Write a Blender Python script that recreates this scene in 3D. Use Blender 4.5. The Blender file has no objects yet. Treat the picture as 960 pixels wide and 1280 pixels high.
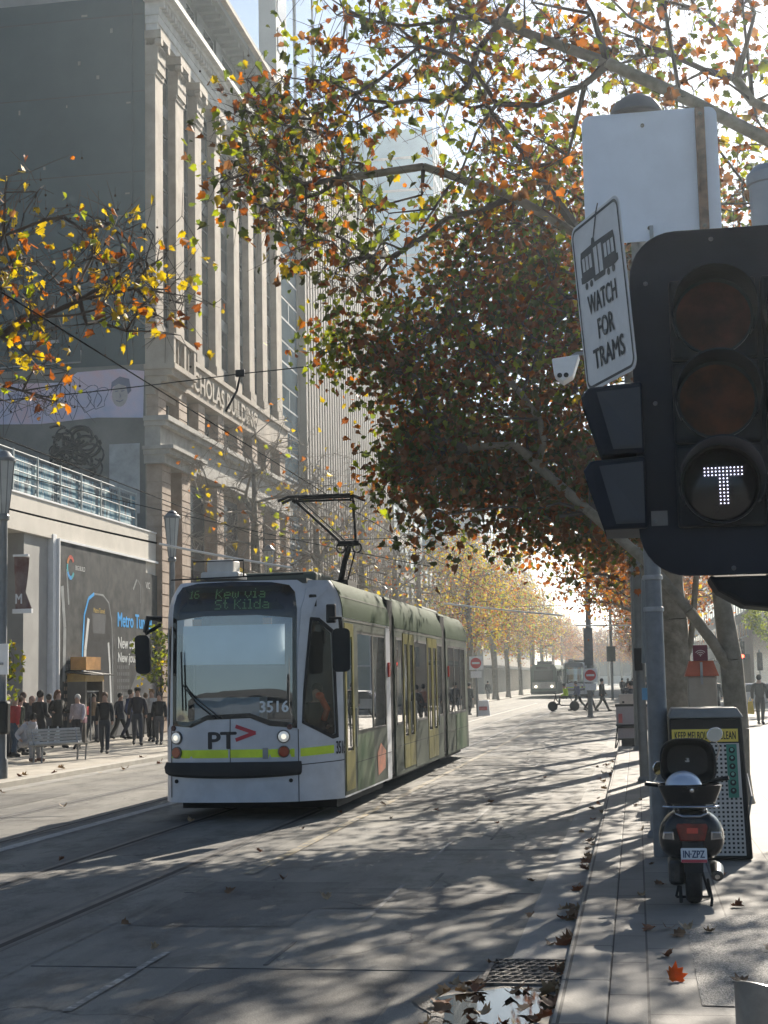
import bpy, math, random
import numpy as np
from mathutils import Vector, Matrix
from mathutils.geometry import delaunay_2d_cdt
R = math.radians
rnd = random.Random(7)
scene = bpy.context.scene
COL = scene.collection

# ------------------------------------------------------------------ camera, sky, sun, exposure
cam_data = bpy.data.cameras.new('camera')
cam = bpy.data.objects.new('camera', cam_data); COL.objects.link(cam)
cam_data.sensor_fit = 'VERTICAL'; cam_data.sensor_height = 36.0
cam_data.lens = 1850.0 / 1280.0 * 36.0
cam_data.clip_start = 0.1; cam_data.clip_end = 6000
cam.matrix_world = (Matrix.Translation((0, 0, 2.0)) @ Matrix.Rotation(R(9.48), 4, 'Z')
                    @ Matrix.Rotation(R(90 + 6.52), 4, 'X') @ Matrix.Rotation(-0.02, 4, 'Z'))
scene.camera = cam
SUN_AZ, SUN_EL = 14.0, 29.0            # degrees right of the street direction (+Y), above the horizon
world = bpy.data.worlds.new('World'); scene.world = world; world.use_nodes = True
wn = world.node_tree.nodes; wl = world.node_tree.links
bg = wn['Background']; sky = wn.new('ShaderNodeTexSky'); sky.sky_type = 'NISHITA'
sky.sun_disc = False; sky.sun_elevation = R(SUN_EL); sky.sun_rotation = R(SUN_AZ)
sky.air_density = 1.0; sky.dust_density = .4; sky.ozone_density = 1.6
wl.new(sky.outputs[0], bg.inputs[0]); bg.inputs[1].default_value = 0.052
sun_data = bpy.data.lights.new('sun', 'SUN'); sun_data.energy = 5.0; sun_data.angle = R(0.5)
sun_data.color = (1.0, 0.90, 0.76)
sun = bpy.data.objects.new('sun', sun_data); COL.objects.link(sun)
sd = Vector((math.sin(R(SUN_AZ)) * math.cos(R(SUN_EL)), math.cos(R(SUN_AZ)) * math.cos(R(SUN_EL)), math.sin(R(SUN_EL))))
sun.rotation_euler = sd.to_track_quat('Z', 'Y').to_euler()
scene.view_settings.view_transform = 'Standard'; scene.view_settings.look = 'None'
scene.view_settings.exposure = 1.22; scene.view_settings.gamma = 1.0
scene.view_settings.use_curve_mapping = False
scene.cycles.volume_bounces = 0; scene.cycles.max_bounces = 7; scene.cycles.transparent_max_bounces = 12
scene.cycles.diffuse_bounces = 3; scene.cycles.glossy_bounces = 3
scene.cycles.use_denoising = True
scene.cycles.sample_clamp_indirect = 6.0

# ------------------------------------------------------------------ materials
MATS = {}
def mat(name, col=(.5, .5, .5), rough=.6, metal=0., var=.12, scale=3., bump=0., bscale=40., emit=None, estr=1., col2=None, spec=.5, coat=0., detail=5):
    if name in MATS: return MATS[name]
    m = bpy.data.materials.new(name); m.use_nodes = True; MATS[name] = m
    nt = m.node_tree; n = nt.nodes; l = nt.links; b = n['Principled BSDF']
    b.inputs['Roughness'].default_value = rough; b.inputs['Metallic'].default_value = metal
    b.inputs['Specular IOR Level'].default_value = spec; b.inputs['Coat Weight'].default_value = coat
    tc = n.new('ShaderNodeTexCoord')
    if var > 0 or col2:
        nz = n.new('ShaderNodeTexNoise'); nz.inputs['Scale'].default_value = scale; nz.inputs['Detail'].default_value = detail
        nz.inputs['Roughness'].default_value = .62
        l.new(tc.outputs['Object'], nz.inputs['Vector'])
        cr = n.new('ShaderNodeValToRGB'); l.new(nz.outputs['Fac'], cr.inputs[0])
        c2 = col2 or tuple(min(1, c * (1 + var)) for c in col)
        c1 = col if col2 else tuple(c * (1 - var) for c in col)
        cr.color_ramp.elements[0].position = .35; cr.color_ramp.elements[1].position = .65
        cr.color_ramp.elements[0].color = (*c1, 1); cr.color_ramp.elements[1].color = (*c2, 1)
        l.new(cr.outputs[0], b.inputs['Base Color'])
    else:
        b.inputs['Base Color'].default_value = (*col, 1)
    if bump > 0:
        nb = n.new('ShaderNodeTexNoise'); nb.inputs['Scale'].default_value = bscale; nb.inputs['Detail'].default_value = 6
        l.new(tc.outputs['Object'], nb.inputs['Vector'])
        bp = n.new('ShaderNodeBump'); bp.inputs['Strength'].default_value = bump; bp.inputs['Distance'].default_value = .02
        l.new(nb.outputs['Fac'], bp.inputs['Height']); l.new(bp.outputs[0], b.inputs['Normal'])
    if emit:
        b.inputs['Emission Color'].default_value = (*emit, 1); b.inputs['Emission Strength'].default_value = estr
    return m

def glassmat(name, tint=(.5, .55, .55), opac=.35, rough=.02, dark=(.02, .025, .03), refl=1.3, base=.05):
    if name in MATS: return MATS[name]
    m = bpy.data.materials.new(name); m.use_nodes = True; MATS[name] = m
    nt = m.node_tree; n = nt.nodes; l = nt.links; out = n['Material Output']; n.remove(n['Principled BSDF'])
    tr = n.new('ShaderNodeBsdfTransparent'); tr.inputs[0].default_value = (*tint, 1)
    df = n.new('ShaderNodeBsdfDiffuse'); df.inputs[0].default_value = (*dark, 1)
    mx = n.new('ShaderNodeMixShader'); mx.inputs[0].default_value = opac
    l.new(tr.outputs[0], mx.inputs[1]); l.new(df.outputs[0], mx.inputs[2])
    gl = n.new('ShaderNodeBsdfGlossy'); gl.inputs['Roughness'].default_value = rough
    fr = n.new('ShaderNodeFresnel'); fr.inputs[0].default_value = 1.5
    mth = n.new('ShaderNodeMath'); mth.operation = 'MULTIPLY_ADD'; mth.inputs[1].default_value = refl; mth.inputs[2].default_value = base; mth.use_clamp = True
    l.new(fr.outputs[0], mth.inputs[0])
    m2 = n.new('ShaderNodeMixShader'); l.new(mth.outputs[0], m2.inputs[0]); l.new(mx.outputs[0], m2.inputs[1]); l.new(gl.outputs[0], m2.inputs[2])
    l.new(m2.outputs[0], out.inputs[0])
    return m

def leafmat(name, col, trans=.55):
    if name in MATS: return MATS[name]
    m = bpy.data.materials.new(name); m.use_nodes = True; MATS[name] = m
    nt = m.node_tree; n = nt.nodes; l = nt.links; out = n['Material Output']; b = n['Principled BSDF']
    b.inputs['Roughness'].default_value = .55; b.inputs['Specular IOR Level'].default_value = .3
    tc = n.new('ShaderNodeTexCoord'); nz = n.new('ShaderNodeTexNoise'); nz.inputs['Scale'].default_value = 6
    l.new(tc.outputs['Object'], nz.inputs[0])
    cr = n.new('ShaderNodeValToRGB'); l.new(nz.outputs['Fac'], cr.inputs[0])
    cr.color_ramp.elements[0].position = .3; cr.color_ramp.elements[1].position = .7
    cr.color_ramp.elements[0].color = (*[c * .65 for c in col], 1); cr.color_ramp.elements[1].color = (*[min(1, c * 1.3) for c in col], 1)
    l.new(cr.outputs[0], b.inputs['Base Color'])
    t = n.new('ShaderNodeBsdfTranslucent')
    hs = n.new('ShaderNodeHueSaturation'); hs.inputs['Value'].default_value = 1.55; hs.inputs['Saturation'].default_value = 1.1
    l.new(cr.outputs[0], hs.inputs['Color']); l.new(hs.outputs[0], t.inputs[0])
    mx = n.new('ShaderNodeMixShader'); mx.inputs[0].default_value = trans
    l.new(b.outputs[0], mx.inputs[1]); l.new(t.outputs[0], mx.inputs[2]); l.new(mx.outputs[0], out.inputs[0])
    return m

def brickmat(name, c1, c2, mortar, w, h, msize=.012, rough=.75, rot=0., bump=.4, off=.5, tint=None):
    if name in MATS: return MATS[name]
    m = bpy.data.materials.new(name); m.use_nodes = True; MATS[name] = m
    nt = m.node_tree; n = nt.nodes; l = nt.links; b = n['Principled BSDF']; b.inputs['Roughness'].default_value = rough
    tc = n.new('ShaderNodeTexCoord'); mp = n.new('ShaderNodeMapping'); l.new(tc.outputs['Object'], mp.inputs[0])
    mp.inputs['Rotation'].default_value = (0, 0, rot)
    br = n.new('ShaderNodeTexBrick'); l.new(mp.outputs[0], br.inputs[0])
    br.inputs['Color1'].default_value = (*c1, 1); br.inputs['Color2'].default_value = (*c2, 1); br.inputs['Mortar'].default_value = (*mortar, 1)
    br.inputs['Scale'].default_value = 1; br.inputs['Mortar Size'].default_value = msize
    br.inputs['Brick Width'].default_value = w; br.inputs['Row Height'].default_value = h; br.offset = off
    nz = n.new('ShaderNodeTexNoise'); nz.inputs['Scale'].default_value = 1.3; nz.inputs['Detail'].default_value = 8; nz.inputs['Roughness'].default_value = .7
    l.new(tc.outputs['Object'], nz.inputs[0])
    cr = n.new('ShaderNodeValToRGB'); l.new(nz.outputs['Fac'], cr.inputs[0])
    cr.color_ramp.elements[0].position = .3; cr.color_ramp.elements[1].position = .7
    cr.color_ramp.elements[0].color = (.72, .70, .68, 1); cr.color_ramp.elements[1].color = (1.1, 1.1, 1.1, 1)
    mx = n.new('ShaderNodeMixRGB'); mx.blend_type = 'MULTIPLY'; mx.inputs[0].default_value = 1
    l.new(br.outputs[0], mx.inputs[1]); l.new(cr.outputs[0], mx.inputs[2]); l.new(mx.outputs[0], b.inputs['Base Color'])
    n2 = n.new('ShaderNodeTexNoise'); n2.inputs['Scale'].default_value = 60; l.new(tc.outputs['Object'], n2.inputs[0])
    ad = n.new('ShaderNodeMath'); ad.operation = 'MULTIPLY_ADD'; ad.inputs[1].default_value = -2.5
    l.new(br.outputs['Fac'], ad.inputs[0]); l.new(n2.outputs['Fac'], ad.inputs[2])
    bp = n.new('ShaderNodeBump'); bp.inputs['Strength'].default_value = bump; bp.inputs['Distance'].default_value = .006
    l.new(ad.outputs[0], bp.inputs['Height']); l.new(bp.outputs[0], b.inputs['Normal'])
    return m

# ------------------------------------------------------------------ scene helpers
def tag(o, label=None, cat=None, group=None, kind=None):
    if label: o['label'] = label
    if cat: o['category'] = cat
    if group: o['group'] = group
    if kind: o['kind'] = kind
    return o
def thing(name, label, cat, loc=(0, 0, 0), rz=0., group=None, s=1.):
    o = bpy.data.objects.new(name, None); COL.objects.link(o); o.empty_display_size = .2
    o.location = loc; o.rotation_euler = (0, 0, rz); o.scale = (s, s, s)
    return tag(o, label, cat, group)
def copy_tree(o, parent=None, kids=None):
    if kids is None:
        kids = {}
        for q in bpy.data.objects:
            if q.parent: kids.setdefault(q.parent.name, []).append(q)
    c = o.copy(); COL.objects.link(c)
    if parent: c.parent = parent
    for ch in kids.get(o.name, []): copy_tree(ch, c, kids)
    return c
def dup(o, loc, rz=0., label=None, s=None, group=None):
    c = copy_tree(o); c.location = loc; c.rotation_euler = (0, 0, rz)
    if s: c.scale = (s, s, s)
    if label: c['label'] = label
    if group: c['group'] = group
    return c
def pmat(o):
    if o is None: return Matrix.Identity(4)
    L = Matrix.LocRotScale(o.location, o.rotation_euler, o.scale)
    return pmat(o.parent) @ L if o.parent else L

class MB:
    """collects geometry in world coordinates, links it as ONE mesh object"""
    def __init__(s): s.v = []; s.f = []; s.m = []
    def add(s, vs, fs, m=0):
        k = len(s.v); s.v += [tuple(p) for p in vs]
        for f in fs: s.f.append([i + k for i in f]); s.m.append(m)
        return s
    def box(s, x0, x1, y0, y1, z0, z1, m=0):
        return s.add([(x0, y0, z0), (x1, y0, z0), (x1, y1, z0), (x0, y1, z0), (x0, y0, z1), (x1, y0, z1), (x1, y1, z1), (x0, y1, z1)],
                     [(0, 3, 2, 1), (4, 5, 6, 7), (0, 1, 5, 4), (1, 2, 6, 5), (2, 3, 7, 6), (3, 0, 4, 7)], m)
    def obox(s, c, sx, sy, sz, M=None, m=0):
        k = len(s.v); s.box(-sx / 2, sx / 2, -sy / 2, sy / 2, -sz / 2, sz / 2, m)
        M = (M or Matrix.Identity(3)).to_3x3(); c = Vector(c)
        for i in range(k, len(s.v)): s.v[i] = tuple(M @ Vector(s.v[i]) + c)
        return s
    def tube(s, pts, r, n=8, m=0, caps=True):
        pts = [Vector(p) for p in pts]; rr = r if isinstance(r, (list, tuple)) else [r] * len(pts)
        rings = []; up = None
        for i, p in enumerate(pts):
            d = (pts[min(i + 1, len(pts) - 1)] - pts[max(i - 1, 0)])
            if d.length < 1e-9: d = Vector((0, 0, 1))
            d.normalize()
            if up is None:
                up = Vector((0, 0, 1)) if abs(d.z) < .9 else Vector((1, 0, 0))
            a = d.cross(up)
            if a.length < 1e-5: a = d.orthogonal()
            a.normalize(); b = d.cross(a).normalized(); up = -b if False else up
            rings.append([p + (a * math.cos(2 * math.pi * j / n) + b * math.sin(2 * math.pi * j / n)) * rr[i] for j in range(n)])
        vs = [q for g in rings for q in g]; fs = []
        for i in range(len(pts) - 1):
            for j in range(n):
                fs.append((i * n + j, i * n + (j + 1) % n, (i + 1) * n + (j + 1) % n, (i + 1) * n + j))
        if caps: fs.append(list(range(n))[::-1]); fs.append([(len(pts) - 1) * n + j for j in range(n)])
        return s.add(vs, fs, m)
    def lathe(s, prof, c=(0, 0, 0), n=20, m=0, M=None, caps=True):
        vs = []; fs = []; c = Vector(c)
        for (r, z) in prof:
            for j in range(n):
                a = 2 * math.pi * j / n; p = Vector((r * math.cos(a), r * math.sin(a), z))
                vs.append((M @ p if M else p) + c)
        for i in range(len(prof) - 1):
            for j in range(n): fs.append((i * n + j, i * n + (j + 1) % n, (i + 1) * n + (j + 1) % n, (i + 1) * n + j))
        if caps: fs.append(list(range(n))[::-1]); fs.append([(len(prof) - 1) * n + j for j in range(n)])
        return s.add(vs, fs, m)
    def ball(s, c, rx, ry=None, rz=None, n=12, m=0, M=None):
        ry = ry or rx; rz = rz or rx; vs = []; fs = []; k = n // 2
        for i in range(k + 1):
            t = math.pi * i / k
            for j in range(n):
                a = 2 * math.pi * j / n; p = Vector((rx * math.sin(t) * math.cos(a), ry * math.sin(t) * math.sin(a), rz * math.cos(t)))
                vs.append((M @ p if M else p) + Vector(c))
        for i in range(k):
            for j in range(n): fs.append((i * n + j, (i + 1) * n + j, (i + 1) * n + (j + 1) % n, i * n + (j + 1) % n))
        return s.add(vs, fs, m)
    def prism(s, poly, M, d, m=0):
        """poly in local xy, extruded by d along local z; M is a 4x4 placing it"""
        n = len(poly); vs = [M @ Vector((x, y, 0)) for x, y in poly] + [M @ Vector((x, y, d)) for x, y in poly]
        fs = [list(range(n))[::-1], list(range(n, 2 * n))] + [(i, (i + 1) % n, n + (i + 1) % n, n + i) for i in range(n)]
        return s.add(vs, fs, m)
    def build(s, name, mats, parent=None, smooth=False, label=None, cat=None, group=None, kind=None, bevel=0., autosmooth=None):
        me = bpy.data.meshes.new(name)
        if parent is not None:
            I = pmat(parent).inverted(); vs = [tuple(I @ Vector(p)) for p in s.v]
        else: vs = s.v
        me.from_pydata(vs, [], s.f)
        mats = mats if isinstance(mats, (list, tuple)) else [mats]
        for q in mats: me.materials.append(q)
        if len(mats) > 1: me.polygons.foreach_set('material_index', s.m)
        if smooth:
            me.polygons.foreach_set('use_smooth', [True] * len(s.f))
            me.set_sharp_from_angle(angle=R(autosmooth or 35))
        me.update()
        o = bpy.data.objects.new(name, me); COL.objects.link(o)
        if parent is not None: o.parent = parent
        if bevel:
            b = o.modifiers.new('b', 'BEVEL'); b.width = bevel; b.segments = 2; b.limit_method = 'ANGLE'; b.harden_normals = False
        return tag(o, label, cat, group, kind)

def inpoly(p, poly):
    x, y = p; c = False; n = len(poly)
    for i in range(n):
        x1, y1 = poly[i]; x2, y2 = poly[(i + 1) % n]
        if (y1 > y) != (y2 > y) and x < (x2 - x1) * (y - y1) / (y2 - y1) + x1: c = not c
    return c
def densify(poly, step):
    out = []
    for i in range(len(poly)):
        a = Vector(poly[i]); b = Vector(poly[(i + 1) % len(poly)]); k = max(1, int((b - a).length / step))
        for j in range(k): out.append(tuple(a.lerp(b, j / k)))
    return out
def tri2d(outer, holes=(), step=None):
    """triangulates a 2D polygon with holes; returns verts, tris"""
    loops = [list(outer)] + [list(h) for h in holes]
    if step: loops = [densify(l, step) for l in loops]
    vs = []; es = []
    for l in loops:
        k = len(vs); vs += [Vector(p) for p in l]; es += [(k + i, k + (i + 1) % len(l)) for i in range(len(l))]
    if step:
        xs = [p[0] for p in outer]; ys = [p[1] for p in outer]
        x = min(xs) + step * .5
        while x < max(xs):
            y = min(ys) + step * .5
            while y < max(ys):
                if inpoly((x, y), loops[0]) and not any(inpoly((x, y), h) for h in loops[1:]): vs.append(Vector((x, y)))
                y += step
            x += step
    r = delaunay_2d_cdt(vs, es, [], 0, 1e-5)
    V = r[0]; T = []
    for t in r[2]:
        c = ((V[t[0]].x + V[t[1]].x + V[t[2]].x) / 3, (V[t[0]].y + V[t[1]].y + V[t[2]].y) / 3)
        if inpoly(c, loops[0]) and not any(inpoly(c, h) for h in loops[1:]): T.append(tuple(t))
    return [tuple(p) for p in V], T
def rrect(x0, x1, y0, y1, r, k=4):
    out = []
    for cx, cy, a0 in ((x1 - r, y0 + r, -90), (x1 - r, y1 - r, 0), (x0 + r, y1 - r, 90), (x0 + r, y0 + r, 180)):
        for i in range(k + 1): a = R(a0 + 90 * i / k); out.append((cx + r * math.cos(a), cy + r * math.sin(a)))
    return out
def circle(cx, cy, r, n=24): return [(cx + r * math.cos(2 * math.pi * i / n), cy + r * math.sin(2 * math.pi * i / n)) for i in range(n)]

_txt = {}
def text_mesh(s, spacing=1.0):
    """verts, faces of a string set 1 unit high in the built-in face"""
    if s in _txt: return _txt[s]
    cu = bpy.data.curves.new('t', 'FONT'); cu.body = s; cu.size = 1.0; cu.resolution_u = 3; cu.align_x = 'CENTER'; cu.align_y = 'CENTER'
    cu.space_character = spacing
    o = bpy.data.objects.new('t', cu); COL.objects.link(o)
    me = bpy.data.meshes.new_from_object(o.evaluated_get(bpy.context.evaluated_depsgraph_get()))
    d = ([tuple(v.co) for v in me.vertices], [tuple(p.vertices) for p in me.polygons])
    bpy.data.objects.remove(o); bpy.data.meshes.remove(me); bpy.data.curves.remove(cu)
    _txt[s] = d; return d
def text(mb, s, M, h, w=None, m=0, fn=None, spacing=1.0, bold=0.):
    """adds lettering: h = height of the line, w = fitted width; M 4x4 or fn maps (x,y)->3D"""
    vs, fs = text_mesh(s, spacing); xs = [v[0] for v in vs]; ys = [v[1] for v in vs]
    W = max(xs) - min(xs); H = max(ys) - min(ys); cx = (max(xs) + min(xs)) / 2; cy = (max(ys) + min(ys)) / 2
    sy = h / H; sx = (w / W) if w else sy
    offs = [(0, 0)] if not bold else [(-bold, 0), (bold, 0), (0, bold * .6), (0, -bold * .6)]
    for k, (ox, oy) in enumerate(offs):
        P = [((x - cx) * sx + ox, (y - cy) * sy + oy, k * .0006) for x, y, _ in vs]
        mb.add([fn(x, y, z) for x, y, z in P] if fn else [M @ Vector(p) for p in P], fs, m)
    return mb
def frame(o, x, y):
    """4x4 with origin o, local x along x, local y along y"""
    x = Vector(x).normalized(); y = Vector(y).normalized(); z = x.cross(y)
    return Matrix(((x.x, y.x, z.x, o[0]), (x.y, y.y, z.y, o[1]), (x.z, y.z, z.z, o[2]), (0, 0, 0, 1)))

# common materials

def roadmat(name, lo, hi, crack=.5):
    m = bpy.data.materials.new(name); m.use_nodes = True; n = m.node_tree.nodes; l = m.node_tree.links; b = n['Principled BSDF']
    tc = n.new('ShaderNodeTexCoord')
    def noise(scale, sv=(1, 1, 1), det=6, rg=.6):
        mp = n.new('ShaderNodeMapping'); mp.inputs['Scale'].default_value = sv; l.new(tc.outputs['Object'], mp.inputs[0])
        z = n.new('ShaderNodeTexNoise'); z.inputs['Scale'].default_value = scale; z.inputs['Detail'].default_value = det; z.inputs['Roughness'].default_value = rg; l.new(mp.outputs[0], z.inputs[0]); return z.outputs['Fac']
    def ramp(src, p0, c0, p1, c1):
        r = n.new('ShaderNodeValToRGB'); l.new(src, r.inputs[0]); r.color_ramp.elements[0].position = p0; r.color_ramp.elements[1].position = p1
        r.color_ramp.elements[0].color = (*c0, 1); r.color_ramp.elements[1].color = (*c1, 1); return r.outputs[0]
    def mul(a, c):
        x = n.new('ShaderNodeMixRGB'); x.blend_type = 'MULTIPLY'; x.inputs[0].default_value = 1; l.new(a, x.inputs[1]); l.new(c, x.inputs[2]); return x.outputs[0]
    base = ramp(noise(.45, det=9, rg=.7), .35, lo, .65, hi)
    streak = ramp(noise(1.4, (1, .06, 1), 4), .35, (.78, .78, .79), .62, (1.1, 1.1, 1.08))
    stain = ramp(noise(1.9, (1, .5, 1), 8, .75), .40, (.66, .65, .64), .52, (1, 1, 1))
    grit = ramp(noise(130, det=2), .35, (.72, .72, .72), .7, (1.28, 1.27, 1.24))
    mp = n.new('ShaderNodeMapping'); l.new(tc.outputs['Object'], mp.inputs[0]); mp.inputs['Scale'].default_value = (.55, .4, 1)
    nd = n.new('ShaderNodeTexNoise'); nd.inputs['Scale'].default_value = 2.2; nd.inputs['Detail'].default_value = 6; l.new(mp.outputs[0], nd.inputs[0])
    ad = n.new('ShaderNodeMixRGB'); ad.blend_type = 'ADD'; ad.inputs[0].default_value = .55; l.new(mp.outputs[0], ad.inputs[1]); l.new(nd.outputs['Color'], ad.inputs[2])
    vo = n.new('ShaderNodeTexVoronoi'); vo.feature = 'DISTANCE_TO_EDGE'; vo.inputs['Scale'].default_value = 1.0; l.new(ad.outputs[0], vo.inputs['Vector'])
    cr = ramp(vo.outputs['Distance'], .003, (crack,) * 3, .009, (1, 1, 1))
    gate = ramp(noise(.7, det=2), .50, (0, 0, 0), .56, (1, 1, 1))
    cm = n.new('ShaderNodeMixRGB'); l.new(gate, cm.inputs[0]); cm.inputs[1].default_value = (1, 1, 1, 1); l.new(cr, cm.inputs[2])
    l.new(mul(mul(mul(mul(base, streak), stain), grit), cm.outputs[0]), b.inputs['Base Color'])
    b.inputs['Specular IOR Level'].default_value = .35
    l.new(ramp(noise(.9, det=5), .35, (.62,) * 3, .65, (.88,) * 3), b.inputs['Roughness'])
    bp = n.new('ShaderNodeBump'); bp.inputs['Strength'].default_value = .55; bp.inputs['Distance'].default_value = .012; l.new(noise(70, det=6), bp.inputs['Height']); l.new(bp.outputs[0], b.inputs['Normal'])
    return m
M_ASPH = roadmat('asphalt', (.145, .142, .135), (.25, .24, .215))
M_STEEL = mat('galvanised_steel', (.28, .29, .30), .5, .5, var=.15, scale=6)
M_POLE = mat('pole_grey_paint', (.16, .17, .175), .45, .2, var=.12, scale=5)
M_BLACK = mat('black_plastic', (.009, .010, .012), .45, var=.25, scale=8, spec=.3)
M_DARK = mat('dark_void', (.012, .012, .013), .8, var=0)
M_RAIL = mat('rail_steel', (.13, .125, .12), .55, .4, var=.3, scale=2)
M_WHITE = mat('white_paint', (.72, .73, .74), .45, var=.06, scale=4)
M_STONE = mat('facade_stone', (.23, .19, .15), .85, col2=(.37, .31, .245), scale=.8, bump=.3, bscale=12)
M_STONED = mat('rusticated_stone', (.24, .175, .13), .85, col2=(.38, .29, .22), scale=1.5, bump=.3, bscale=15)
# ------------------------------------------------------------------ ground, road, tracks, footpaths
def sheet(name, poly, z, m, kind='structure', **k):
    v, t = tri2d(poly)
    mb = MB(); mb.add([(x, y, z) for x, y in v], t); return mb.build(name, m, kind=kind, **k)
def rect(x0, x1, y0, y1): return [(x0, y0), (x1, y0), (x1, y1), (x0, y1)]
sheet('ground', rect(-900, 900, -300, 1500), -.03, mat('bare_ground', (.16, .155, .14), .9, scale=.05))
sheet('road', rect(-12.72, -.95, -20, 420), 0, M_ASPH)
M_CONC = roadmat('track_concrete', (.14, .137, .13), (.22, .212, .195), .6)
for xc in (-5.75, -9.05):
    sheet('track_bed', rect(xc - 1.32, xc + 1.32, -20, 420), .004, M_CONC)
mb = MB()
for xc in (-5.75, -9.05):
    for s in (-1, 1):
        x = xc + s * .7475
        mb.box(x - .075, x - .005, -20, 420, -.02, .008, 0)      # running head
        mb.box(x - .005, x + .075, -20, 420, -.02, .0065, 1)     # flangeway
        mb.box(x + .075, x + .088, -20, 420, -.02, .009, 0)      # check lip
        mb.box(x - .14, x - .075, -20, 420, -.02, .0075, 2); mb.box(x + .088, x + .13, -20, 420, -.02, .0075, 2)
mb.build('tram_rails', [M_RAIL, M_DARK, mat('rail_sealant', (.07, .07, .072), .6, scale=5)], kind='structure')
# worn paint: noise breaks the line up
def wornpaint(name, col, wear=.5):
    m = bpy.data.materials.new(name); m.use_nodes = True; n = m.node_tree.nodes; l = m.node_tree.links; b = n['Principled BSDF']
    b.inputs['Roughness'].default_value = .7
    tc = n.new('ShaderNodeTexCoord'); nz = n.new('ShaderNodeTexNoise'); nz.inputs['Scale'].default_value = 7; nz.inputs['Detail'].default_value = 10; nz.inputs['Roughness'].default_value = .75
    l.new(tc.outputs['Object'], nz.inputs[0]); cr = n.new('ShaderNodeValToRGB'); l.new(nz.outputs['Fac'], cr.inputs[0])
    cr.color_ramp.elements[0].position = wear - .06; cr.color_ramp.elements[1].position = wear + .08
    cr.color_ramp.elements[0].color = (.15, .148, .14, 1); cr.color_ramp.elements[1].color = (*col, 1)
    l.new(cr.outputs[0], b.inputs['Base Color']); return m
M_WP = wornpaint('worn_white_line', (.40, .39, .36), .52); M_YP = wornpaint('worn_yellow_line', (.33, .26, .14), .5)
sheet('lane_line', rect(-4.17, -4.05, 15.5, 60), .009, M_YP)
sheet('lane_line', rect(-7.98, -7.80, -5, 120), .009, wornpaint('worn_pale_strip', (.36, .35, .33), .42))
sheet('lane_line', rect(-3.59, -3.53, 9.0, 11.0), .009, M_WP)
for y in (12.5, 16.5, 21, 27, 34, 44, 56): sheet('lane_line', rect(-2.35, -2.31, y, y + 2.2), .009, wornpaint('scratched_white_line', (.33, .32, .3), .55))
mb = MB()
for i, y in enumerate(np.arange(4, 130, 3.4)):
    y += rnd.uniform(-.4, .4)
    mb.box(-4.40, -1.02, y, y + .02, -.02, .0052 + i * 1e-5, 0)
    if i % 2: mb.box(-7.05, -4.45, y + 1.1, y + 1.13, -.02, .0057, 0); mb.box(-10.3, -7.75, y + .3, y + .33, -.02, .0057, 0)
    if i < 18:
        xx = rnd.uniform(-3.4, -1.8); yy = y + rnd.uniform(0, 2); mb.box(xx, xx + .03, yy, yy + rnd.uniform(.8, 2.6), -.02, .0062 + i * 1e-5, 0)
mb.build('road_joints', mat('joint_tar', (.095, .092, .088), .85, var=.3), kind='structure')
# patches of newer asphalt
for k, (x0, x1, y0, y1) in enumerate([(-3.1, -1.6, 8.2, 10.4), (-4.3, -2.9, 12.2, 14.9), (-2.9, -1.25, 13.2, 14.5), (-12.4, -10.6, 20, 27), (-3.9, -1.9, 24, 30)]):
    sheet('road_patch', rect(x0, x1, y0, y1), .0035 + .0003 * k, MATS.setdefault('asphalt_patch', MATS.get('asphalt_patch') or roadmat('asphalt_patch', (.105, .104, .10), (.165, .16, .15))))
# concrete gutter, kerb stone and paved footpath on the right
sheet('gutter', rect(-.96, -.54, -20, 420), .004, mat('gutter_concrete', (.19, .185, .17), .8, col2=(.27, .26, .24), scale=1.2, bump=.3, bscale=40))
M_PAVE = brickmat('bluestone_paving', (.135, .13, .12), (.20, .19, .175), (.04, .038, .035), 1.02, .62, .008, rot=R(90))
M_KERB = brickmat('kerb_bluestone', (.17, .163, .15), (.23, .22, .20), (.04, .038, .035), 1.2, .5, .01, rot=R(90), off=0.)
mb = MB(); mb.box(-.535, -.235, -20, 420, -.1, .12); mb.build('kerb', M_KERB, kind='structure', bevel=.012)
mb = MB(); mb.box(-.225, 60, -20, 420, -.1, .118); mb.build('footpath', M_PAVE, kind='structure')
mb = MB(); mb.box(-.235, -.225, -20, 420, -.1, .108); mb.build('kerb_joint', M_DARK, kind='structure')
# exposed aggregate tree surround
def gravelmat():
    m = bpy.data.materials.new('resin_bound_gravel'); m.use_nodes = True; n = m.node_tree.nodes; l = m.node_tree.links; b = n['Principled BSDF']
    tc = n.new('ShaderNodeTexCoord'); v = n.new('ShaderNodeTexVoronoi'); v.inputs['Scale'].default_value = 85; l.new(tc.outputs['Object'], v.inputs['Vector'])
    cr = n.new('ShaderNodeValToRGB'); l.new(v.outputs['Color'], cr.inputs[0])
    cr.color_ramp.elements[0].position = .2; cr.color_ramp.elements[1].position = .8
    cr.color_ramp.elements[0].color = (.06, .058, .055, 1); cr.color_ramp.elements[1].color = (.30, .285, .26, 1)
    l.new(cr.outputs[0], b.inputs['Base Color']); b.inputs['Roughness'].default_value = .7
    bp = n.new('ShaderNodeBump'); bp.inputs['Strength'].default_value = .9; bp.inputs['Distance'].default_value = .01; bp.invert = True
    l.new(v.outputs['Distance'], bp.inputs['Height']); l.new(bp.outputs[0], b.inputs['Normal']); return m
sheet('gravel_bed', [(.30, 8.9), (1.9, 8.75), (2.1, 12.1), (1.2, 12.35), (.62, 12.1), (.30, 11.4)], .124, gravelmat())
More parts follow.
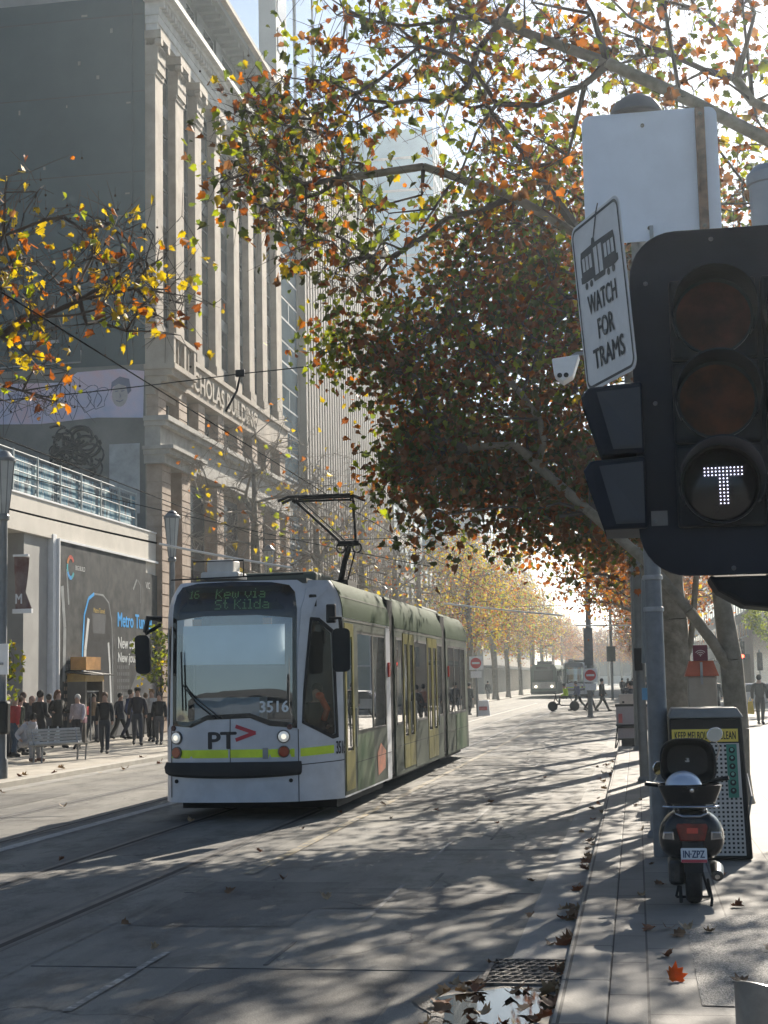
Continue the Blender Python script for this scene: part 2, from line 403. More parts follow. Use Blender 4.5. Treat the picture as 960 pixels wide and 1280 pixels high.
# left footpath
M_PAVEL = brickmat('pale_granite_paving', (.36, .33, .28), (.44, .41, .35), (.2, .18, .15), .9, .45, .008, rot=R(90))
mb = MB(); mb.box(-13.0, -12.72, -20, 420, -.1, .12); mb.build('kerb', mat('pale_kerb_stone', (.36, .34, .30), .8, scale=2, bump=.2), kind='structure', bevel=.012)
mb = MB(); mb.box(-60, -13.0, -20, 420, -.1, .118); mb.build('footpath', M_PAVEL, kind='structure')
sheet('gutter', rect(-12.71, -12.3, -20, 420), .004, mat('gutter_concrete'))

# drain grate with its pit
g = thing('drain_grate', 'rusty cast iron drain grate of triangular openings in the gutter beside the puddle', 'drain grate', (-.82, 10.4, 0))
mb = MB(); mb.box(-1.07, -.55, 9.99, 10.80, .0045, .0065); mb.build('pit', M_DARK, g)
M_IRON = mat('cast_iron', (.14, .125, .11), .6, .4, var=.35, scale=15, bump=.3)
mb = MB()
for x in (-1.09, -.565): mb.box(x, x + .03, 9.96, 10.83, .004, .022)
for y in (9.96, 10.80): mb.box(-1.06, -.565, y, y + .03, .004, .0222)
mb.build('frame', M_IRON, g)
mb = MB()
for k in range(1, 7): mb.box(-1.058, -.567, 9.97 + k * .12, 9.985 + k * .12, .010, .020)
for k in range(-4, 11):
    for s in (1, -1):
        x0 = -1.06 + k * .075; a = Vector((x0, 9.99, .0155)); b = a + Vector((s * .36, .81, 0))
        t0 = 0; t1 = 1
        for xb in (-1.058, -.567):
            tt = (xb - a.x) / (b.x - a.x)
            if (a.x < -1.058 or a.x > -.567) and 0 < tt < 1 and ((a.x < xb and xb == -1.058) or (a.x > xb and xb == -.567)): t0 = max(t0, tt)
            if (b.x > -.567 and xb == -.567 and a.x < xb) or (b.x < -1.058 and xb == -1.058 and a.x > xb): t1 = min(t1, tt)
        p = a.lerp(b, t0); q = a.lerp(b, t1)
        if -1.06 <= p.x <= -.565 and -1.06 <= q.x <= -.565 and t1 > t0: mb.tube([p, q], .005, 4)
mb.build('bars', M_IRON, g)
# puddle over dirt in the gutter
M_PUD = mat('puddle_water', (.012, .010, .008), .03, var=.2, scale=3, spec=.3)
pud = []
for i in range(28):
    a = 2 * math.pi * i / 28; rx = .36 + .06 * math.sin(3 * a) + .03 * math.sin(7 * a); ry = .62 + .1 * math.sin(2 * a + 1) + .05 * math.sin(5 * a)
    pud.append((-.93 + rx * math.cos(a), 9.28 + ry * math.sin(a)))
sheet('puddle', pud, .0095, M_PUD)
sheet('wet_dirt', [(x * 1.28 + .26 if x < -.7 else min(x, -.545), 9.28 + (y - 9.28) * 1.12) for x, y in pud], .0075, mat('wet_dirt', (.045, .038, .03), .45, var=.5, scale=12, bump=.6, bscale=90))

# ------------------------------------------------------------------ grand stone office building (left)
XF = -19.0
B = thing('office_building', 'tall stone office building with giant pilasters and a blank grey party wall', 'building', (-25, 69, 0))
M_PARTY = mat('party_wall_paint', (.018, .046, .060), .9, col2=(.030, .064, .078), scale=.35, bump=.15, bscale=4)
M_WIN = mat('window_glass_dark', (.03, .035, .04), .08, var=.3, scale=.7, spec=.8)
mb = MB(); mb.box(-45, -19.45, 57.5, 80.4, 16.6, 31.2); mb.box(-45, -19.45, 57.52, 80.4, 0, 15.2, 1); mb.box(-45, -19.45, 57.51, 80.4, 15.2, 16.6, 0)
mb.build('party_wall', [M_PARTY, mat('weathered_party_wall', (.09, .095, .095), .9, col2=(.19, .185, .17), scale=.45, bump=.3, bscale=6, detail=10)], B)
mb = MB(); mb.box(-19.45, -19.40, 57.5, 80.4, 0, 31.2); mb.build('wall', M_STONE, B)
py = [57.5, 60.3, 63.2, 66.4, 69.8, 72.7, 75.5, 78.7]
pw = [1.0, 1.15, 1.0, 1.0, 1.0, 1.0, 1.0, 1.2]
bricks = []
for k, (y, w) in enumerate(zip(py, pw)):
    mb = MB(); mb.box(-19.42, XF, y, y + w, 16.9, 27.6)
    mb.box(-19.42, XF + .08, y - .07, y + w + .07, 16.3, 16.9)
    mb.build('pilaster', M_STONE, B)
    mb = MB()                                                # capital: bell, leaves, volutes, abacus
    mb.box(-19.42, XF + .05, y - .04, y + w + .04, 27.6, 27.8)
    for r_, (h0, sp) in enumerate([(27.8, .1), (28.35, .17)]):
        for j in range(5):
            yy = y + w * (j + .1) / 5; mb.add([(XF, yy, h0), (XF, yy + w * .17, h0), (XF + sp, yy + w * .17, h0 + .55), (XF + sp, yy, h0 + .55), (XF + sp + .06, yy + w * .09, h0 + .42)], [(0, 1, 2, 3), (3, 2, 4), (0, 3, 4), (1, 4, 2)])
    mb.box(-19.42, XF + .12, y - .02, y + w + .02, 27.8, 28.9)
    for yy in (y + .02, y + w - .02): mb.tube([(XF + .02, yy, 29.0), (XF + .3, yy, 29.0)], .17, 10)
    mb.box(-19.42, XF + .3, y - .15, y + w + .15, 29.15, 29.5)
    mb.build('capital', M_STONE, B)
    if k < 7:
        y1 = y + w; y2 = py[k + 1]
        for s_ in range(5):
            z = 17.3 + s_ * 2.45
            fr = MB(); fr.box(-19.40, -19.33, y1 + .02, y2 - .02, z - .5, z, 0)
            for yy in (y1 + .02, (y1 + y2) / 2 - .03, y2 - .08): fr.box(-19.40, -19.34, yy, yy + .06, z, z + 1.9)
            fr.box(-19.40, -19.345, y1 + .02, y2 - .02, z + 1.1, z + 1.16)
            f = fr.build('window', mat('bronze_frame', (.09, .085, .075), .5), B)
            MB().box(-19.40, -19.385, y1 + .03, y2 - .03, z, z + 1.93).build('pane', M_WIN, f)
# entablature, attic, roof cornice
mb = MB(); yE0, yE1 = 57.2, 80.7
mb.box(-19.42, XF + .1, yE0 + .3, yE1, 29.5, 29.85); mb.box(-19.42, XF + .16, yE0 + .25, yE1, 29.85, 30.2); mb.box(-19.42, XF + .2, yE0 + .2, yE1, 30.2, 30.75)
mb.box(-19.42, XF + .5, yE0 - .1, yE1 + .1, 30.75, 30.95); mb.box(-19.42, XF + .75, yE0 - .3, yE1 + .2, 30.95, 31.2)
for i in range(60):
    y = yE0 + .2 + i * .39; mb.box(XF + .2, XF + .42, y, y + .2, 30.5, 30.745)
mb.build('entablature', mat('weathered_cornice', (.42, .41, .39), .8, col2=(.58, .56, .53), scale=1.5), B)
mb = MB(); mb.box(-45, XF + .02, 57.5, 80.4, 31.2, 33.2)
for k, y in enumerate(py): mb.box(XF + .02, XF + .14, y, y + pw[k], 31.2, 33.0)
mb.build('attic', mat('attic_render', (.20, .21, .21), .85, scale=1), B)
for k in range(7):
    y1 = py[k] + pw[k]; y2 = py[k + 1]
    f = MB().box(XF + .02, XF + .07, y1 + .2, y2 - .2, 31.5, 32.8).build('window', M_STEEL, B)
    MB().box(XF + .07, XF + .075, y1 + .28, y2 - .28, 31.58, 32.72).build('pane', M_WIN, f)
mb = MB(); mb.box(-45, XF + 1.2, 57.3, 81.6, 33.2, 33.5, 0)
mb.box(-45, XF + 1.45, 57.1, 81.9, 33.5, 33.62, 1); mb.box(-45, XF + 1.38, 57.2, 81.8, 33.62, 33.9, 0)
for i in range(30): y = 57.7 + i * .8; mb.box(XF + .15, XF + 1.0, y, y + .22, 32.98, 33.2)
mb.build('roof_cornice', [mat('cornice_soffit', (.16, .17, .175), .85, scale=1), M_STONE], B)
# balcony
mb = MB()
mb.box(-19.42, -18.1, 57.2, 60.4, 14.9, 15.12); mb.box(-19.42, -18.25, 57.3, 60.3, 14.65, 14.9)
for i, dd in enumerate([.1, .35, .62]): mb.box(-19.42, -18.4 - dd, 57.4, 60.2, 14.4 - i * .25, 14.65 - i * .25)
for y in (57.25, 58.7, 60.1): mb.box(-18.4, -18.15, y, y + .25, 15.12, 16.2)
mb.box(-18.42, -18.12, 57.2, 60.4, 16.2, 16.38); mb.box(-19.4, -18.42, 57.21, 57.45, 16.2, 16.38)
for y0, y1 in ((57.5, 58.7), (58.95, 60.1)):
    n_ = 2; w = (y1 - y0) / n_
    for j in range(n_):
        a = y0 + j * w
        mb.tube([(-18.27, a + .04, 15.14), (-18.27, a + w - .04, 16.18)], .05, 4); mb.tube([(-18.27, a + w - .04, 15.14), (-18.27, a + .04, 16.18)], .05, 4)
        mb.box(-18.32, -18.22, a - .04, a + .04, 15.12, 16.2)
mb.box(-19.4, -18.42, 57.3, 57.36, 15.12, 16.2)
mb.build('balcony', M_STONE, B)
# middle storey: parapet with raised lettering, mezzanine windows, banded piers
mb = MB(); mb.box(-19.42, -18.85, 60.5, 80.4, 14.75, 16.05); mb.box(-19.42, -18.7, 60.45, 80.5, 16.05, 16.25); mb.box(-19.42, -18.72, 60.45, 80.5, 14.6, 14.75)
mb.build('parapet', M_STONE, B)
mb = MB(); FM = frame((-18.845, 67.0, 15.4), (0, 1, 0), (0, 0, 1))
text(mb, 'NICHOLAS BUILDING', FM, .85, 12.4, 0, spacing=1.05, bold=.03)
v0 = len(mb.v); F0 = list(mb.f); V0 = list(mb.v)
mb.v += [(x + .09, y, z) for x, y, z in V0]; mb.f += [[i + v0 for i in f] for f in F0]; mb.m += [0] * len(F0)
from collections import Counter
ec = Counter(); 
for f in F0:
    for i in range(len(f)): ec[tuple(sorted((f[i], f[(i + 1) % len(f)])))] += 1
for (a, b), c in ec.items():
    if c == 1: mb.f.append([a, b, b + v0, a + v0]); mb.m.append(0)
mb.build('lettering', mat('stone_letter', (.36, .31, .25), .85), B)
def banded(mb, x0, x1, y0, y1, z0, z1, h=.42, g=.05):
    z = z0
    mb.box(x0 + .0, x1 - .05, y0 + .04, y1 - .04, z0, z1)
    while z < z1 - .05: mb.box(x0, x1, y0, y1, z + g, min(z + h, z1)); z += h
for k, (y, w) in enumerate(zip(py, pw)):
    mb = MB(); banded(mb, -19.40, -18.9, y, y + w, 12.95, 14.55, .4); mb.build('pier', M_STONED, B)
    if k < 7:
        f = MB().box(-19.40, -19.36, y + w, py[k + 1], 12.95, 14.6).build('window', mat('bronze_frame'), B)
        MB().box(-19.36, -19.355, y + w + .15, py[k + 1] - .15, 13.1, 14.4).build('pane', M_WIN, f)
mb = MB(); mb.box(-19.42, -18.35, 57.1, 80.6, 12.75, 12.95); mb.box(-19.42, -18.5, 57.2, 80.5, 12.55, 12.75); mb.box(-19.42, -18.75, 57.3, 80.4, 11.7, 12.55)
mb.box(-19.42, -18.1, 57.0, 61.9, 11.55, 11.7); mb.box(-19.42, -18.3, 57.1, 61.8, 11.35, 11.55); mb.box(-19.42, -18.55, 57.2, 61.7, 11.0, 11.35)
mb.box(-19.42, -18.6, 61.9, 80.4, 11.2, 11.7)
mb.build('cornice', mat('soot_stained_stone', (.24, .225, .20), .85, col2=(.36, .335, .30), scale=1.5), B)
for y, w in ((57.5, 1.15), (60.2, 1.2), (65.6, 1.1), (71.4, 1.1), (73.2, .9), (77.0, .9), (79.3, 1.0)):
    mb = MB(); banded(mb, -19.40, -18.75, y, y + w, .12, 11.0, .46); mb.build('pier', M_STONED, B)
for y0, y1 in ((58.7, 60.15), (61.45, 65.5), (66.8, 71.3), (74.2, 76.9)):
    f = MB().box(-19.40, -19.34, y0, y1, .12, 10.9).build('shopfront', mat('dark_shopfront', (.05, .045, .04), .6, var=.3, scale=1), B)
    q = MB()
    for j in range(3): q.box(-19.34, -19.33, y0 + .2, y1 - .2, .6 + j * 3.5, 3.6 + j * 3.5)
    q.build('pane', M_WIN, f)
# graffiti on the party wall: a pale painted band with loose outlines and a scrawl under it
def scrib(pts, r, n=5):
    mb = MB(); mb.tube(pts, r, n); return mb
GM = bpy.data.materials.new('graffiti_band'); GM.use_nodes = True
n = GM.node_tree.nodes; l = GM.node_tree.links; b = n['Principled BSDF']; b.inputs['Roughness'].default_value = .9
tc = n.new('ShaderNodeTexCoord'); nz = n.new('ShaderNodeTexNoise'); nz.inputs['Scale'].default_value = .9; nz.inputs['Detail'].default_value = 3
l.new(tc.outputs['Object'], nz.inputs[0]); cr = n.new('ShaderNodeValToRGB'); l.new(nz.outputs['Fac'], cr.inputs[0])
cr.color_ramp.elements[0].position = .3; cr.color_ramp.elements[1].position = .7
cr.color_ramp.elements[0].color = (.34, .38, .54, 1); cr.color_ramp.elements[1].color = (.62, .42, .46, 1)
e = cr.color_ramp.elements.new(.5); e.color = (.50, .46, .58, 1)
l.new(cr.outputs[0], b.inputs['Base Color'])
v, t = tri2d([(-26.6, 13.0), (-24, 12.9), (-21.5, 13.05), (-19.55, 12.95), (-19.5, 14.9), (-20.6, 15.05), (-22.4, 15.0), (-23, 14.6), (-26.6, 14.7)])
mur = MB().add([(x, 57.50, z) for x, z in v], t).build('graffiti_band', GM, B)
mb = MB(); rr = random.Random(3)
def zz(x): return x
for k in range(9):                                          # bubble-letter outlines
    cx = -25.9 + k * .56 + rr.uniform(-.15, .15); w = rr.uniform(.18, .42); h = rr.uniform(.3, .75); ph = rr.uniform(0, 6)
    mb.tube([(cx + w * math.cos(a) * (1 + .35 * math.sin(3 * a + ph)), 57.494, 13.85 + h * math.sin(a) * (1 + .25 * math.cos(2 * a + ph))) for a in np.linspace(0, 6.28, 26)], .016, 4)
    mb.tube([(cx + .12 * math.sin(5 * q + ph), 57.494, 13.5 + .7 * q) for q in np.linspace(0, 1, 10)], .022, 4)
mb.build('graffiti_outline', mat('graffiti_dark_line', (.12, .13, .20), .8), mur)
mb = MB()                                                   # a plain painted head beside the letters
v, t = tri2d([(-20.55 + .34 * math.cos(a), 13.95 + .5 * math.sin(a)) for a in np.linspace(0, 6.2, 20)])
mb.add([(x, 57.489, z) for x, z in v], t, 0)
v, t = tri2d([(-20.95, 14.0), (-20.9, 14.5), (-20.55, 14.72), (-20.15, 14.6), (-20.05, 14.1), (-20.2, 13.95), (-20.28, 14.3), (-20.6, 14.42), (-20.85, 14.3)])
mb.add([(x, 57.485, z) for x, z in v], t, 1)
for x in (-20.68, -20.42): mb.tube([(x - .07, 57.484, 14.1), (x + .07, 57.484, 14.12)], .018, 4, 1)
mb.tube([(-20.7, 57.484, 13.72), (-20.55, 57.484, 13.66), (-20.4, 57.484, 13.74)], .018, 4, 1); mb.tube([(-20.55, 57.484, 14.0), (-20.5, 57.484, 13.86), (-20.57, 57.484, 13.85)], .014, 4, 1)
mb.build('painted_head', [mat('graffiti_flesh', (.36, .33, .33), .9), mat('graffiti_dark_line')], mur)
mb = MB()
for k in range(60):
    a0 = rr.uniform(0, 6.28); cx = -22.6 + rr.uniform(-.8, .8); cz = 11.5 + rr.uniform(-.7, .9); r0 = rr.uniform(.2, .6)
    mb.tube([(cx + r0 * math.cos(a0 + q), 57.495, cz + r0 * .8 * math.sin(a0 + q)) for q in np.linspace(0, rr.uniform(1.2, 3.4), 10)], rr.uniform(.03, .07), 4)
mb.build('graffiti_scrawl', mat('black_spray', (.02, .022, .026), .85), B)
MB().box(-21.0, -19.7, 57.488, 57.51, 9.0, 11.9).build('pale_panel', mat('whitewash', (.33, .34, .34), .9, scale=2, var=.2), B)
mb = MB()
for k in range(15):
    x = rr.uniform(-27, -20); z = rr.uniform(17, 31); mb.box(x, x + rr.uniform(.05, .3), 57.485, 57.5, z, z + rr.uniform(.05, .22))
mb.build('wall_scar', mat('pale_scar', (.12, .14, .15), .9), B)
mb = MB()
for z in (19.9, 23.4, 26.9, 30.3): mb.box(-45, -19.45, 57.488, 57.4995, z, z + .05)
mb.build('render_joint', mat('render_joint_line', (.025, .035, .04), .9), B)
for x, z in ((-24.6, 16.4),): 
    f = MB().box(x, x + 1.3, 57.42, 57.5, z, z + 1.9).build('blocked_window', mat('blocked_window_paint', (.02, .03, .036), .9), B)
    MB().box(x - .1, x + 1.4, 57.38, 57.5, z - .12, z).build('sill', mat('grey_mullion', (.30, .31, .32), .5), f)
mb = MB(); mb.tube([(-20.0, 57.44, 15.2), (-20.0, 57.44, 31)], .05, 6); mb.build('drain_pipe', mat('party_wall_paint'), B)
mb = MB(); mb.tube([(-26, 57.4, 15.35), (-22.2, 57.4, 15.4), (-22.2, 57.4, 15.9)], .035, 6); mb.build('conduit', M_STEEL, B)

# ------------------------------------------------------------------ low rendered building with roof terrace
Lb = thing('low_building', 'low cream rendered building with graffiti covered roof terrace railing', 'building', (-24, 48, 0))
M_REND = mat('cream_render', (.50, .47, .41), .85, col2=(.62, .58, .51), scale=.7, bump=.2, bscale=8)
mb = MB(); mb.box(-32, XF, 28, 57.45, 6.95, 8.12); mb.box(-32, -20.9, 28, 57.45, .1, 6.95)
mb.box(-20.9, XF - .02, 46.95, 57.45, .1, 6.95); mb.build('wall', M_REND, Lb)
mb = MB(); mb.box(-20.9, -19.15, 44.6, 46.55, .1, 6.95); mb.build('pillar', mat('grey_render', (.32, .315, .30), .85, scale=1), Lb)
mb = MB(); mb.box(-19.2, XF + .03, 46.6, 46.9, .1, 7.1); mb.build('door_jamb', M_WHITE, Lb)
mb = MB(); mb.box(-20.9, -20.85, 28, 44.5, .1, 6.9); mb.box(-20.85, -20.8, 43.2, 43.9, .1, 5.6); mb.build('entrance_recess', mat('dark_recess', (.06, .06, .058), .8, scale=1), Lb)
for y in (40.6, 41.8, 43.0):
    f = MB().box(-20.85, -20.8, y, y + .08, .1, 5).build('mullion', M_STEEL, Lb)
mb = MB()
for i in range(10): y = 38 + i * 1.97; mb.box(-19.28, -19.22, y, y + .05, 8.12, 9.6)
for z in (8.25, 8.58, 8.92, 9.26, 9.55): mb.tube([(-19.25, 37.9, z), (-19.25, 55.8, z)], .022, 6)
rail = mb.build('railing', mat('chalky_white_paint', (.34, .38, .38), .7), Lb)
def graf():
    m = bpy.data.materials.new('railing_graffiti'); m.use_nodes = True; n = m.node_tree.nodes; l = m.node_tree.links; b = n['Principled BSDF']
    tc = n.new('ShaderNodeTexCoord'); mp = n.new('ShaderNodeMapping'); mp.inputs['Scale'].default_value = (1, 2.2, 1.1); l.new(tc.outputs['Object'], mp.inputs[0])
    v = n.new('ShaderNodeTexVoronoi'); v.feature = 'F1'; v.inputs['Scale'].default_value = 1.6; l.new(mp.outputs[0], v.inputs['Vector'])
    w = n.new('ShaderNodeTexWave'); w.inputs['Scale'].default_value = .9; w.inputs['Distortion'].default_value = 9; w.inputs['Detail'].default_value = 2; w.bands_direction = 'Y'; l.new(mp.outputs[0], w.inputs[0])
    cr = n.new('ShaderNodeValToRGB'); l.new(v.outputs['Color'], cr.inputs[0]); cr.color_ramp.interpolation = 'CONSTANT'
    cr.color_ramp.elements[0].color = (.02, .06, .10, 1); cr.color_ramp.elements[1].position = .75; cr.color_ramp.elements[1].color = (.30, .42, .45, 1)
    for p, c in ((.3, (.03, .14, .22)), (.5, (.10, .24, .30)), (.62, (.015, .03, .05))): e = cr.color_ramp.elements.new(p); e.color = (*c, 1)
    c2 = n.new('ShaderNodeValToRGB'); l.new(w.outputs['Fac'], c2.inputs[0]); c2.color_ramp.elements[0].position = .8; c2.color_ramp.elements[1].position = .86
    c2.color_ramp.elements[0].color = (0, 0, 0, 1); c2.color_ramp.elements[1].color = (1, 1, 1, 1)
    mx = n.new('ShaderNodeMixRGB'); l.new(c2.outputs[0], mx.inputs[0]); l.new(cr.outputs[0], mx.inputs[1]); mx.inputs[2].default_value = (.16, .22, .25, 1)
    l.new(mx.outputs[0], b.inputs['Base Color']); b.inputs['Roughness'].default_value = .8; return m
MB().box(-19.36, -19.31, 38, 55.8, 8.3, 9.45).build('graffiti_panel', graf(), Lb)
MB().box(-19.25, XF + .04, 28, 57.45, 8.12, 8.17).build('coping', M_WHITE, Lb)

# printed hoarding
Hd = thing('poster_hoarding', 'large dark printed hoarding with a train front and blue Metro Tunnel title', 'hoarding', (XF, 52, .12))
def PH(x, z, d=0.): return (XF + .06 + d, x, z)
M_POST = mat('poster_charcoal', (.016, .018, .021), .6, col2=(.075, .078, .08), scale=1.6, detail=10, spec=.1)
v, t = tri2d([(47.0, .15), (57.4, .15), (57.4, 6.4), (56.0, 6.45), (56.0, 6.9), (47.0, 6.9)])
MB().box(XF, XF + .05, 47.0, 57.4, .13, 6.4).box(XF, XF + .05, 47.0, 56.0, 6.4, 6.9).build('backing', M_STEEL, Hd)
MB().add([PH(x, z) for x, z in v], t).build('printed_panel', M_POST, Hd)
MB().box(XF, XF + .12, 46.92, 57.4, 6.9, 6.98).box(XF, XF + .12, 46.92, 47.0, .12, 6.9).build('frame', M_WHITE, Hd)
def strip(mb, pts, w, d, m=0):                               # flat painted stroke on the panel, pts in (y,z)
    for i in range(len(pts) - 1):
        a = Vector(pts[i]); b = Vector(pts[i + 1]); nrm = Vector((-(b - a).y, (b - a).x)).normalized()
        wa = w(i / (len(pts) - 1)) / 2 if callable(w) else w / 2; wb = w((i + 1) / (len(pts) - 1)) / 2 if callable(w) else w / 2
        mb.add([PH(*(a + nrm * wa), d), PH(*(b + nrm * wb), d), PH(*(b - nrm * wb), d), PH(*(a - nrm * wa), d)], [(0, 1, 2, 3)], m)
M_PB = mat('print_blue', (.04, .36, .80), .4, var=.1); M_PW = mat('print_white', (.62, .64, .64), .4, var=.1)
mb = MB()
arch = [(49.15, 1.2), (49.2, 3.4), (49.35, 4.5), (49.75, 5.1), (50.3, 5.3), (51.2, 5.3), (51.8, 5.05), (52.1, 4.4), (52.2, 3.4), (52.25, 1.2)]
v, t = tri2d(arch); mb.add([PH(x, z, .004) for x, z in v], t, 2)
strip(mb, arch[:5], .12, .008, 0); strip(mb, arch[4:], .06, .008, 3); strip(mb, [(49.3, 1.4), (49.45, 3.3), (49.75, 4.4)], .22, .010, 1); strip(mb, [(52.05, 1.4), (51.9, 2.8), (51.75, 3.6)], .16, .010, 1)
v, t = tri2d([(50.2, 3.9), (51.4, 3.9), (51.5, 4.6), (50.1, 4.6)]); mb.add([PH(x, z, .006) for x, z in v], t, 4)
for x0 in (47.5, 52.7):
    for i in range(7):
        for j in range(9): mb.add([PH(x0 + i * .2, .9 + j * .25, .005), PH(x0 + i * .2 + .13, .9 + j * .25, .005), PH(x0 + i * .2 + .13, 1.03 + j * .25, .005), PH(x0 + i * .2, 1.03 + j * .25, .005)], [(0, 1, 2, 3)], 5 if x0 < 50 and j < 7 else 4)
v, t = tri2d([(52.6, .2), (53.4, 1.2), (55.6, 3.1), (57.2, 3.0), (57.2, .2)]); mb.add([PH(x, z, .004) for x, z in v], t, 4)
strip(mb, [(47.3, 5.4), (47.55, 4.0), (47.5, 2.2)], .25, .006, 3); strip(mb, [(47.7, 6.0), (47.9, 4.8)], .12, .006, 3)
strip(mb, [(54.9, 6.1), (54.5, 5.7)], .1, .006, 3); strip(mb, [(55.0, 6.1), (55.35, 5.9), (55.3, 5.2)], .08, .006, 4)
mb.build('train_picture', [M_PB, M_PW, mat('print_black', (.028, .03, .034), .35, var=.3), mat('print_grey', (.26, .28, .29), .4, var=.2, scale=3), mat('print_dark_grey', (.085, .09, .10), .4), mat('print_brown', (.24, .17, .12), .4)], Hd)
def pt(y, z): return frame((XF + .06 + .012, y, z), (0, 1, 0), (0, 0, 1))
mb = MB()
text(mb, 'Metro Tunnel', pt(54.7, 4.48), .52, 3.9, 0, bold=.025)
text(mb, 'New stations.', pt(54.35, 3.62), .42, 3.1, 1, bold=.018); text(mb, 'New journeys.', pt(54.35, 3.02), .46, 3.1, 1, bold=.018)
text(mb, 'Metro Tunnel', pt(50.8, 4.72), .17, 1.1, 2); text(mb, 'BIG BUILD', pt(48.95, 6.1), .16, .9, 1); text(mb, 'VIC', pt(56.2, 5.95), .26, .5, 1)
mb.build('lettering', [M_PB, M_PW, mat('print_yellow', (.7, .5, .12), .4)], Hd)
mb = MB()
for i, m_ in enumerate([0, 0, 1, 2, 3, 3, 2]):
    a0 = .6 + i * .75; strip(mb, [(48.05 + .30 * math.cos(a0 + q), 6.08 + .36 * math.sin(a0 + q)) for q in np.linspace(0, .7, 5)], .13, .012, m_)
mb.build('logo', [mat('print_red', (.55, .08, .05), .4), mat('print_orange', (.6, .22, .05), .4), mat('print_teal', (.05, .4, .45), .4), M_PB], Hd)

# timber ticket kiosk doorway in front of the hoarding
K = thing('doorway_kiosk', 'narrow timber and glass doorway with a small awning against the dark hoarding', 'kiosk', (-18.7, 50.4, .12))
MB().box(-18.95, -18.3, 49.55, 49.7, .12, 2.7).box(-18.95, -18.3, 51.2, 51.35, .12, 2.7).build('frame', mat('kiosk_grey_brown', (.13, .115, .10), .6, scale=4), K)
MB().box(-18.95, -18.3, 49.55, 51.35, 2.7, 3.05).build('lintel', mat('ochre_timber', (.45, .30, .10), .5, scale=4), K)
MB().add([(-18.95, 49.3, 3.1), (-18.95, 51.6, 3.1), (-18.0, 51.6, 2.95), (-18.0, 49.3, 2.95), (-18.95, 49.3, 3.16), (-18.95, 51.6, 3.16), (-18.0, 51.6, 3.0), (-18.0, 49.3, 3.0)], [(0, 3, 2, 1), (4, 5, 6, 7), (0, 1, 5, 4), (1, 2, 6, 5), (2, 3, 7, 6), (3, 0, 4, 7)]).build('awning', M_BLACK, K)
MB().box(-18.9, -18.35, 49.75, 51.15, 3.2, 3.75).build('sign_box', mat('orange_board', (.55, .27, .07), .5, scale=3), K)

dr = MB().box(-18.5, -18.44, 49.7, 51.2, .12, 2.3).build('door', M_WIN, K)
MB().box(-18.44, -18.42, 50.4, 50.45, .2, 2.2).box(-18.44, -18.42, 49.72, 51.18, 2.25, 2.32).build('door_frame', M_STEEL, dr)
MB().box(-18.42, -18.415, 49.95, 50.2, 1.3, 1.65).build('notice', mat('red_notice', (.6, .05, .05), .5), dr)
K.location.y -= 1.75; K.scale = (1, 1, .80)

# ------------------------------------------------------------------ buildings further up the street
def fluted(mb, x, y0, y1, z0, z1, pitch, w, d, m=0):
    y = y0
    while y < y1: mb.box(x, x + d, y, min(y + w, y1), z0, z1, m); y += pitch
T1b = thing('glass_strip_building', 'narrow blue glazed office block squeezed beside the stone building', 'building', (-24, 83.2, 0))
MB().box(-40, -19.6, 80.9, 86.0, 0, 30).build('wall', mat('pale_panel_concrete', (.36, .34, .32), .85, scale=.8), T1b)
for k in range(11):
    z = 1 + k * 2.6
    f = MB().box(-19.6, -19.45, 81.2, 85.6, z, z + 2.5).box(-19.45, -19.40, 81.2, 85.6, z + 1.2, z + 1.3).box(-19.45, -19.40, 83.35, 83.45, z + 1.3, z + 2.5).box(-19.45, -19.40, 81.2, 85.6, z + 2.42, z + 2.5).build('window', mat('grey_mullion', (.18, .185, .19), .6), T1b)
    MB().box(-19.45, -19.42, 81.3, 85.5, z, z + 2.42).build('pane', mat('blue_spandrel_glass', (.07, .095, .115), .8, var=.25, scale=.4, spec=0.), f)
T2b = thing('ribbed_tower', 'pale concrete tower with close vertical ribs behind the bare trees', 'tower', (-30, 100, 0))
M_RIB = mat('ribbed_concrete', (.22, .195, .17), .85, scale=.5)
MB().box(-45, -19.5, 86.2, 118, 0, 37).build('wall', M_RIB, T2b)
mb = MB(); fluted(mb, -19.5, 86.4, 118, 4, 37, .8, .42, .45); mb.build('ribs', M_RIB, T2b)
MB().box(-46, -18.9, 86.1, 118.2, 37, 37.6).build('roof_edge', M_STONE, T2b)
T3b = thing('blue_glass_tower', 'distant blue glass tower glimpsed through the tree branches', 'tower', (-32, 175, 0))
MB().box(-48, -21, 165, 188, 0, 66).build('wall', mat('sky_blue_curtain_wall', (.18, .32, .42), .12, var=.15, scale=.2, spec=.8), T3b)
mb = MB()
for k in range(33): mb.box(-21, -20.9, 165, 188, k * 2, k * 2 + .25)
for k in range(17): mb.box(-48, -21, 164.92, 165, k * 3.9, k * 3.9 + .3)
for k in range(12): mb.box(-21, -20.88, 165 + k * 2, 165.15 + k * 2, 0, 66)
mb.build('mullions', mat('grey_mullion', (.30, .31, .32), .5), T3b)
T4b = thing('antenna_tower', 'grey shaft with antenna masts rising above the stone building roof', 'tower', (-22.5, 93, 37.6))
MB().box(-23.2, -22.0, 92, 95, 37.6, 62).build('shaft', mat('grey_shaft', (.3, .31, .32), .8, scale=.3), T4b)
mb = MB(); mb.tube([(-21.2, 94, 37.6), (-21.2, 94, 64)], .12, 8); mb.tube([(-20.6, 97, 37.6), (-20.6, 97, 60)], .08, 8); mb.build('mast', M_STEEL, T4b)
mb = MB(); 
for k in range(7): mb.box(-22.0, -21.95, 92.3, 94.7, 44 + k * 2.5, 45.6 + k * 2.5)
mb.build('louvre', M_WIN, T4b)
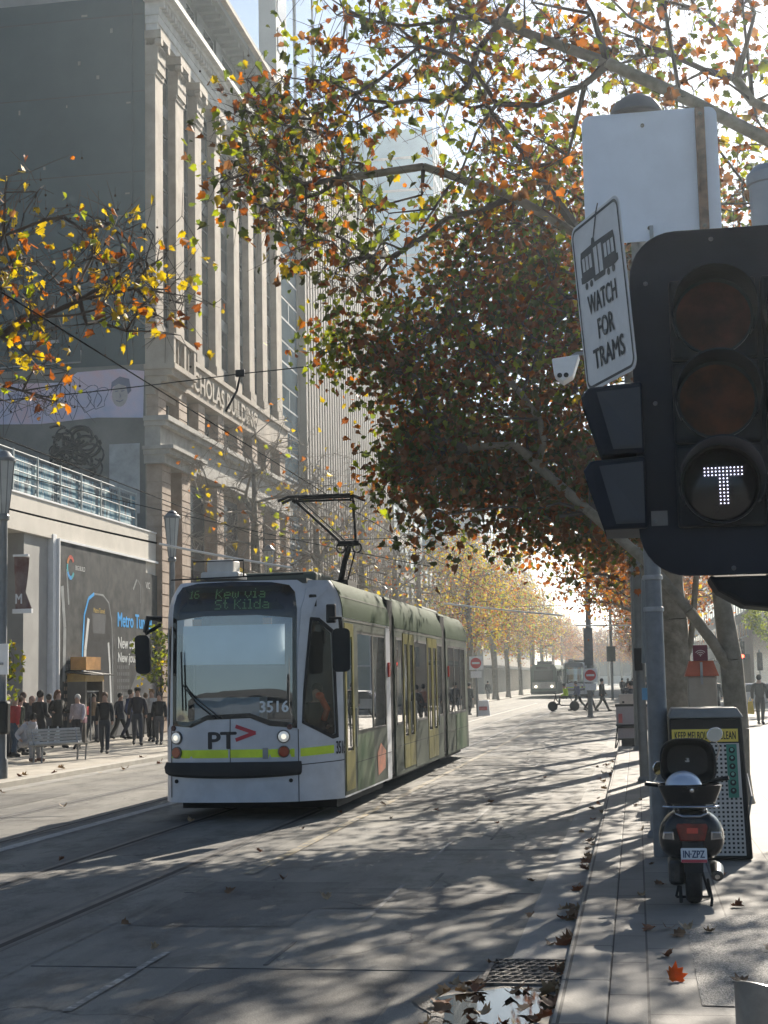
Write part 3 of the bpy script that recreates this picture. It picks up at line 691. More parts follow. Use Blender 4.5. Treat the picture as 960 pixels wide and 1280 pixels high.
def block(name, label, x0, x1, y0, y1, h, m, side, floors, bays, cat='building', gw=M_WIN):
    b = thing(name, label, cat, ((x0 + x1) / 2, (y0 + y1) / 2, 0))
    MB().box(x0, x1, y0, y1, 0, h).build('wall', m, b)
    xf = x1 if side > 0 else x0; fh = (h - 5) / floors; bw = (y1 - y0) / bays
    n_ = 0
    for i in range(floors):
        for j in range(bays):
            n_ += 1
            if n_ > 96: continue
            z = 5 + i * fh; y = y0 + j * bw
            f = MB().box(*sorted((xf, xf + side * .1)), y + bw * .18, y + bw * .82, z + fh * .15, z + fh * .8).build('window', M_STEEL, b)
            MB().box(*sorted((xf + side * .1, xf + side * .115)), y + bw * .22, y + bw * .78, z + fh * .2, z + fh * .76).build('pane', gw, f)
    MB().box(x0 - .3, x1 + .3, y0 - .3, y1 + .3, h, h + .6).build('roof', M_STONE, b)
    MB().box(*sorted((xf, xf + side * 1.8)), y0, y1, 3.4, 3.75).build('awning', M_BLACK, b)
    xs = (x0, x1); bx = (x1 - x0) / 5
    for i in range(min(floors, 5)):
        for j in range(5):
            z = h - 4 - i * fh; f = MB().box(x0 + j * bx + .8, x0 + j * bx + bx - .8, y0 - .08, y0, z, z + 1.8).build('window', gw, b)
    return b
M_BRK = mat('red_brown_render', (.26, .19, .15), .85, scale=.6); M_CRM = mat('cream_stucco', (.5, .46, .40), .85, scale=.5)
block('shop_building', 'cream shop building beyond the ribbed tower on the left side', -42, -19.2, 118.6, 136, 17, M_CRM, 1, 4, 6)
block('shop_building', 'red brown shop building on the left beyond the cream one', -42, -19.2, 136.4, 158, 13, M_BRK, 1, 3, 7)
block('office_block', 'grey office block far up the left side of the street', -42, -19.2, 190, 225, 36, mat('grey_render2', (.3, .3, .3), .85, scale=.5), 1, 8, 8)
block('office_block', 'tall cream office block at the far end of the left side', -42, -19.2, 226, 290, 28, M_CRM, 1, 6, 10)
block('shop_building', 'brown shop building half way up the right side of the street', 10, 32, 135, 160, 14, M_BRK, -1, 4, 7)
block('office_block', 'pale office block behind the right hand trees', 10, 32, 161, 215, 26, M_CRM, -1, 6, 10)
block('office_block', 'grey tower block at the far end of the right side', 10, 34, 216, 290, 42, mat('grey_render2'), -1, 9, 9)
block('end_building', 'hazy building closing the far end of the street', -20, 12, 430, 450, 11, mat('grey_render2'), 1, 5, 5)
sb = thing('added_reflection_block', 'long dark building added unseen behind the photographer for the windscreen reflection', 'building', (0, -62, 0))  # added out of view to darken the lower windscreen reflection
MB().box(-70, 60, -80, -60, 0, 9).build('wall', mat('dark_reflection_paint', (.045, .05, .055), .85, scale=.4), sb)
mb = MB()
for k in range(24): mb.box(-68 + k * 5.3, -65 + k * 5.3, -60, -59.95, 4, 7)
mb.build('window_band', M_WIN, sb); MB().box(-71, 61, -81, -59, 9, 9.6).build('roof', mat('dark_reflection_paint'), sb)
# glazed pavilion and white terrace across the square on the right
pv = thing('glass_pavilion', 'pale green glass pavilion with a white flat roof across the square', 'pavilion', (22, 110, 0))
MB().box(9, 42, 100, 118, .1, 9).build('glass_wall', mat('pale_green_glass', (.28, .38, .37), .15, var=.15, scale=.3), pv)
mb = MB()
for k in range(17): mb.box(9 + k * 2, 9.12 + k * 2, 99.85, 100, .1, 9)
for z in (3, 6): mb.box(9, 42, 99.87, 100, z, z + .12)
mb.build('mullions', M_WHITE, pv)
MB().box(8, 43, 98.5, 119, 9, 9.7).build('roof', M_WHITE, pv)
# ------------------------------------------------------------------ tram
TX, TY = -5.74, 30.0
M_TW = mat('tram_white', (.54, .56, .60), .32, var=.10, scale=2.5, spec=.5, coat=.3)
M_TG = mat('tram_green', (.018, .040, .015), .7, col2=(.032, .062, .027), scale=1.2, spec=.05)
M_TS = mat('tram_silver_green', (.06, .072, .056), .55, col2=(.11, .123, .098), scale=1.0, spec=.08)
M_TY = mat('tram_door_yellow', (.15, .135, .028), .4, var=.2, scale=3, spec=.12)
M_TGL = mat('tram_leaf_pattern', (.03, .075, .03), .5, col2=(.13, .16, .10), scale=1.6, spec=.1, detail=1)
M_GLASS = glassmat('tram_side_glass', (.34, .36, .34), .38, .015, refl=1.5, base=.06)
M_WIND = glassmat('windscreen_glass', (.86, .93, .97), .04, .01, dark=(.05, .08, .11), refl=1.8, base=.20)
M_CABG = glassmat('cab_window_glass', (.8, .85, .85), .05, .01, refl=.7, base=.02)
M_RUB = mat('rubber', (.02, .02, .021), .7, var=.2)
M_HIVIS = mat('hivis_yellow', (.65, .82, .04), .35, emit=(.5, .8, .02), estr=.0)
def curve_pts(raw, k=5):
    out = [Vector(raw[0])]
    for i in range(1, len(raw) - 1):
        a, b, c = Vector(raw[i - 1]), Vector(raw[i]), Vector(raw[i + 1]); d = min((a - b).length, (c - b).length) * .4
        p = b + (a - b).normalized() * d; q = b + (c - b).normalized() * d
        for j in range(k + 1): t = j / k; out.append(p * (1 - t) ** 2 + b * 2 * t * (1 - t) + q * t * t)
    return out + [Vector(raw[-1])]
RP = curve_pts([(-5.95, 21.42), (-5.35, 21.44), (-5.00, 21.52), (-4.70, 21.76), (-4.45, 22.0), (-4.37, 22.14), (-4.37, 45)])
LP = curve_pts([(-5.95, 21.42), (-6.55, 21.44), (-6.87, 21.52), (-7.05, 21.8), (-7.11, 22.14), (-7.11, 45)])
def cum(P):
    c = [0]
    for i in range(1, len(P)): c.append(c[-1] + (P[i] - P[i - 1]).length)
    return c
RC, LC = cum(RP), cum(LP)
def along(P, C, s):
    for i in range(1, len(P)):
        if s <= C[i] or i == len(P) - 1:
            t = (s - C[i - 1]) / (C[i] - C[i - 1]); return P[i - 1].lerp(P[i], t), (P[i] - P[i - 1]).normalized()
def inset(z): return 0 if z < 3.0 else .21 * ((z - 3.0) / .58) ** 2.4
def T(s, z, off=0.):
    if s >= 0: p, d = along(RP, RC, s); nr = Vector((d.y, -d.x))
    else: p, d = along(LP, LC, -s); nr = Vector((-d.y, d.x))
    q = p + nr * (off - inset(z)); rake = .05 * max(0, z - 1.3) * min(1, max(0, 1.75 - abs(s)) / .7)
    return (q.x, q.y + rake, z)
S0 = RC[-1] - (45 - 22.14)                                     # s where the flat side starts (Y = 22.14)
SL0 = LC[-1] - (45 - 22.14)
def sY(y): return S0 + (y - 22.14)
def patch(mb, outer, holes=(), step=.13, off=0., m=0, fn=T):
    v, t = tri2d(outer, holes, step); k = len(mb.v)
    mb.add([fn(a, b, off) for a, b in v], t, m)
    return mb
def solid(name, outer, holes, off, mats, parent, step=.13, th=.02, fn=T, **k):
    """a curved plate with thickness: front and back skins and rims"""
    v, t = tri2d(outer, holes, step); n = len(v); mb = MB()
    mb.add([fn(a, b, off) for a, b in v] + [fn(a, b, off - th) for a, b in v], list(t) + [tuple(n + i for i in q[::-1]) for q in t])
    ec = Counter(tuple(sorted(e)) for q in t for e in ((q[0], q[1]), (q[1], q[2]), (q[2], q[0])))
    for (a, b), c in ec.items():
        if c == 1: mb.f.append([a, b, b + n, a + n]); mb.m.append(0)
    o = mb.build(name, mats, parent, smooth=True, autosmooth=30, **k)
    return o
def P4(y0, y1, z0, z1): return [(sY(y0), z0), (sY(y1), z0), (sY(y1), z1), (sY(y0), z1)]
tram = thing('tram', 'large white and green three section tram coming towards us in the centre', 'tram', (TX, TY, 0))
# nose and first section
wsc = [(-.87, 1.47), (-.6, 1.45), (-.35, 1.55), (.3, 1.57), (.6, 1.46), (.93, 1.42), (.93, 2.3), (.93, 2.97), (.4, 3.02), (-.4, 3.02), (-.87, 2.97)]
cabR = [(1.10, 1.44), (1.60, 1.22), (1.66, 1.24), (1.60, 2.74), (1.36, 2.92), (1.26, 2.93)]
cabL = [(-1.06, 1.42), (-1.30, 1.3), (-1.30, 2.85), (-1.02, 2.9)]
d1 = P4(22.2, 22.95, .36, 2.9); w1 = P4(23.28, 24.62, 1.22, 2.78); w2 = P4(24.72, 25.92, 1.22, 2.78)
side_end = 26.48
outer = [(-(SL0 + 4.34), .27), (sY(side_end), .27), (sY(side_end), 3.55), (-(SL0 + 4.34), 3.55)]
wl = [[(-(SL0 + a), .27 + b), (-(SL0 + c), .27 + b), (-(SL0 + c), 2.78), (-(SL0 + a), 2.78)] for a, b, c in ((.3, 1.0, 1.3), (1.5, 1.0, 2.9))]
nose = solid('body_shell', outer, [wsc, cabR, cabL, d1, w1, w2] + wl, 0, M_TW, tram, .15, .03)
gl = MB(); patch(gl, wsc, step=.2, off=.004); gl.build('windscreen', M_WIND, tram, smooth=True)
fr_o = [(-.93, 1.40), (-.6, 1.37), (-.35, 1.48), (.3, 1.50), (.6, 1.38), (1.00, 1.34), (.99, 2.3), (1.00, 3.1), (.99, 3.36), (.90, 3.47), (.6, 3.52), (0, 3.545), (-.6, 3.53), (-.88, 3.48), (-.96, 3.36), (-.95, 2.6)]
solid('windscreen_surround', fr_o, [wsc], .012, mat('black_frit', (.015, .016, .017), .12, var=.1, coat=.5), tram, .15, .01)
gl = MB(); patch(gl, cabR, step=.2, off=.0); gl.build('cab_side_window', M_CABG, tram, smooth=True)
solid('cab_window_seal', [(1.05, 1.42), (1.60, 1.16), (1.71, 1.18), (1.65, 2.78), (1.38, 2.97), (1.22, 2.98)], [cabR], .008, M_RUB, tram, .15, .006)
gl = MB(); patch(gl, cabL, step=.2, off=-.01); gl.build('cab_side_window', M_GLASS, tram, smooth=True)
# A pillar, bonnet seam, apron lines
mb = MB()
for a in ([(0, .84), (0, 1.53)], [(-.98, .34), (-.98, 1.36)], [(1.02, .27), (1.02, 1.35)], [(1.02, .80), (1.84, .84)]):
    mb.tube([T(s, z, .001) for s, z in [(a[0][0] + (a[1][0] - a[0][0]) * q / 12, a[0][1] + (a[1][1] - a[0][1]) * q / 12) for q in range(13)]], .006, 4)
mb.build('panel_seams', M_DARK, tram)
pil = solid('windscreen_pillar', [(1.00, 1.32), (1.06, 1.34), (1.10, 2.2), (1.20, 2.95), (1.34, 3.25), (1.6, 3.42), (1.6, 3.5), (1.2, 3.42), (1.06, 3.1), (1.0, 2.3)], [], .03, M_TW, tram, .12, .03)
# bumper
v = []; mb = MB()
bp = [(-1.02 + 2.06 * i / 24) for i in range(25)]
rows = [(.85, .02), (.86, .07), (.79, .10), (.70, .085), (.66, .02)]
for s in bp:
    for z, o in rows:
        zz_ = z - (.04 * (1 - (s / 1.03) ** 2) if z < .72 else 0)
        v.append(T(s, zz_, o))
fs = [(i * 5 + j, i * 5 + j + 1, (i + 1) * 5 + j + 1, (i + 1) * 5 + j) for i in range(24) for j in range(4)] + [(0, 1, 2, 3, 4), tuple(24 * 5 + j for j in (4, 3, 2, 1, 0))]
mb.add(v, fs); mb.build('bumper', M_RUB, tram, smooth=True)
# yellow band
patch(MB(), [(-.97, .92), (-.03, .92), (-.03, 1.04), (-.97, 1.04)], step=.2, off=.004).build('reflective_band', M_HIVIS, tram)
patch(MB(), [(1.05, .92), (1.62, .95), (1.62, 1.07), (1.05, 1.04)], step=.15, off=.004).build('reflective_band', M_HIVIS, tram)
patch(MB(), [(.0, .92), (.96, .92), (.96, 1.04), (.0, 1.04)], step=.2, off=.004).build('reflective_band', M_HIVIS, tram)
# lamps
def on_nose(s, z):
    p = Vector(T(s, z)); q = Vector(T(s + .03, z)); x = (q - p).normalized(); return frame(p, x, (0, 0, 1))
for s in (-.85, .80):
    F = on_nose(s, 1.22)
    def disc(r0, r1, z0, z1, name, m, par, F=F, n=20):
        mb = MB(); mb.lathe([(r0 * .2, z0), (r0, z0), (r1, z1), (r1 * .2, z1)], (0, 0, 0), n, M=None)
        mb.v = [tuple(F @ Vector(p)) for p in mb.v]; return mb.build(name, m, par, smooth=True)
    h = disc(.10, .095, -.01, .03, 'headlight', mat('lamp_bezel', (.10, .10, .10), .3, .6), tram)
    disc(.08, .07, .03, .036, 'lens', mat('headlight_glass', (.75, .76, .72), .12, .2, emit=(1, .98, .9), estr=.08, coat=.6), h)
    disc(.04, .03, .036, .05, 'bulb', mat('lamp_bulb', (.5, .5, .45), .1, .8, emit=(1, .95, .8), estr=.4), h)
    F2 = on_nose(s, 1.00)
    h2 = disc(.092, .087, -.01, .028, 'indicator_light', mat('lamp_bezel'), tram, F2)
    disc(.075, .065, .028, .04, 'lens', mat('red_orange_lens', (.35, .06, .025), .15, coat=.6), h2, F2)
    F3 = on_nose(s + (-.07 if s < 0 else .09), 1.36)
    disc(.045, .04, -.01, .02, 'marker_light', mat('dark_red_lens', (.08, .03, .03), .25), tram, F3)
for s, z in ((-.86, .58), (.90, .58)):
    F = on_nose(s, z); mb = MB().lathe([(.005, -.01), (.03, -.01), (.03, .012), (.005, .012)], n=10); mb.v = [tuple(F @ Vector(p)) for p in mb.v]; mb.build('bolt', M_DARK, tram)
F = on_nose(.53, .98); mb = MB().box(-.04, .04, -.08, .08, -.01, .015); mb.v = [tuple(F @ Vector(p)) for p in mb.v]; mb.build('coupling_catch', M_STEEL, tram)
# lettering on the nose
def nfn(s0, z0, off=.006, slope=0.): return lambda x, y, z: T(s0 + x, z0 + y + slope * x, off + z)
mb = MB(); text(mb, 'PT', None, .24, .42, 0, fn=nfn(-.12, 1.175), bold=.012)
def stroke(mb, pts, w, m=0, off=.008):
    for i in range(len(pts) - 1):
        a, b = Vector(pts[i]), Vector(pts[i + 1]); nrm = Vector((-(b - a).y, (b - a).x)).normalized() * w / 2; e = (b - a).normalized() * w * .3
        mb.add([T(*(a + nrm - e), off), T(*(b + nrm + e), off), T(*(b - nrm + e), off), T(*(a - nrm - e), off)], [(0, 1, 2, 3)], m)
stroke(mb, [(.10, 1.375), (.37, 1.28), (.10, 1.185)], .055, 1)
mb.build('operator_logo', [mat('logo_black', (.02, .02, .025), .4), mat('logo_red', (.45, .03, .05), .4)], tram)
mb = MB(); text(mb, '3516', None, .165, .42, 0, fn=nfn(.66, 1.66, .012), bold=.006); mb.build('fleet_number', mat('number_white', (.6, .65, .68), .5), tram)
mb = MB(); text(mb, '3516', None, .19, .20, 0, fn=nfn(1.76, 1.03, .006), bold=.004); mb.build('fleet_number', mat('logo_black'), tram)
mb = MB(); text(mb, '3516', None, .15, .3, 0, fn=lambda x, y, z: (-4.34 + z + 0 * x, 30.1 + x, 3.12 + y)); 
# destination display
mled = mat('display_green_led', (.03, .08, .03), .4, emit=(.22, .5, .2), estr=.055)
dsp = MB(); patch(dsp, [(-.80, 3.10), (.80, 3.10), (.78, 3.46), (-.78, 3.46)], step=.2, off=.014); dsp = dsp.build('destination_display', mat('display_black', (.022, .026, .024), .2), tram)
LED = {'K': ['10001', '10010', '10100', '11000', '10100', '10010', '10001'], 'e': ['00000', '00000', '01110', '10001', '11111', '10000', '01110'], 'w': ['00000', '00000', '10001', '10101', '10101', '10101', '01010'],
       'v': ['00000', '00000', '10001', '10001', '10001', '01010', '00100'], 'i': ['010', '000', '110', '010', '010', '010', '111'], 'a': ['00000', '00000', '01110', '00001', '01111', '10001', '01111'],
       'S': ['01111', '10000', '10000', '01110', '00001', '00001', '11110'], 't': ['0100', '0100', '1110', '0100', '0100', '0101', '0010'], 'l': ['110', '010', '010', '010', '010', '010', '111'], 'd': ['00001', '00001', '01101', '10011', '10001', '10001', '01111'], ' ': ['00'] * 7,
       '1': ['010', '110', '010', '010', '010', '010', '111'], '6': ['01110', '10000', '10000', '11110', '10001', '10001', '01110']}
mb = MB()
def dots(s, x0, z1, p):
    x = x0
    for ch in s:
        g_ = LED[ch]
        for r_, row in enumerate(g_):
            for c_, b_ in enumerate(row):
                if b_ == '1': a, z = x + c_ * p, z1 - r_ * p; h = p * .40; mb.add([T(a - h, z - h, .017), T(a + h, z - h, .017), T(a + h, z + h, .017), T(a - h, z + h, .017)], [(0, 1, 2, 3)])
        x += (len(g_[0]) + 1) * p
dots('Kew via', -.24, 3.42, .0215); dots('St Kilda', -.24, 3.255, .0215); dots('16', -.66, 3.41, .018)
mb.build('led_text', mled, dsp)
# mirrors
for sg, bx in ((-1, (-7.11, 21.9)), (1, (-4.36, 21.95))):
    if sg < 0:
        mi = MB().tube([(bx[0] + .05, bx[1] - .3, 3.0), (bx[0] - .12, bx[1] - .42, 3.02), (bx[0] - .16, bx[1] - .42, 2.8)], .045, 8).tube([(bx[0] + .02, bx[1] - .25, 2.92), (bx[0] - .16, bx[1] - .42, 2.78)], .03, 6).build('mirror_arm', M_BLACK, tram, smooth=True)
        m_ = MB(); v, t = tri2d(rrect(-.11, .11, -.30, .30, .07)); M_ = frame((bx[0] - .19, bx[1] - .48, 2.46), (1, .15, 0), (-.04, 0, 1)); m_.prism(rrect(-.11, .11, -.28, .30, .07), M_, -.13); m_.build('mirror', M_BLACK, mi)
    else:
        mi = MB().tube([(bx[0] - .12, bx[1] - .28, 2.95), (bx[0] + .04, bx[1] - .25, 2.95), (bx[0] + .06, bx[1] - .2, 2.6)], .035, 8).build('mirror_arm', M_BLACK, tram, smooth=True)
        m_ = MB(); M_ = frame((bx[0] + .06, bx[1] - .32, 2.45), (.97, .25, 0), (0, 0, 1)); m_.prism(rrect(-.13, .13, -.30, .34, .07), M_, .11); m_.build('mirror', M_BLACK, mi)
MB().obox((-4.46, 21.72, 3.02), .14, .10, .28).build('camera_housing', M_BLACK, tram, bevel=.02)
# wiper
mb = MB(); mb.tube([T(-.22, 1.50, .04), T(-.5, 1.72, .05), T(-.74, 2.02, .05)], .012, 5).tube([T(-.14, 1.50, .04), T(-.42, 1.72, .05), T(-.70, 1.95, .05)], .009, 5); mb.tube([T(-.72, 1.62, .05), T(-.76, 2.5, .05)], .014, 5)
mb.build('wiper', M_BLACK, tram)
# cab interior: blind, dashboard, bulkhead, hazard lamps
bl = MB(); v, t = tri2d([(-.78, 2.30), (.82, 2.28), (.82, 2.88), (-.78, 2.88)], step=.3); bl.add([T(a, b, -.035) for a, b in v], t).build('sun_blind', mat('pale_blue_blind', (.78, .88, .94), .8, var=.04), tram)
MB().box(-6.85, -5.05, 21.75, 22.5, .9, 1.45).box(-6.5, -5.6, 21.7, 22.2, 1.45, 1.62).build('dashboard', mat('dash_grey', (.16, .18, .20), .6), tram)
MB().box(-6.55, -5.55, 21.62, 22.1, 1.46, 1.80).build('console_panel', mat('console_pale', (.62, .70, .74), .5, scale=3), tram)
MB().box(-7.0, -4.5, 23.1, 23.14, .3, 3.4).build('bulkhead', mat('cab_dark', (.05, .055, .06), .7), tram)
for s in (-.55, .55): MB().obox(Vector(T(s, 2.93, -.06)), .13, .06, .1).build('amber_lamp', mat('amber_lens', (.45, .22, .08), .3), tram)
for a in ((1.28, 3.22),):
    F = on_nose(*a); mb = MB().prism(rrect(-.06, .06, -.1, .1, .02), F, .012); mb.build('number_slot', M_RUB, tram)
solid('side_panel', P4(22.16, 26.02, .3, 2.97), [d1, w1, w2], .006, M_TS, tram, .6, .006)
# rest of the cars
def section(y0, y1, feats, name):
    o = thing_part = None
    holes = [f[1] for f in feats]
    return solid(name, P4(y0, y1, .27, 3.55), holes, 0, M_TS, tram, .5, .03)
def rect4(y0, y1, z0, z1): return P4(y0, y1, z0, z1)
def side_window(y0, y1, z0=1.22, z1=2.78):
    f = solid('window_frame', rect4(y0 - .03, y1 + .03, z0 - .03, z1 + .03), [rect4(y0 + .02, y1 - .02, z0 + .02, z1 - .02)], .006, M_RUB, tram, 3, .012)
    patch(MB(), rect4(y0, y1, z0, z1), step=3, off=0).build('pane', M_GLASS, f)
def door(y0, y1):
    f = solid('door', rect4(y0, y1, .36, 2.9), [rect4(y0 + .13, y1 - .13, .95, 2.7)], .014, M_TY, tram, 3, .03)
    patch(MB(), rect4(y0 + .12, y1 - .12, .94, 2.71), step=3, off=.004).build('pane', M_GLASS, f)
    mb = MB(); mb.tube([T(sY(y1 - .06), 1.0, .05), T(sY(y1 - .06), 1.6, .05)], .014, 6); mb.build('handle', M_STEEL, f)
side_window(23.28, 24.62); side_window(24.72, 25.92); door(22.22, 22.93)
mid_h = [rect4(27.2, 27.85, 1.22, 2.78), rect4(27.95, 29.4, .36, 2.9), rect4(29.5, 31.2, 1.22, 2.78), rect4(31.3, 32.85, .36, 2.9), rect4(32.95, 33.75, 1.22, 2.78)]
solid('body_shell', P4(27.02, 33.88, .27, 3.55), mid_h, 0, M_TS, tram, .6, .03)
rear_h = [rect4(34.9, 36.0, 1.22, 2.78), rect4(36.1, 37.2, 1.22, 2.78), rect4(37.3, 38.3, 1.22, 2.78)]
solid('body_shell', P4(34.55, 38.9, .27, 3.55), rear_h, 0, M_TS, tram, .6, .03)
for a, b in ((27.2, 27.85), (29.5, 31.2), (32.95, 33.75), (34.9, 36.0), (36.1, 37.2), (37.3, 38.3)): side_window(a, b)
door(27.97, 28.66); door(28.69, 29.38); door(31.32, 32.06); door(32.09, 32.83)
# far side walls
def TL(s, z, off=0.): return (-7.11 - off + inset(z), s, z)
for y0, y1, hs in ((27.02, 33.88, [(27.3, 29.2), (29.4, 31.4), (31.6, 33.6)]), (34.55, 38.9, [(34.9, 36.5), (36.7, 38.4)])):
    hl = [[(a, 1.22), (b, 1.22), (b, 2.78), (a, 2.78)] for a, b in hs]
    solid('body_shell', [(y0, .27), (y1, .27), (y1, 3.55), (y0, 3.55)], hl, 0, M_TS, tram, .8, .03, fn=TL)
    for h in hl: patch(MB(), h, step=3, off=-.01, fn=TL).build('far_window', M_GLASS, tram)
for h in wl: patch(MB(), h, step=3, off=-.01).build('far_window', M_GLASS, tram)
# roofs: green upper fairing as its own plate + flat roof
for y0, y1 in ((22.16, 26.48), (27.02, 33.88), (34.55, 38.9)):
    solid('roof_fairing', P4(y0, y1, 2.98, 3.56), [], .006, M_TG, tram, .14, .008)
    MB().box(-6.62, -4.86, y0 - (.3 if y0 < 23 else 0), y1, 3.50, 3.575).build('roof', mat('roof_dark', (.06, .065, .06), .7), tram)
mb = MB()
for a, b, c, d in ((22.2, 26.4, 2.94, 2.955), (27.05, 33.8, 2.94, 2.955), (34.6, 38.8, 2.94, 2.955), (23.0, 26.4, .74, .75), (27.05, 33.8, .80, .81), (34.6, 38.8, .80, .81), (22.16, 26.4, 3.30, 3.31)):
    patch(mb, rect4(a, b, c, d), step=9, off=.016)
for y in (23.1, 24.68, 26.0, 29.45, 31.25): patch(mb, rect4(y, y + .012, .3, 2.9), step=9, off=.009)
mb.build('panel_seams', M_DARK, tram)
patch(MB(), rect4(23.12, 24.66, .3, 1.17), step=.7, off=.012).build('leaf_panel', M_TGL, tram)
patch(MB(), rect4(29.47, 31.23, .3, 1.17), step=.7, off=.012).build('leaf_panel', M_TS, tram)
patch(MB(), rect4(36.2, 38.3, .3, 1.17), step=.7, off=.012).build('leaf_panel', M_TGL, tram)
v, t = tri2d([(sY(25.0), .42), (sY(25.7), .5), (sY(25.8), .8), (sY(25.3), .95), (sY(24.95), .8)], step=.3); MB().add([T(a, b, .014) for a, b in v], t).build('orange_motif', mat('orange_red_motif', (.42, .12, .05), .4, var=.4), tram)
patch(MB(), rect4(26.02, 26.48, .3, 2.9), step=.7, off=.005).build('pale_panel', M_TW, tram)
for y in (26.24, 34.85): MB().obox(Vector(T(sY(y), 2.2, .02)), .04, .14, .26).build('side_light', mat('red_lens', (.5, .03, .02), .2, coat=.5), tram, bevel=.01)
# gangway bellows
for y0, y1 in ((26.48, 27.02), (33.88, 34.55)):
    mb = MB(); n_ = 9
    for i in range(n_):
        a = y0 + (y1 - y0) * i / n_; b = y0 + (y1 - y0) * (i + 1) / n_; e = .10 if i % 2 else .03
        mb.box(-7.11 + e, -4.37 - e, a, b, .35, 3.5 - e)
    mb.build('gangway_bellows', M_RUB, tram)
# rear cab end
mb = MB(); mb.add([(-7.11, 38.9, .27), (-4.37, 38.9, .27), (-4.9, 39.8, .3), (-6.6, 39.8, .3), (-6.8, 38.9, 3.55), (-4.7, 38.9, 3.55), (-5.1, 39.6, 3.5), (-6.4, 39.6, 3.5)],
                 [(0, 3, 2, 1), (4, 5, 6, 7), (1, 2, 6, 5), (2, 3, 7, 6), (3, 0, 4, 7)]); mb.build('rear_cab', M_TW, tram)
# underframe, bogies with wheels, floor, ceiling
MB().box(-6.95, -4.53, 22.3, 26.4, .12, .3).box(-6.9, -4.58, 27.1, 33.8, .16, .3).box(-6.9, -4.58, 34.6, 38.8, .14, .3).build('underframe', M_DARK, tram)
MB().box(-7.05, -4.43, 22.2, 38.85, .3, .36).build('floor', mat('vinyl_floor', (.10, .10, .11), .6), tram)
MB().box(-6.95, -4.55, 23.2, 38.85, 3.0, 3.04).build('ceiling', mat('ceiling_panel', (.45, .45, .43), .6), tram)
for yb in (24.2, 36.6):
    bg_ = MB().box(-6.6, -4.9, yb - 1.1, yb + 1.1, .1, .3).build('bogie', M_DARK, tram)
    for yy in (yb - .9, yb + .9):
        for xx in (-6.5, -5.0):
            M_ = Matrix.Rotation(R(90), 4, 'Y').to_3x3(); MB().lathe([(.05, -.06), (.29, -.06), (.30, 0), (.27, .05), (.05, .05)], (xx, yy, .31), 20, M=M_).build('wheel', M_IRON, bg_, smooth=True)
# seats and grab poles
for k, y in enumerate([23.9, 24.7, 25.5, 29.7, 30.6, 35.2, 36.0, 36.9, 37.8]):
    for x in (-6.75, -5.2):
        s_ = MB().box(x, x + .5, y, y + .42, .75, .85).build('seat', mat('seat_green', (.05, .12, .07), .8, var=.3, scale=9), tram, bevel=.03)
        MB().box(x, x + .5, y + .38, y + .46, .85, 1.4).build('backrest', mat('seat_green'), s_, bevel=.03)
for y in (23.4, 25.0, 28.0, 29.4, 31.3, 32.8, 35.5, 37.2):
    MB().tube([(-5.0, y, .36), (-5.0, y, 3.0)], .02, 6).build('grab_pole', mat('grab_yellow', (.6, .5, .05), .4), tram)
# roof equipment
MB().box(-6.55, -5.95, 21.95, 22.5, 3.6, 3.72).obox((-6.25, 22.2, 3.8), .42, .42, .22).build('air_conditioner', mat('roof_white_box', (.55, .55, .54), .5), tram, bevel=.03)
mb = MB(); mb.tube([(-6.65, 21.9, 3.62), (-6.65, 21.9, 3.88), (-5.85, 21.9, 3.88), (-5.85, 21.9, 3.62)], .015, 6); mb.tube([(-7.0, 21.9, 3.61), (-4.9, 21.85, 3.64)], .012, 5); mb.build('roof_rail', M_BLACK, tram)
for y0, y1 in ((23.2, 24.6), (27.6, 30.5), (31, 33.2), (35.2, 38)): MB().box(-6.5, -5.0, y0, y1, 3.58, 3.78 if y0 < 24 or y0 > 35 else 3.7).build('roof_box', mat('roof_box_grey', (.09, .11, .09), .7), tram, bevel=.05)
# pantograph
pg = thing_p = MB().box(-5.3, -4.75, 24.6, 25.4, 3.58, 3.72).build('pantograph', M_DARK, tram)
mb = MB(); mb.tube([(-5.02, 25.3, 3.72), (-4.86, 24.9, 4.05), (-4.75, 24.8, 4.32)], [.055, .05, .045], 8); mb.tube([(-4.9, 25.3, 3.72), (-4.66, 24.8, 4.2)], .015, 6)
mb.build('lower_arm', M_DARK, pg, smooth=True)
for x in (-4.9, -4.62): mb = MB(); mb.tube([(x + .075 * math.cos(a), 24.8, 4.28 + .085 * math.sin(a)) for a in np.linspace(0, 6.28, 14)], .016, 6, caps=False); mb.build('ring', M_DARK, pg)
mb = MB(); mb.tube([(-4.95, 24.8, 4.36), (-4.58, 24.8, 4.36)], .05, 8); mb.tube([(-4.9, 24.8, 4.38), (-5.72, 24.95, 5.14)], .027, 6); mb.tube([(-4.64, 24.8, 4.38), (-4.70, 24.95, 5.10)], .027, 6); mb.tube([(-4.8, 24.8, 4.38), (-5.6, 24.97, 5.12)], .012, 5)
mb.build('upper_arm', M_DARK, pg, smooth=True)
mb = MB()
for y, z in ((24.8, 5.20), (25.1, 5.20)): mb.tube([(-6.0, y, z - .07), (-5.82, y, z), (-4.72, y, z), (-4.52, y, z - .08)], .025, 6)
for x in (-5.72, -4.72): mb.tube([(x, 24.8, 5.18), (x, 25.1, 5.18)], .02, 6); mb.tube([(x, 24.95, 5.1), (x, 24.95, 5.2)], .04, 6)
mb.tube([(-5.75, 24.8, 5.12), (-4.7, 24.8, 5.11)], .02, 6)
mb.build('collector_head', M_DARK, pg, smooth=True)

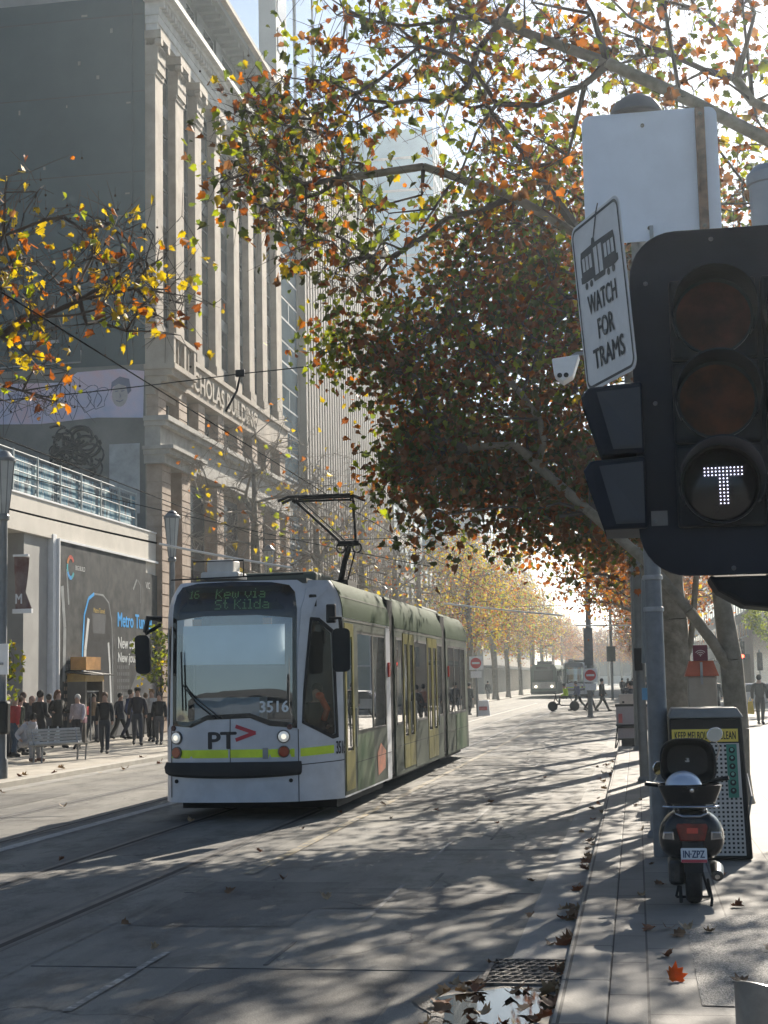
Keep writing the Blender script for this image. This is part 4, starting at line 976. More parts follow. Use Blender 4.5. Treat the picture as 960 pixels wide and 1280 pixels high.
# far trams: a copy of the same kind, and an older square fronted one
ft = dup(tram, (-6.1, 155 + TY - 22, 0), 0, 'distant modern tram on the right track behind the cyclist', group=None)
for o in list(ft.children):
    if o.name.split('.')[0] in ('operator_logo', 'fleet_number', 'destination_display', 'seat', 'grab_pole', 'orange_motif', 'bolt'):
        for c in list(o.children): bpy.data.objects.remove(c)
        bpy.data.objects.remove(o)
ot = thing('tram', 'distant older square fronted dark green tram with a white band and lit headlights', 'tram', (-9.15, 150, 0))
mb = MB(); x0, x1 = -10.45, -7.85
prof = [(x0, .35), (x1, .35), (x1, 2.9), (x1 - .25, 3.35), (x0 + .25, 3.35), (x0, 2.9)]
mb.prism(prof, Matrix(((1, 0, 0, 0), (0, 0, 1, 150), (0, 1, 0, 0), (0, 0, 0, 1))), 22); mb.build('body', mat('old_tram_green', (.06, .10, .07), .4, var=.15), ot)
MB().box(-10.1, -8.2, 149.94, 150, 1.75, 2.75).build('windscreen', M_WIN, ot)
MB().box(-10.3, -8.0, 149.95, 150, .95, 1.6).build('front_band', mat('cream_band', (.55, .53, .48), .4), ot)
MB().box(-9.9, -8.4, 149.94, 150, 2.85, 3.1).build('destination_display', mat('display_black'), ot)
for x in (-9.95, -8.35): MB().ball((x, 149.93, 1.15), .11).build('headlight', mat('far_headlight', (.8, .8, .7), .2, emit=(1, .9, .7), estr=3), ot)
MB().box(-10.4, -7.9, 149.8, 149.98, .4, .65).build('bumper', M_DARK, ot)
for k in range(6): MB().box(x1, x1 + .02, 151 + k * 3.5, 153.6 + k * 3.5, 1.5, 2.7).build('window', M_WIN, ot)
MB().box(-9.9, -8.4, 152, 156, 3.35, 3.7).build('roof_box', M_DARK, ot)
mb = MB(); mb.tube([(-9.15, 158, 3.4), (-9.15, 155.5, 4.5), (-9.15, 156, 5.3)], .05, 5).tube([(-9.8, 156, 5.32), (-8.5, 156, 5.32)], .05, 5).tube([(-9.15, 156, 5.3), (-9.6, 156, 5.0)], .03, 5); mb.build('pantograph', M_DARK, ot)
# ------------------------------------------------------------------ signals and signs on the right
def YZ(y): return Matrix(((1, 0, 0, 0), (0, 0, -1, y), (0, 1, 0, 0), (0, 0, 0, 1)))     # local xy -> world xz, local z -> towards the camera
M_SIG = mat('signal_black', (.007, .012, .022), .55, var=.25, scale=4, bump=.05, spec=.22)
M_SIG2 = mat('signal_housing', (.010, .013, .017), .65, var=.2, scale=6, spec=.2)
sg = thing('traffic_signal', 'large black two column tram signal lantern showing a white T, close on the right', 'traffic signal', (.7, 6.4, .12))
MB().tube([(.80, 6.42, .12), (.655, 6.42, 4.12)], .092, 20).lathe([(.092, 0), (.10, .005), (.10, .05), (.07, .085), (.01, .095)], (.655, 6.42, 4.1), 20).build('pole', mat('light_grey_pole', (.34, .36, .38), .5, .3, var=.1), sg, smooth=True)
MB().prism(rrect(.035, 1.06, 2.395, 3.815, .19, 8), YZ(6.06), .025).build('backing_board', M_SIG, sg, bevel=.004)
MB().box(.2, .92, 6.07, 6.25, 2.55, 3.65).build('rear_housing', M_SIG2, sg, bevel=.02)
MB().tube([(.6, 6.2, 3.6), (.68, 6.4, 3.6)], .03).tube([(.6, 6.2, 2.6), (.72, 6.4, 2.6)], .03).build('bracket', M_STEEL, sg)
M_LR = mat('dark_red_lens_glass', (.05, .012, .008), .4, var=.6, scale=8, spec=.15); M_LA = mat('dark_amber_lens_glass', (.06, .018, .007), .4, var=.6, scale=8, spec=.15); M_LK = mat('black_lens', (.012, .012, .014), .2)
for cx, cols in ((.362, (M_LR, M_LA, M_LK)), (.725, (M_LR, M_LA, M_LK))):
    for cz, ml in zip((3.43, 3.09, 2.75), cols):
        h = MB().box(cx - .172, cx + .172, 5.99, 6.035, cz - .165, cz + .165).build('aspect_housing', M_SIG2, sg, bevel=.012)
        M_ = Matrix.Rotation(R(90), 3, 'X')
        MB().lathe([(.148, 0), (.156, 0), (.156, .03), (.148, .03)], (cx, 5.99, cz), 36, M=M_, caps=False).build('lens_ring', M_BLACK, h, smooth=True)
        MB().lathe([(.001, .022), (.05, .020), (.10, .012), (.148, .002)], (cx, 5.99, cz), 32, M=M_, caps=False).build('lens', ml, h, smooth=True)
        v = []; n_ = 30; a0, a1 = R(-28), R(208)                 # cowl visor, open below
        for r_, yy, dr in ((.158, 0, 0), (.163, .22, 1), (.169, .22, 1), (.164, 0, 0)):
            for i in range(n_ + 1):
                a = a0 + (a1 - a0) * i / n_; cut = .19 * (max(0, -math.sin(a)) ** .7) * 0
                ln = yy * (.45 + .55 * min(1, max(0, (math.sin(a) + .47) / 1.0))) if yy else 0
                v.append((cx + r_ * math.cos(a), 5.985 - ln, cz + r_ * math.sin(a)))
        k = n_ + 1; fs = []
        for q in range(4):
            for i in range(n_): fs.append((q * k + i, q * k + i + 1, ((q + 1) % 4) * k + i + 1, ((q + 1) % 4) * k + i))
        fs += [(0, k, 2 * k, 3 * k), (n_, 3 * k + n_, 2 * k + n_, k + n_)]
        MB().add(v, fs).build('visor', M_SIG, h, smooth=True)
mb = MB(); p = .0145
for r_ in range(11):
    for c_ in (range(-5, 6) if r_ < 3 else range(-1, 2)):
        if 3 <= r_ and r_ > 10: continue
        mb.ball((.372 + c_ * p, 5.962, 2.815 - r_ * p * .98), .0033, .003, .0033, 8)
mb.build('white_led_letter', mat('white_led', (.8, .8, .9), .3, emit=(.80, .76, 1.0), estr=1.1), sg)
mb = MB()
for x, z in ((.37, 3.77), (.1, 3.6), (.1, 2.62), (.40, 2.42), (.72, 3.77), (.72, 2.42), (.12, 3.1)): mb.lathe([(.001, .008), (.008, .007), (.010, 0)], (x, 6.035, z), 8, M=Matrix.Rotation(R(90), 3, 'X'))
mb.build('board_screws', mat('dull_screw', (.10, .11, .12), .5, .5), sg)
MB().box(.085, .150, 6.031, 6.0345, 2.60, 2.66).build('asset_sticker', mat('asset_sticker_grey', (.09, .095, .10), .5), sg)
# the lantern below, seen edge on
MB().prism([(.30, 2.395), (.34, 2.33), (.44, 2.27), (.60, 2.25), (1.1, 2.25), (1.1, 2.395)], YZ(6.35), .3).build('lower_housing', M_SIG2, sg, bevel=.02)
# side lantern facing left: two hoods
for z0 in (2.895, 2.59):
    hz = z0; sh = MB()
    sh.add([(.07, 6.0, hz), (-.10, 6.02, hz), (-.18, 6.05, hz + .25), (-.15, 6.06, hz + .29), (.07, 6.0, hz + .295), (.07, 6.45, hz), (-.10, 6.43, hz), (-.18, 6.4, hz + .25), (-.15, 6.4, hz + .29), (.07, 6.45, hz + .295)],
           [(0, 1, 2, 3, 4), (9, 8, 7, 6, 5), (0, 5, 6, 1), (2, 7, 8, 3), (3, 8, 9, 4), (4, 9, 5, 0)]).build('side_hood', M_SIG, sg, bevel=.012)
    MB().add([(.06, 5.995, hz + .02), (-.055, 6.00, hz + .02), (-.115, 6.012, hz + .26), (.06, 5.995, hz + .27)], [(0, 1, 2, 3)]).add([(.06, 5.985, hz + .03), (-.045, 5.985, hz + .03), (-.10, 5.995, hz + .25), (.06, 5.985, hz + .26)], [(0, 1, 2, 3)]).build('hood_panel', mat('hood_panel_grey', (.016, .022, .032), .4), sg)
MB().box(.0, .3, 6.2, 6.4, 2.62, 3.15).build('side_bracket', M_SIG2, sg)

# WATCH FOR TRAMS sign
ws = thing('warning_sign', 'grey yawed plate with a tram picture reading WATCH FOR TRAMS beside the signal', 'sign', (-.08, 6.2, 3.2))
A = Vector((-.162, 6.46, 3.235)); Bq = Vector((.052, 6.0, 3.245)); Tl = Vector((-.212, 6.46, 3.975))
ux = (Bq - A); W_ = ux.length; ux.normalize(); uy = (Tl - A); H_ = uy.length; uy.normalize()
WS = frame(A, ux, uy)
MB().prism(rrect(0, W_, 0, H_, .05, 6), WS @ Matrix.Translation((0, 0, -.004)), .004).build('plate', mat('sign_aluminium', (.56, .57, .59), .5, .2, var=.06, scale=8), ws)
v, t = tri2d(rrect(.012, W_ - .012, .012, H_ - .012, .042, 6), [rrect(.024, W_ - .024, .024, H_ - .024, .034, 6)])
MB().add([WS @ Vector((x, y, .0015)) for x, y in v], t).build('border', mat('sign_print_black', (.03, .03, .032), .5), ws)
mb = MB()
def wp(poly, holes=()):
    v, t = tri2d(poly, holes); mb.add([WS @ Vector((x, y, .0018)) for x, y in v], t)
cx = W_ / 2; yb = .505
wp([(.075, yb), (.075, yb + .07), (.085, yb + .105), (.20, yb + .11), (.21, yb + .135), (.235, yb + .135), (.24, yb + .11), (.425, yb + .105), (.435, yb + .07), (.435, yb), (.45, yb - .002), (.45, yb - .03), (.43, yb - .035), (.40, yb - .04), (.32, yb - .035), (.31, yb - .055), (.20, yb - .055), (.19, yb - .035), (.10, yb - .035), (.065, yb - .03), (.065, yb - .002)],
   [rect(.092, .118, yb + .015, yb + .075), rect(.128, .154, yb + .015, yb + .075), rect(.164, .19, yb + .015, yb + .075), rect(.215, .25, yb - .03, yb + .09), rect(.262, .297, yb - .03, yb + .09), rect(.32, .346, yb + .015, yb + .075), rect(.356, .382, yb + .015, yb + .075), rect(.392, .418, yb + .015, yb + .075)])
for x in (.115, .165, .345, .395): wp(circle(x, yb - .052, .016, 12))
wp([(.222, yb + .13), (.235, yb + .13), (.29, yb + .225), (.315, yb + .255), (.305, yb + .262), (.278, yb + .232)])
text(mb, 'WATCH', WS @ Matrix.Translation((cx, .365, .0018)), .085, .29, bold=.004)
text(mb, 'FOR', WS @ Matrix.Translation((cx + .01, .245, .0018)), .085, .16, bold=.004)
text(mb, 'TRAMS', WS @ Matrix.Translation((cx + .01, .125, .0018)), .085, .31, bold=.004)
mb.build('lettering', mat('sign_print_black'), ws)
MB().tube([(.04, 6.25, 3.6), (.45, 6.38, 3.6)], .015).ball(tuple(WS @ Vector((.26, .215, .003))), .012, .006, .012, 8).build('fixing', M_STEEL, ws)

# tall pole with the back of a big sign, a dome camera and a lantern cap
bp_ = thing('sign_pole', 'thick grey pole behind the scooter carrying the big white sign back', 'pole', (.21, 16, .12))
MB().tube([(.21, 16.1, .12), (.21, 16.1, 2.7), (.215, 16.1, 2.71), (.215, 16.1, 6.9), (.215, 16.1, 8.3)], [.098, .098, .09, .085, .08], 20).build('shaft', mat('worn_grey_galvanised', (.15, .158, .168), .55, .2, var=.15, scale=7, bump=.08), bp_, smooth=True)
mb = MB()
for z in (2.68, 3.02, 3.9): mb.lathe([(.10, 0), (.108, .005), (.108, .045), (.10, .05)], (.213, 16.1, z), 20)
mb.build('clamp', M_STEEL, bp_)
MB().prism(rrect(-.36, 1.10, 6.70, 8.16, .10, 6), YZ(15.95), .012).build('sign_back', mat('sign_back_white', (.64, .70, .80), .5, .05, var=.05, scale=2), bp_)
MB().box(.865, .965, 15.86, 15.935, 6.70, 8.13).box(.865, .885, 15.84, 15.86, 6.70, 8.13).build('mounting_channel', mat('rusty_channel', (.16, .09, .06), .75, var=.5, scale=8), bp_)
for x, z in ((.30, 8.0), (.33, 6.84), (.915, 8.05), (.915, 6.8)):
    MB().lathe([(.001, .02), (.02, .018), (.022, 0)], (x, 15.93 if x < .5 else 15.84, z), 10, M=Matrix.Rotation(R(90), 3, 'X')).build('bolt', M_IRON, bp_)
MB().box(.33, .37, 15.9, 15.94, 6.2, 6.86).build('strap', M_STEEL, bp_)
MB().lathe([(.02, 8.44), (.12, 8.42), (.24, 8.33), (.29, 8.24), (.30, 8.20), (.28, 8.18), (.05, 8.17)], (.24, 16.15, 0), 28).build('lantern_cap', mat('cap_grey', (.12, .12, .125), .6), bp_, smooth=True)
cc = thing('security_camera', 'small white security camera on a short arm beside the tram sign', 'camera', (-.5, 16, 5.3))
MB().tube([(.13, 16.05, 5.50), (-.5, 15.95, 5.50), (-.56, 15.93, 5.46)], .02, 8).build('arm', M_STEEL, cc, smooth=True)
MB().add([(-.77, 15.85, 5.44), (-.47, 15.85, 5.47), (-.55, 15.85, 5.24), (-.66, 15.85, 5.18), (-.75, 15.85, 5.26), (-.77, 16.1, 5.44), (-.47, 16.1, 5.47), (-.55, 16.1, 5.24), (-.66, 16.1, 5.18), (-.75, 16.1, 5.26)],
         [(0, 4, 3, 2, 1), (5, 6, 7, 8, 9), (0, 1, 6, 5), (1, 2, 7, 6), (2, 3, 8, 7), (3, 4, 9, 8), (4, 0, 5, 9)]).build('body', M_WHITE, cc, bevel=.015)
for x in (-.69, -.62): MB().ball((x, 15.85, 5.25), .028, .02, .028, 10).build('lens', M_DARK, cc)

# thinner poles up the kerb
def pole(label, x, y, r, h, lean=0., extra=None, name='street_pole', col=M_POLE):
    t_ = thing(name, label, 'pole', (x, y, .12))
    MB().tube([(x, y, .12), (x + lean, y, h)], r, 14).build('shaft', col, t_, smooth=True)
    MB().lathe([(r + .04, .12), (r + .04, .15), (r + .01, .2), (r, .21)], (x, y, 0), 14).build('base_collar', M_POLE, t_)
    return t_
a_ = pole('thin galvanised pole nearest to the scooter on its left', .13, 17.9, .037, 3.05, .04, col=M_STEEL)
MB().tube([(.13, 17.86, 2.15), (.165, 17.86, 3.15)], .06, 12).build('sleeve', M_POLE, a_)
MB().box(.06, .14, 17.78, 17.84, 1.72, 1.86).build('blue_sticker', mat('sticker_blue', (.12, .28, .42), .5), a_)
b_ = pole('dark grey pole standing second from the scooter at the kerb', .08, 27.4, .085, 9.0, 0)
c_ = pole('dark pole standing farthest of the three poles at the kerb', -.02, 39.1, .09, 9.5, .1)
MB().box(-.02, .12, 27.2, 27.3, 2.1, 2.5).build('control_box', M_BLACK, b_)
tc_ = thing('pole_lantern', 'small black signal lantern fixed low on the thin kerb pole', 'traffic signal', (.3, 18, 1.7))
MB().box(.20, .34, 17.9, 18.05, 1.5, 1.85).build('housing', M_SIG2, tc_, bevel=.02); MB().tube([(.14, 17.95, 1.7), (.2, 17.95, 1.7)], .015, 6).build('bracket', M_STEEL, tc_)

# slanted cut steel bollard, bottom right
bo = thing('bollard', 'squat steel bollard with a slanted top in the bottom right corner', 'bollard', (.56, 7, .12))
v = []; n_ = 28
for i in range(n_): a = 2 * math.pi * i / n_; v.append((.545 + .165 * math.cos(a), 7.0 + .165 * math.sin(a), .12))
for i in range(n_): a = 2 * math.pi * i / n_; v.append((.545 + .165 * math.cos(a), 7.0 + .165 * math.sin(a), .575 - .05 * math.cos(a) - .06 * math.sin(a)))
for i in range(n_): a = 2 * math.pi * i / n_; v.append((.545 + .155 * math.cos(a), 7.0 + .155 * math.sin(a), .577 - .05 * math.cos(a) - .06 * math.sin(a)))
MB().add(v, [(i, (i + 1) % n_, n_ + (i + 1) % n_, n_ + i) for i in range(n_)] + [(n_ + i, n_ + (i + 1) % n_, 2 * n_ + (i + 1) % n_, 2 * n_ + i) for i in range(n_)]).build('sleeve', mat('brushed_steel', (.30, .31, .32), .32, .85, var=.15, scale=9), bo, smooth=True)
MB().add(v[2 * n_:], [tuple(range(n_))]).build('top_plate', mat('brushed_steel'), bo)

# ------------------------------------------------------------------ litter compactor bin
bn = thing('litter_bin', 'large black litter bin with perforated grey panel and yellow KEEP MELBOURNE CLEAN strip', 'bin', (.72, 16.2, .12))
bx0, bx1, by = .32, 1.09, 15.70
MB().add([(bx0, by, .13), (bx1 + .01, by, .13), (bx1 + .01, by + .85, .13), (bx0, by + .85, .13), (bx0, by, 1.56), (bx1 - .04, by, 1.56), (bx1 - .04, by + .8, 1.56), (bx0, by + .8, 1.56)],
         [(0, 3, 2, 1), (4, 5, 6, 7), (0, 1, 5, 4), (1, 2, 6, 5), (2, 3, 7, 6), (3, 0, 4, 7)]).build('cabinet', mat('bin_black', (.014, .014, .014), .5, var=.3, spec=.25), bn, bevel=.02)
MB().add([(bx0 - .01, by - .03, 1.56), (bx1 - .02, by - .03, 1.56), (bx1 - .02, by + .85, 1.56), (bx0 - .01, by + .85, 1.56), (bx0 + .03, by + .08, 1.66), (bx1 - .08, by + .08, 1.66), (bx1 - .08, by + .75, 1.66), (bx0 + .03, by + .75, 1.66)],
         [(0, 3, 2, 1), (4, 5, 6, 7), (0, 1, 5, 4), (1, 2, 6, 5), (2, 3, 7, 6), (3, 0, 4, 7)]).build('lid', mat('bin_lid_grey', (.20, .19, .17), .5, var=.15), bn, bevel=.015)
BF = frame((bx0 + .03, by - .004, .17), (1, 0, 0), (.0, 0, 1)); bw = .66
MB().add([BF @ Vector(p) for p in [(0, 0, .004), (.685, 0, .004), (.66, 1.13, .004), (0, 1.13, .004)]], [(0, 1, 2, 3)]).build('perforated_panel', mat('panel_grey', (.50, .49, .47), .45, .3, var=.06), bn)
mb = MB()
for i in range(15):
    for j in range(25):
        x = .03 + i * .0445 + (j % 1) * .02; y = .035 + j * .0445
        if x > .655 or (x > .52 and y > .58): continue
        mb.add([BF @ Vector((x - .011, y - .011, .006)), BF @ Vector((x + .011, y - .011, .006)), BF @ Vector((x + .011, y + .011, .006)), BF @ Vector((x - .011, y + .011, .006))], [(0, 1, 2, 3)])
mb.build('holes', M_DARK, bn)
yb_ = MB().add([BF @ Vector(p) for p in [(-.01, 1.145, .006), (.655, 1.145, .006), (.655, 1.275, .006), (-.01, 1.275, .006)]], [(0, 1, 2, 3)]).build('yellow_strip', mat('strip_yellow', (.78, .60, .10), .5, var=.06), bn)
mb = MB(); text(mb, 'KEEP MELBOURNE CLEAN', BF @ Matrix.Translation((.325, 1.21, .008)), .08, .61, spacing=1.12, bold=.0015); mb.build('lettering', M_DARK, yb_)
gs = MB().add([BF @ Vector(p) for p in [(.535, .58, .009), (.64, .58, .009), (.635, 1.12, .009), (.53, 1.12, .009)]], [(0, 1, 2, 3)]).build('green_icon_strip', mat('icon_green', (.04, .22, .16), .5, var=.1), bn)
mb = MB(); m2 = MB()
for i in range(6):
    v, t = tri2d(circle(.585, .65 + i * .082, .031, 16)); mb.add([BF @ Vector((x, y, .011)) for x, y in v], t)
    v, t = tri2d(circle(.585, .655 + i * .082, .012 + .003 * (i % 3), 5 + i % 3)); m2.add([BF @ Vector((x, y, .013)) for x, y in v], t)
mb.build('icon', M_DARK, gs); m2.build('icon_symbol', mat('icon_green_pale', (.15, .40, .32), .5), gs)
MB().tube([(1.07, by + .1, .5), (1.12, by + .1, .75), (1.11, by + .5, .95)], .012, 6).build('side_bar', M_STEEL, bn)

# wifi / works cabinet with an orange cap
wf = thing('utility_cabinet', 'pale metal utility cabinet with orange cap and wireless symbol near the tree trunks', 'cabinet', (1.03, 24, .12))
MB().box(.80, 1.25, 24, 24.5, .12, 1.98).build('cabinet', mat('cabinet_beige', (.30, .27, .23), .5, .2, var=.1), wf, bevel=.02)
MB().add([(.76, 23.97, 1.98), (1.29, 23.97, 1.98), (1.29, 24.53, 1.98), (.76, 24.53, 1.98), (.84, 24.05, 2.22), (1.21, 24.05, 2.22), (1.21, 24.45, 2.22), (.84, 24.45, 2.22)],
         [(0, 3, 2, 1), (4, 5, 6, 7), (0, 1, 5, 4), (1, 2, 6, 5), (2, 3, 7, 6), (3, 0, 4, 7)]).build('cap', mat('cap_orange', (.42, .10, .05), .5, var=.15), wf)
MB().box(.90, 1.13, 24.0, 24.06, 2.22, 2.47).build('symbol_plate', mat('plate_maroon', (.13, .02, .045), .5), wf, bevel=.01)
mb = MB()
for r_ in (.035, .065, .095): mb.tube([(1.015 + r_ * math.cos(a), 23.99, 2.29 + r_ * math.sin(a)) for a in np.linspace(R(40), R(140), 9)], .007, 5)
mb.ball((1.015, 23.99, 2.30), .012, n=8); mb.build('wireless_symbol', mat('plate_pale', (.5, .4, .42), .5), wf)
MB().box(1.0, 1.04, 23.955, 23.98, 1.85, 2.2).build('hasp', M_STEEL, wf)
# stacked trestle barriers
def barrier(label, x0, x1, y, z0, z1, m, red=True):
    t_ = thing('barrier', label, 'barrier', ((x0 + x1) / 2, y, .12), group='plastic barriers at the kerb')
    MB().box(x0, x1, y, y + .05, z0, z1).build('panel', m, t_, bevel=.01)
    fr_ = MB().box(x0 - .02, x1 + .02, y - .02, y, z1 - .03, z1 + .03).box(x0 - .02, x1 + .02, y - .02, y, z0 - .02, z0 + .02)
    if z0 < .8: fr_.tube([(x0 + .03, y, z0), (x0 - .05, y - .2, .13)], .02, 6).tube([(x1 - .03, y, z0), (x1 + .05, y - .2, .13)], .02, 6)
    fr_.build('frame', M_DARK, t_); return t_
M_BAR = mat('barrier_grey_pink', (.33, .28, .30), .5, col2=(.36, .34, .37), scale=2.2)
t_ = barrier('larger grey barrier board standing low at the kerb', -.56, .02, 40, .72, 1.24, M_BAR)
MB().box(-.50, -.40, 39.985, 39.998, .78, 1.02).build('red_reflector', mat('faded_red', (.45, .10, .10), .5, var=.3), t_)
barrier('low grey barrier board beneath the larger one at the kerb', -.54, .02, 40.3, .34, .66, M_BAR)
barrier('barrier board seen between the poles right of the larger one', .12, .45, 40.2, .62, 1.22, mat('barrier_pale', (.40, .33, .30), .5, var=.2))
t_ = thing('crate', 'small pale crate resting behind the barrier boards', 'crate', (-.28, 41, .12)); MB().box(-.48, -.06, 41, 41.4, 1.18, 1.52).build('box', mat('crate_pale', (.42, .38, .34), .6), t_, bevel=.01); MB().box(-.46, -.08, 41.02, 41.38, .12, 1.18).build('stand', M_DARK, t_); MB().box(-.4, -.34, 40.98, 41.0, 1.28, 1.33).build('latch', M_DARK, t_)

# ------------------------------------------------------------------ scooter, seen from behind
SX, SY, SZ = .405, 12.60, .122
sc = thing('motor_scooter', 'black motor scooter with its top case open, parked on the footpath', 'scooter', (SX, 13.2, SZ))
M_SB = mat('scooter_black_paint', (.005, .007, .011), .25, var=.1, coat=.2, spec=.3); M_CHR = mat('chrome', (.55, .55, .56), .12, .95, var=.1)
def S(x, y, z): return (SX + x, SY + y, SZ + z)
# body: lofted rings from the tail forward (y, half width, z low, z high, squareness)
rings = [(.02, .12, .50, .78), (.06, .225, .42, .84), (.16, .272, .38, .86), (.34, .275, .36, .86), (.52, .22, .34, .82), (.66, .15, .30, .70), (.78, .12, .26, .50), (1.0, .16, .22, .34), (1.14, .20, .24, .60), (1.20, .19, .40, .90), (1.22, .12, .60, .98)]
v = []; n_ = 24; fs = []
for (y, w, z0, z1) in rings:
    for i in range(n_):
        a = 2 * math.pi * i / n_; c, s_ = math.cos(a), math.sin(a); e = .75
        taper = 1 - .18 * max(0, s_)
        v.append(S(w * math.copysign(abs(c) ** e, c) * taper, y, (z0 + z1) / 2 + (z1 - z0) / 2 * math.copysign(abs(s_) ** e, s_)))
for k in range(len(rings) - 1):
    for i in range(n_): fs.append((k * n_ + i, k * n_ + (i + 1) % n_, (k + 1) * n_ + (i + 1) % n_, (k + 1) * n_ + i))
fs += [tuple(range(n_))[::-1], tuple((len(rings) - 1) * n_ + i for i in range(n_))]
body = MB().add(v, fs).build('body', M_SB, sc, smooth=True, autosmooth=60)
body.modifiers.new('s', 'SUBSURF').render_levels = 2
def wheel(y, r, w):
    M_ = Matrix.Rotation(R(90), 3, 'Y')
    ty = MB().lathe([(r - .09, -w * .5), (r - .03, -w * .52), (r - .008, -w * .38), (r, -w * .15), (r, w * .15), (r - .008, w * .38), (r - .03, w * .52), (r - .09, w * .5)], S(0, y, r), 32, M=M_, caps=False).build('tyre', mat('tyre_rubber', (.016, .016, .017), .75, var=.3, scale=20, bump=.5), sc, smooth=True)
    MB().lathe([(.02, -.05), (.05, -.05), (.06, -.02), (r - .09, -.045), (r - .08, .045), (.06, .02), (.05, .05), (.02, .05)], S(0, y, r), 24, M=M_).build('rim', mat('rim_dark', (.08, .08, .085), .4, .6), ty, smooth=True)
wheel(.24, .235, .125); wheel(1.36, .235, .12)
MB().add([S(-.075, -.02, .30), S(.075, -.02, .30), S(.085, .03, .60), S(-.085, .03, .60), S(-.075, .02, .30), S(.075, .02, .30), S(.085, .07, .60), S(-.085, .07, .60)], [(0, 1, 2, 3), (7, 6, 5, 4), (0, 3, 7, 4), (1, 5, 6, 2), (3, 2, 6, 7), (0, 4, 5, 1)]).build('mudguard', M_BLACK, sc)
MB().box(*[q for p in zip(S(-.20, 0, 0)[:1], S(-.07, 0, 0)[:1]) for q in p], SY + .15, SY + .5, SZ + .16, SZ + .40).build('engine', mat('engine_alloy', (.07, .07, .072), .45, .6, var=.3, scale=12), sc, bevel=.04)
mb = MB(); mb.tube([S(.19, .1, .26), S(.20, .3, .30), S(.19, .55, .30)], [.05, .055, .04], 14); mb.build('exhaust', mat('exhaust_metal', (.12, .12, .12), .35, .8, var=.3), sc, smooth=True)
MB().tube([S(.19, .06, .255), S(.19, .16, .275)], .022, 10).build('exhaust_tip', M_CHR, sc)
mb = MB()
for s_ in (-1, 1): mb.tube([S(s_ * .08, .55, .26), S(s_ * .14, .50, .01)], .012, 6)
mb.tube([S(-.14, .5, .01), S(.14, .5, .01)], .012, 6); mb.tube([S(.12, .3, .2), S(.14, .1, .05), S(.13, .05, .0)], .012, 6); mb.tube([S(-.11, .2, .15), S(-.11, .12, .02)], .014, 6)
mb.build('centre_stand', M_DARK, sc)
# tail lamp, indicators, plate
tl = MB(); tl.prism([(-.125, .665), (-.105, .58), (.105, .58), (.125, .665), (.105, .735), (-.105, .735)][::-1], frame(S(0, .035, 0), (1, 0, 0), (0, .05, 1)), .0)
tl = MB().prism([(-.10, .575), (.10, .575), (.13, .70), (.12, .735), (-.12, .735), (-.13, .70)], frame(S(0, .05, 0), (1, 0, 0), (0, .04, 1)), .06).build('tail_light', mat('tail_red', (.16, .006, .006), .2, var=.35, scale=12, coat=.3), sc, bevel=.012)
MB().box(SX - .045, SX + .045, SY - .022, SY - .012, SZ + .65, SZ + .70).build('reflector', mat('bright_red', (.55, .01, .01), .1, coat=.8), tl)
for s_ in (-1, 1):
    o = MB().prism([(s_ * .145, .585), (s_ * .245, .595), (s_ * .235, .66), (s_ * .15, .665)] if s_ > 0 else [(-.245, .595), (-.145, .585), (-.15, .665), (-.235, .66)], frame(S(0, .065, 0), (1, 0, 0), (0, 0, 1)), .05).build('indicator', M_CHR, sc, bevel=.008)
    MB().prism([(s_ * .16, .60), (s_ * .228, .607), (s_ * .222, .648), (s_ * .165, .652)] if s_ > 0 else [(-.228, .607), (-.16, .60), (-.165, .652), (-.222, .648)], frame(S(0, .012, 0), (1, 0, 0), (0, 0, 1)), .006).build('lens', mat('smoked_lens', (.22, .20, .18), .15, var=.2, coat=.5), o)
pl = MB().prism(rrect(-.10, .11, .395, .525, .012), frame(S(0, -.075, 0), (1, 0, 0), (0, .12, 1)), .006).build('number_plate', mat('plate_white', (.62, .66, .70), .4, var=.05), sc)
PF = frame(S(0, -.084, 0), (1, 0, 0), (0, .12, 1))
mb = MB(); text(mb, 'IN\u00b7ZPZ', PF @ Matrix.Translation((.005, .472, 0)), .062, .17, bold=.002); mb.build('lettering', mat('plate_navy', (.02, .05, .12), .4), pl)
v, t = tri2d(rect(-.098, .108, .397, .425)); MB().add([PF @ Vector((x, y, -.001)) for x, y in v], t).build('red_strip', mat('plate_red', (.38, .03, .05), .4), pl)
# rack, seat
mb = MB(); mb.tube([S(-.20, .30, .87), S(-.22, .05, .885), S(-.18, .0, .885), S(.18, .0, .885), S(.22, .05, .885), S(.20, .30, .87)], .012, 8)
mb.tube([S(-.13, .25, .84), S(-.12, .06, .82), S(-.07, .02, .80), S(.07, .02, .80), S(.12, .06, .82), S(.13, .25, .84)], .011, 8); mb.tube([S(-.1, .0, .885), S(-.1, .1, .80)], .01, 6); mb.tube([S(.1, .0, .885), S(.1, .1, .80)], .01, 6)
mb.build('rear_rack', M_CHR, sc, smooth=True)
MB().add([S(x, y, z) for x, y, z in [(-.14, .25, .84), (.14, .25, .84), (.15, .95, .80), (-.15, .95, .80), (-.12, .25, .93), (.12, .25, .93), (.12, .9, .88), (-.12, .9, .88)]], [(0, 3, 2, 1), (4, 5, 6, 7), (0, 1, 5, 4), (1, 2, 6, 5), (2, 3, 7, 6), (3, 0, 4, 7)]).build('seat', M_BLACK, sc, bevel=.04)
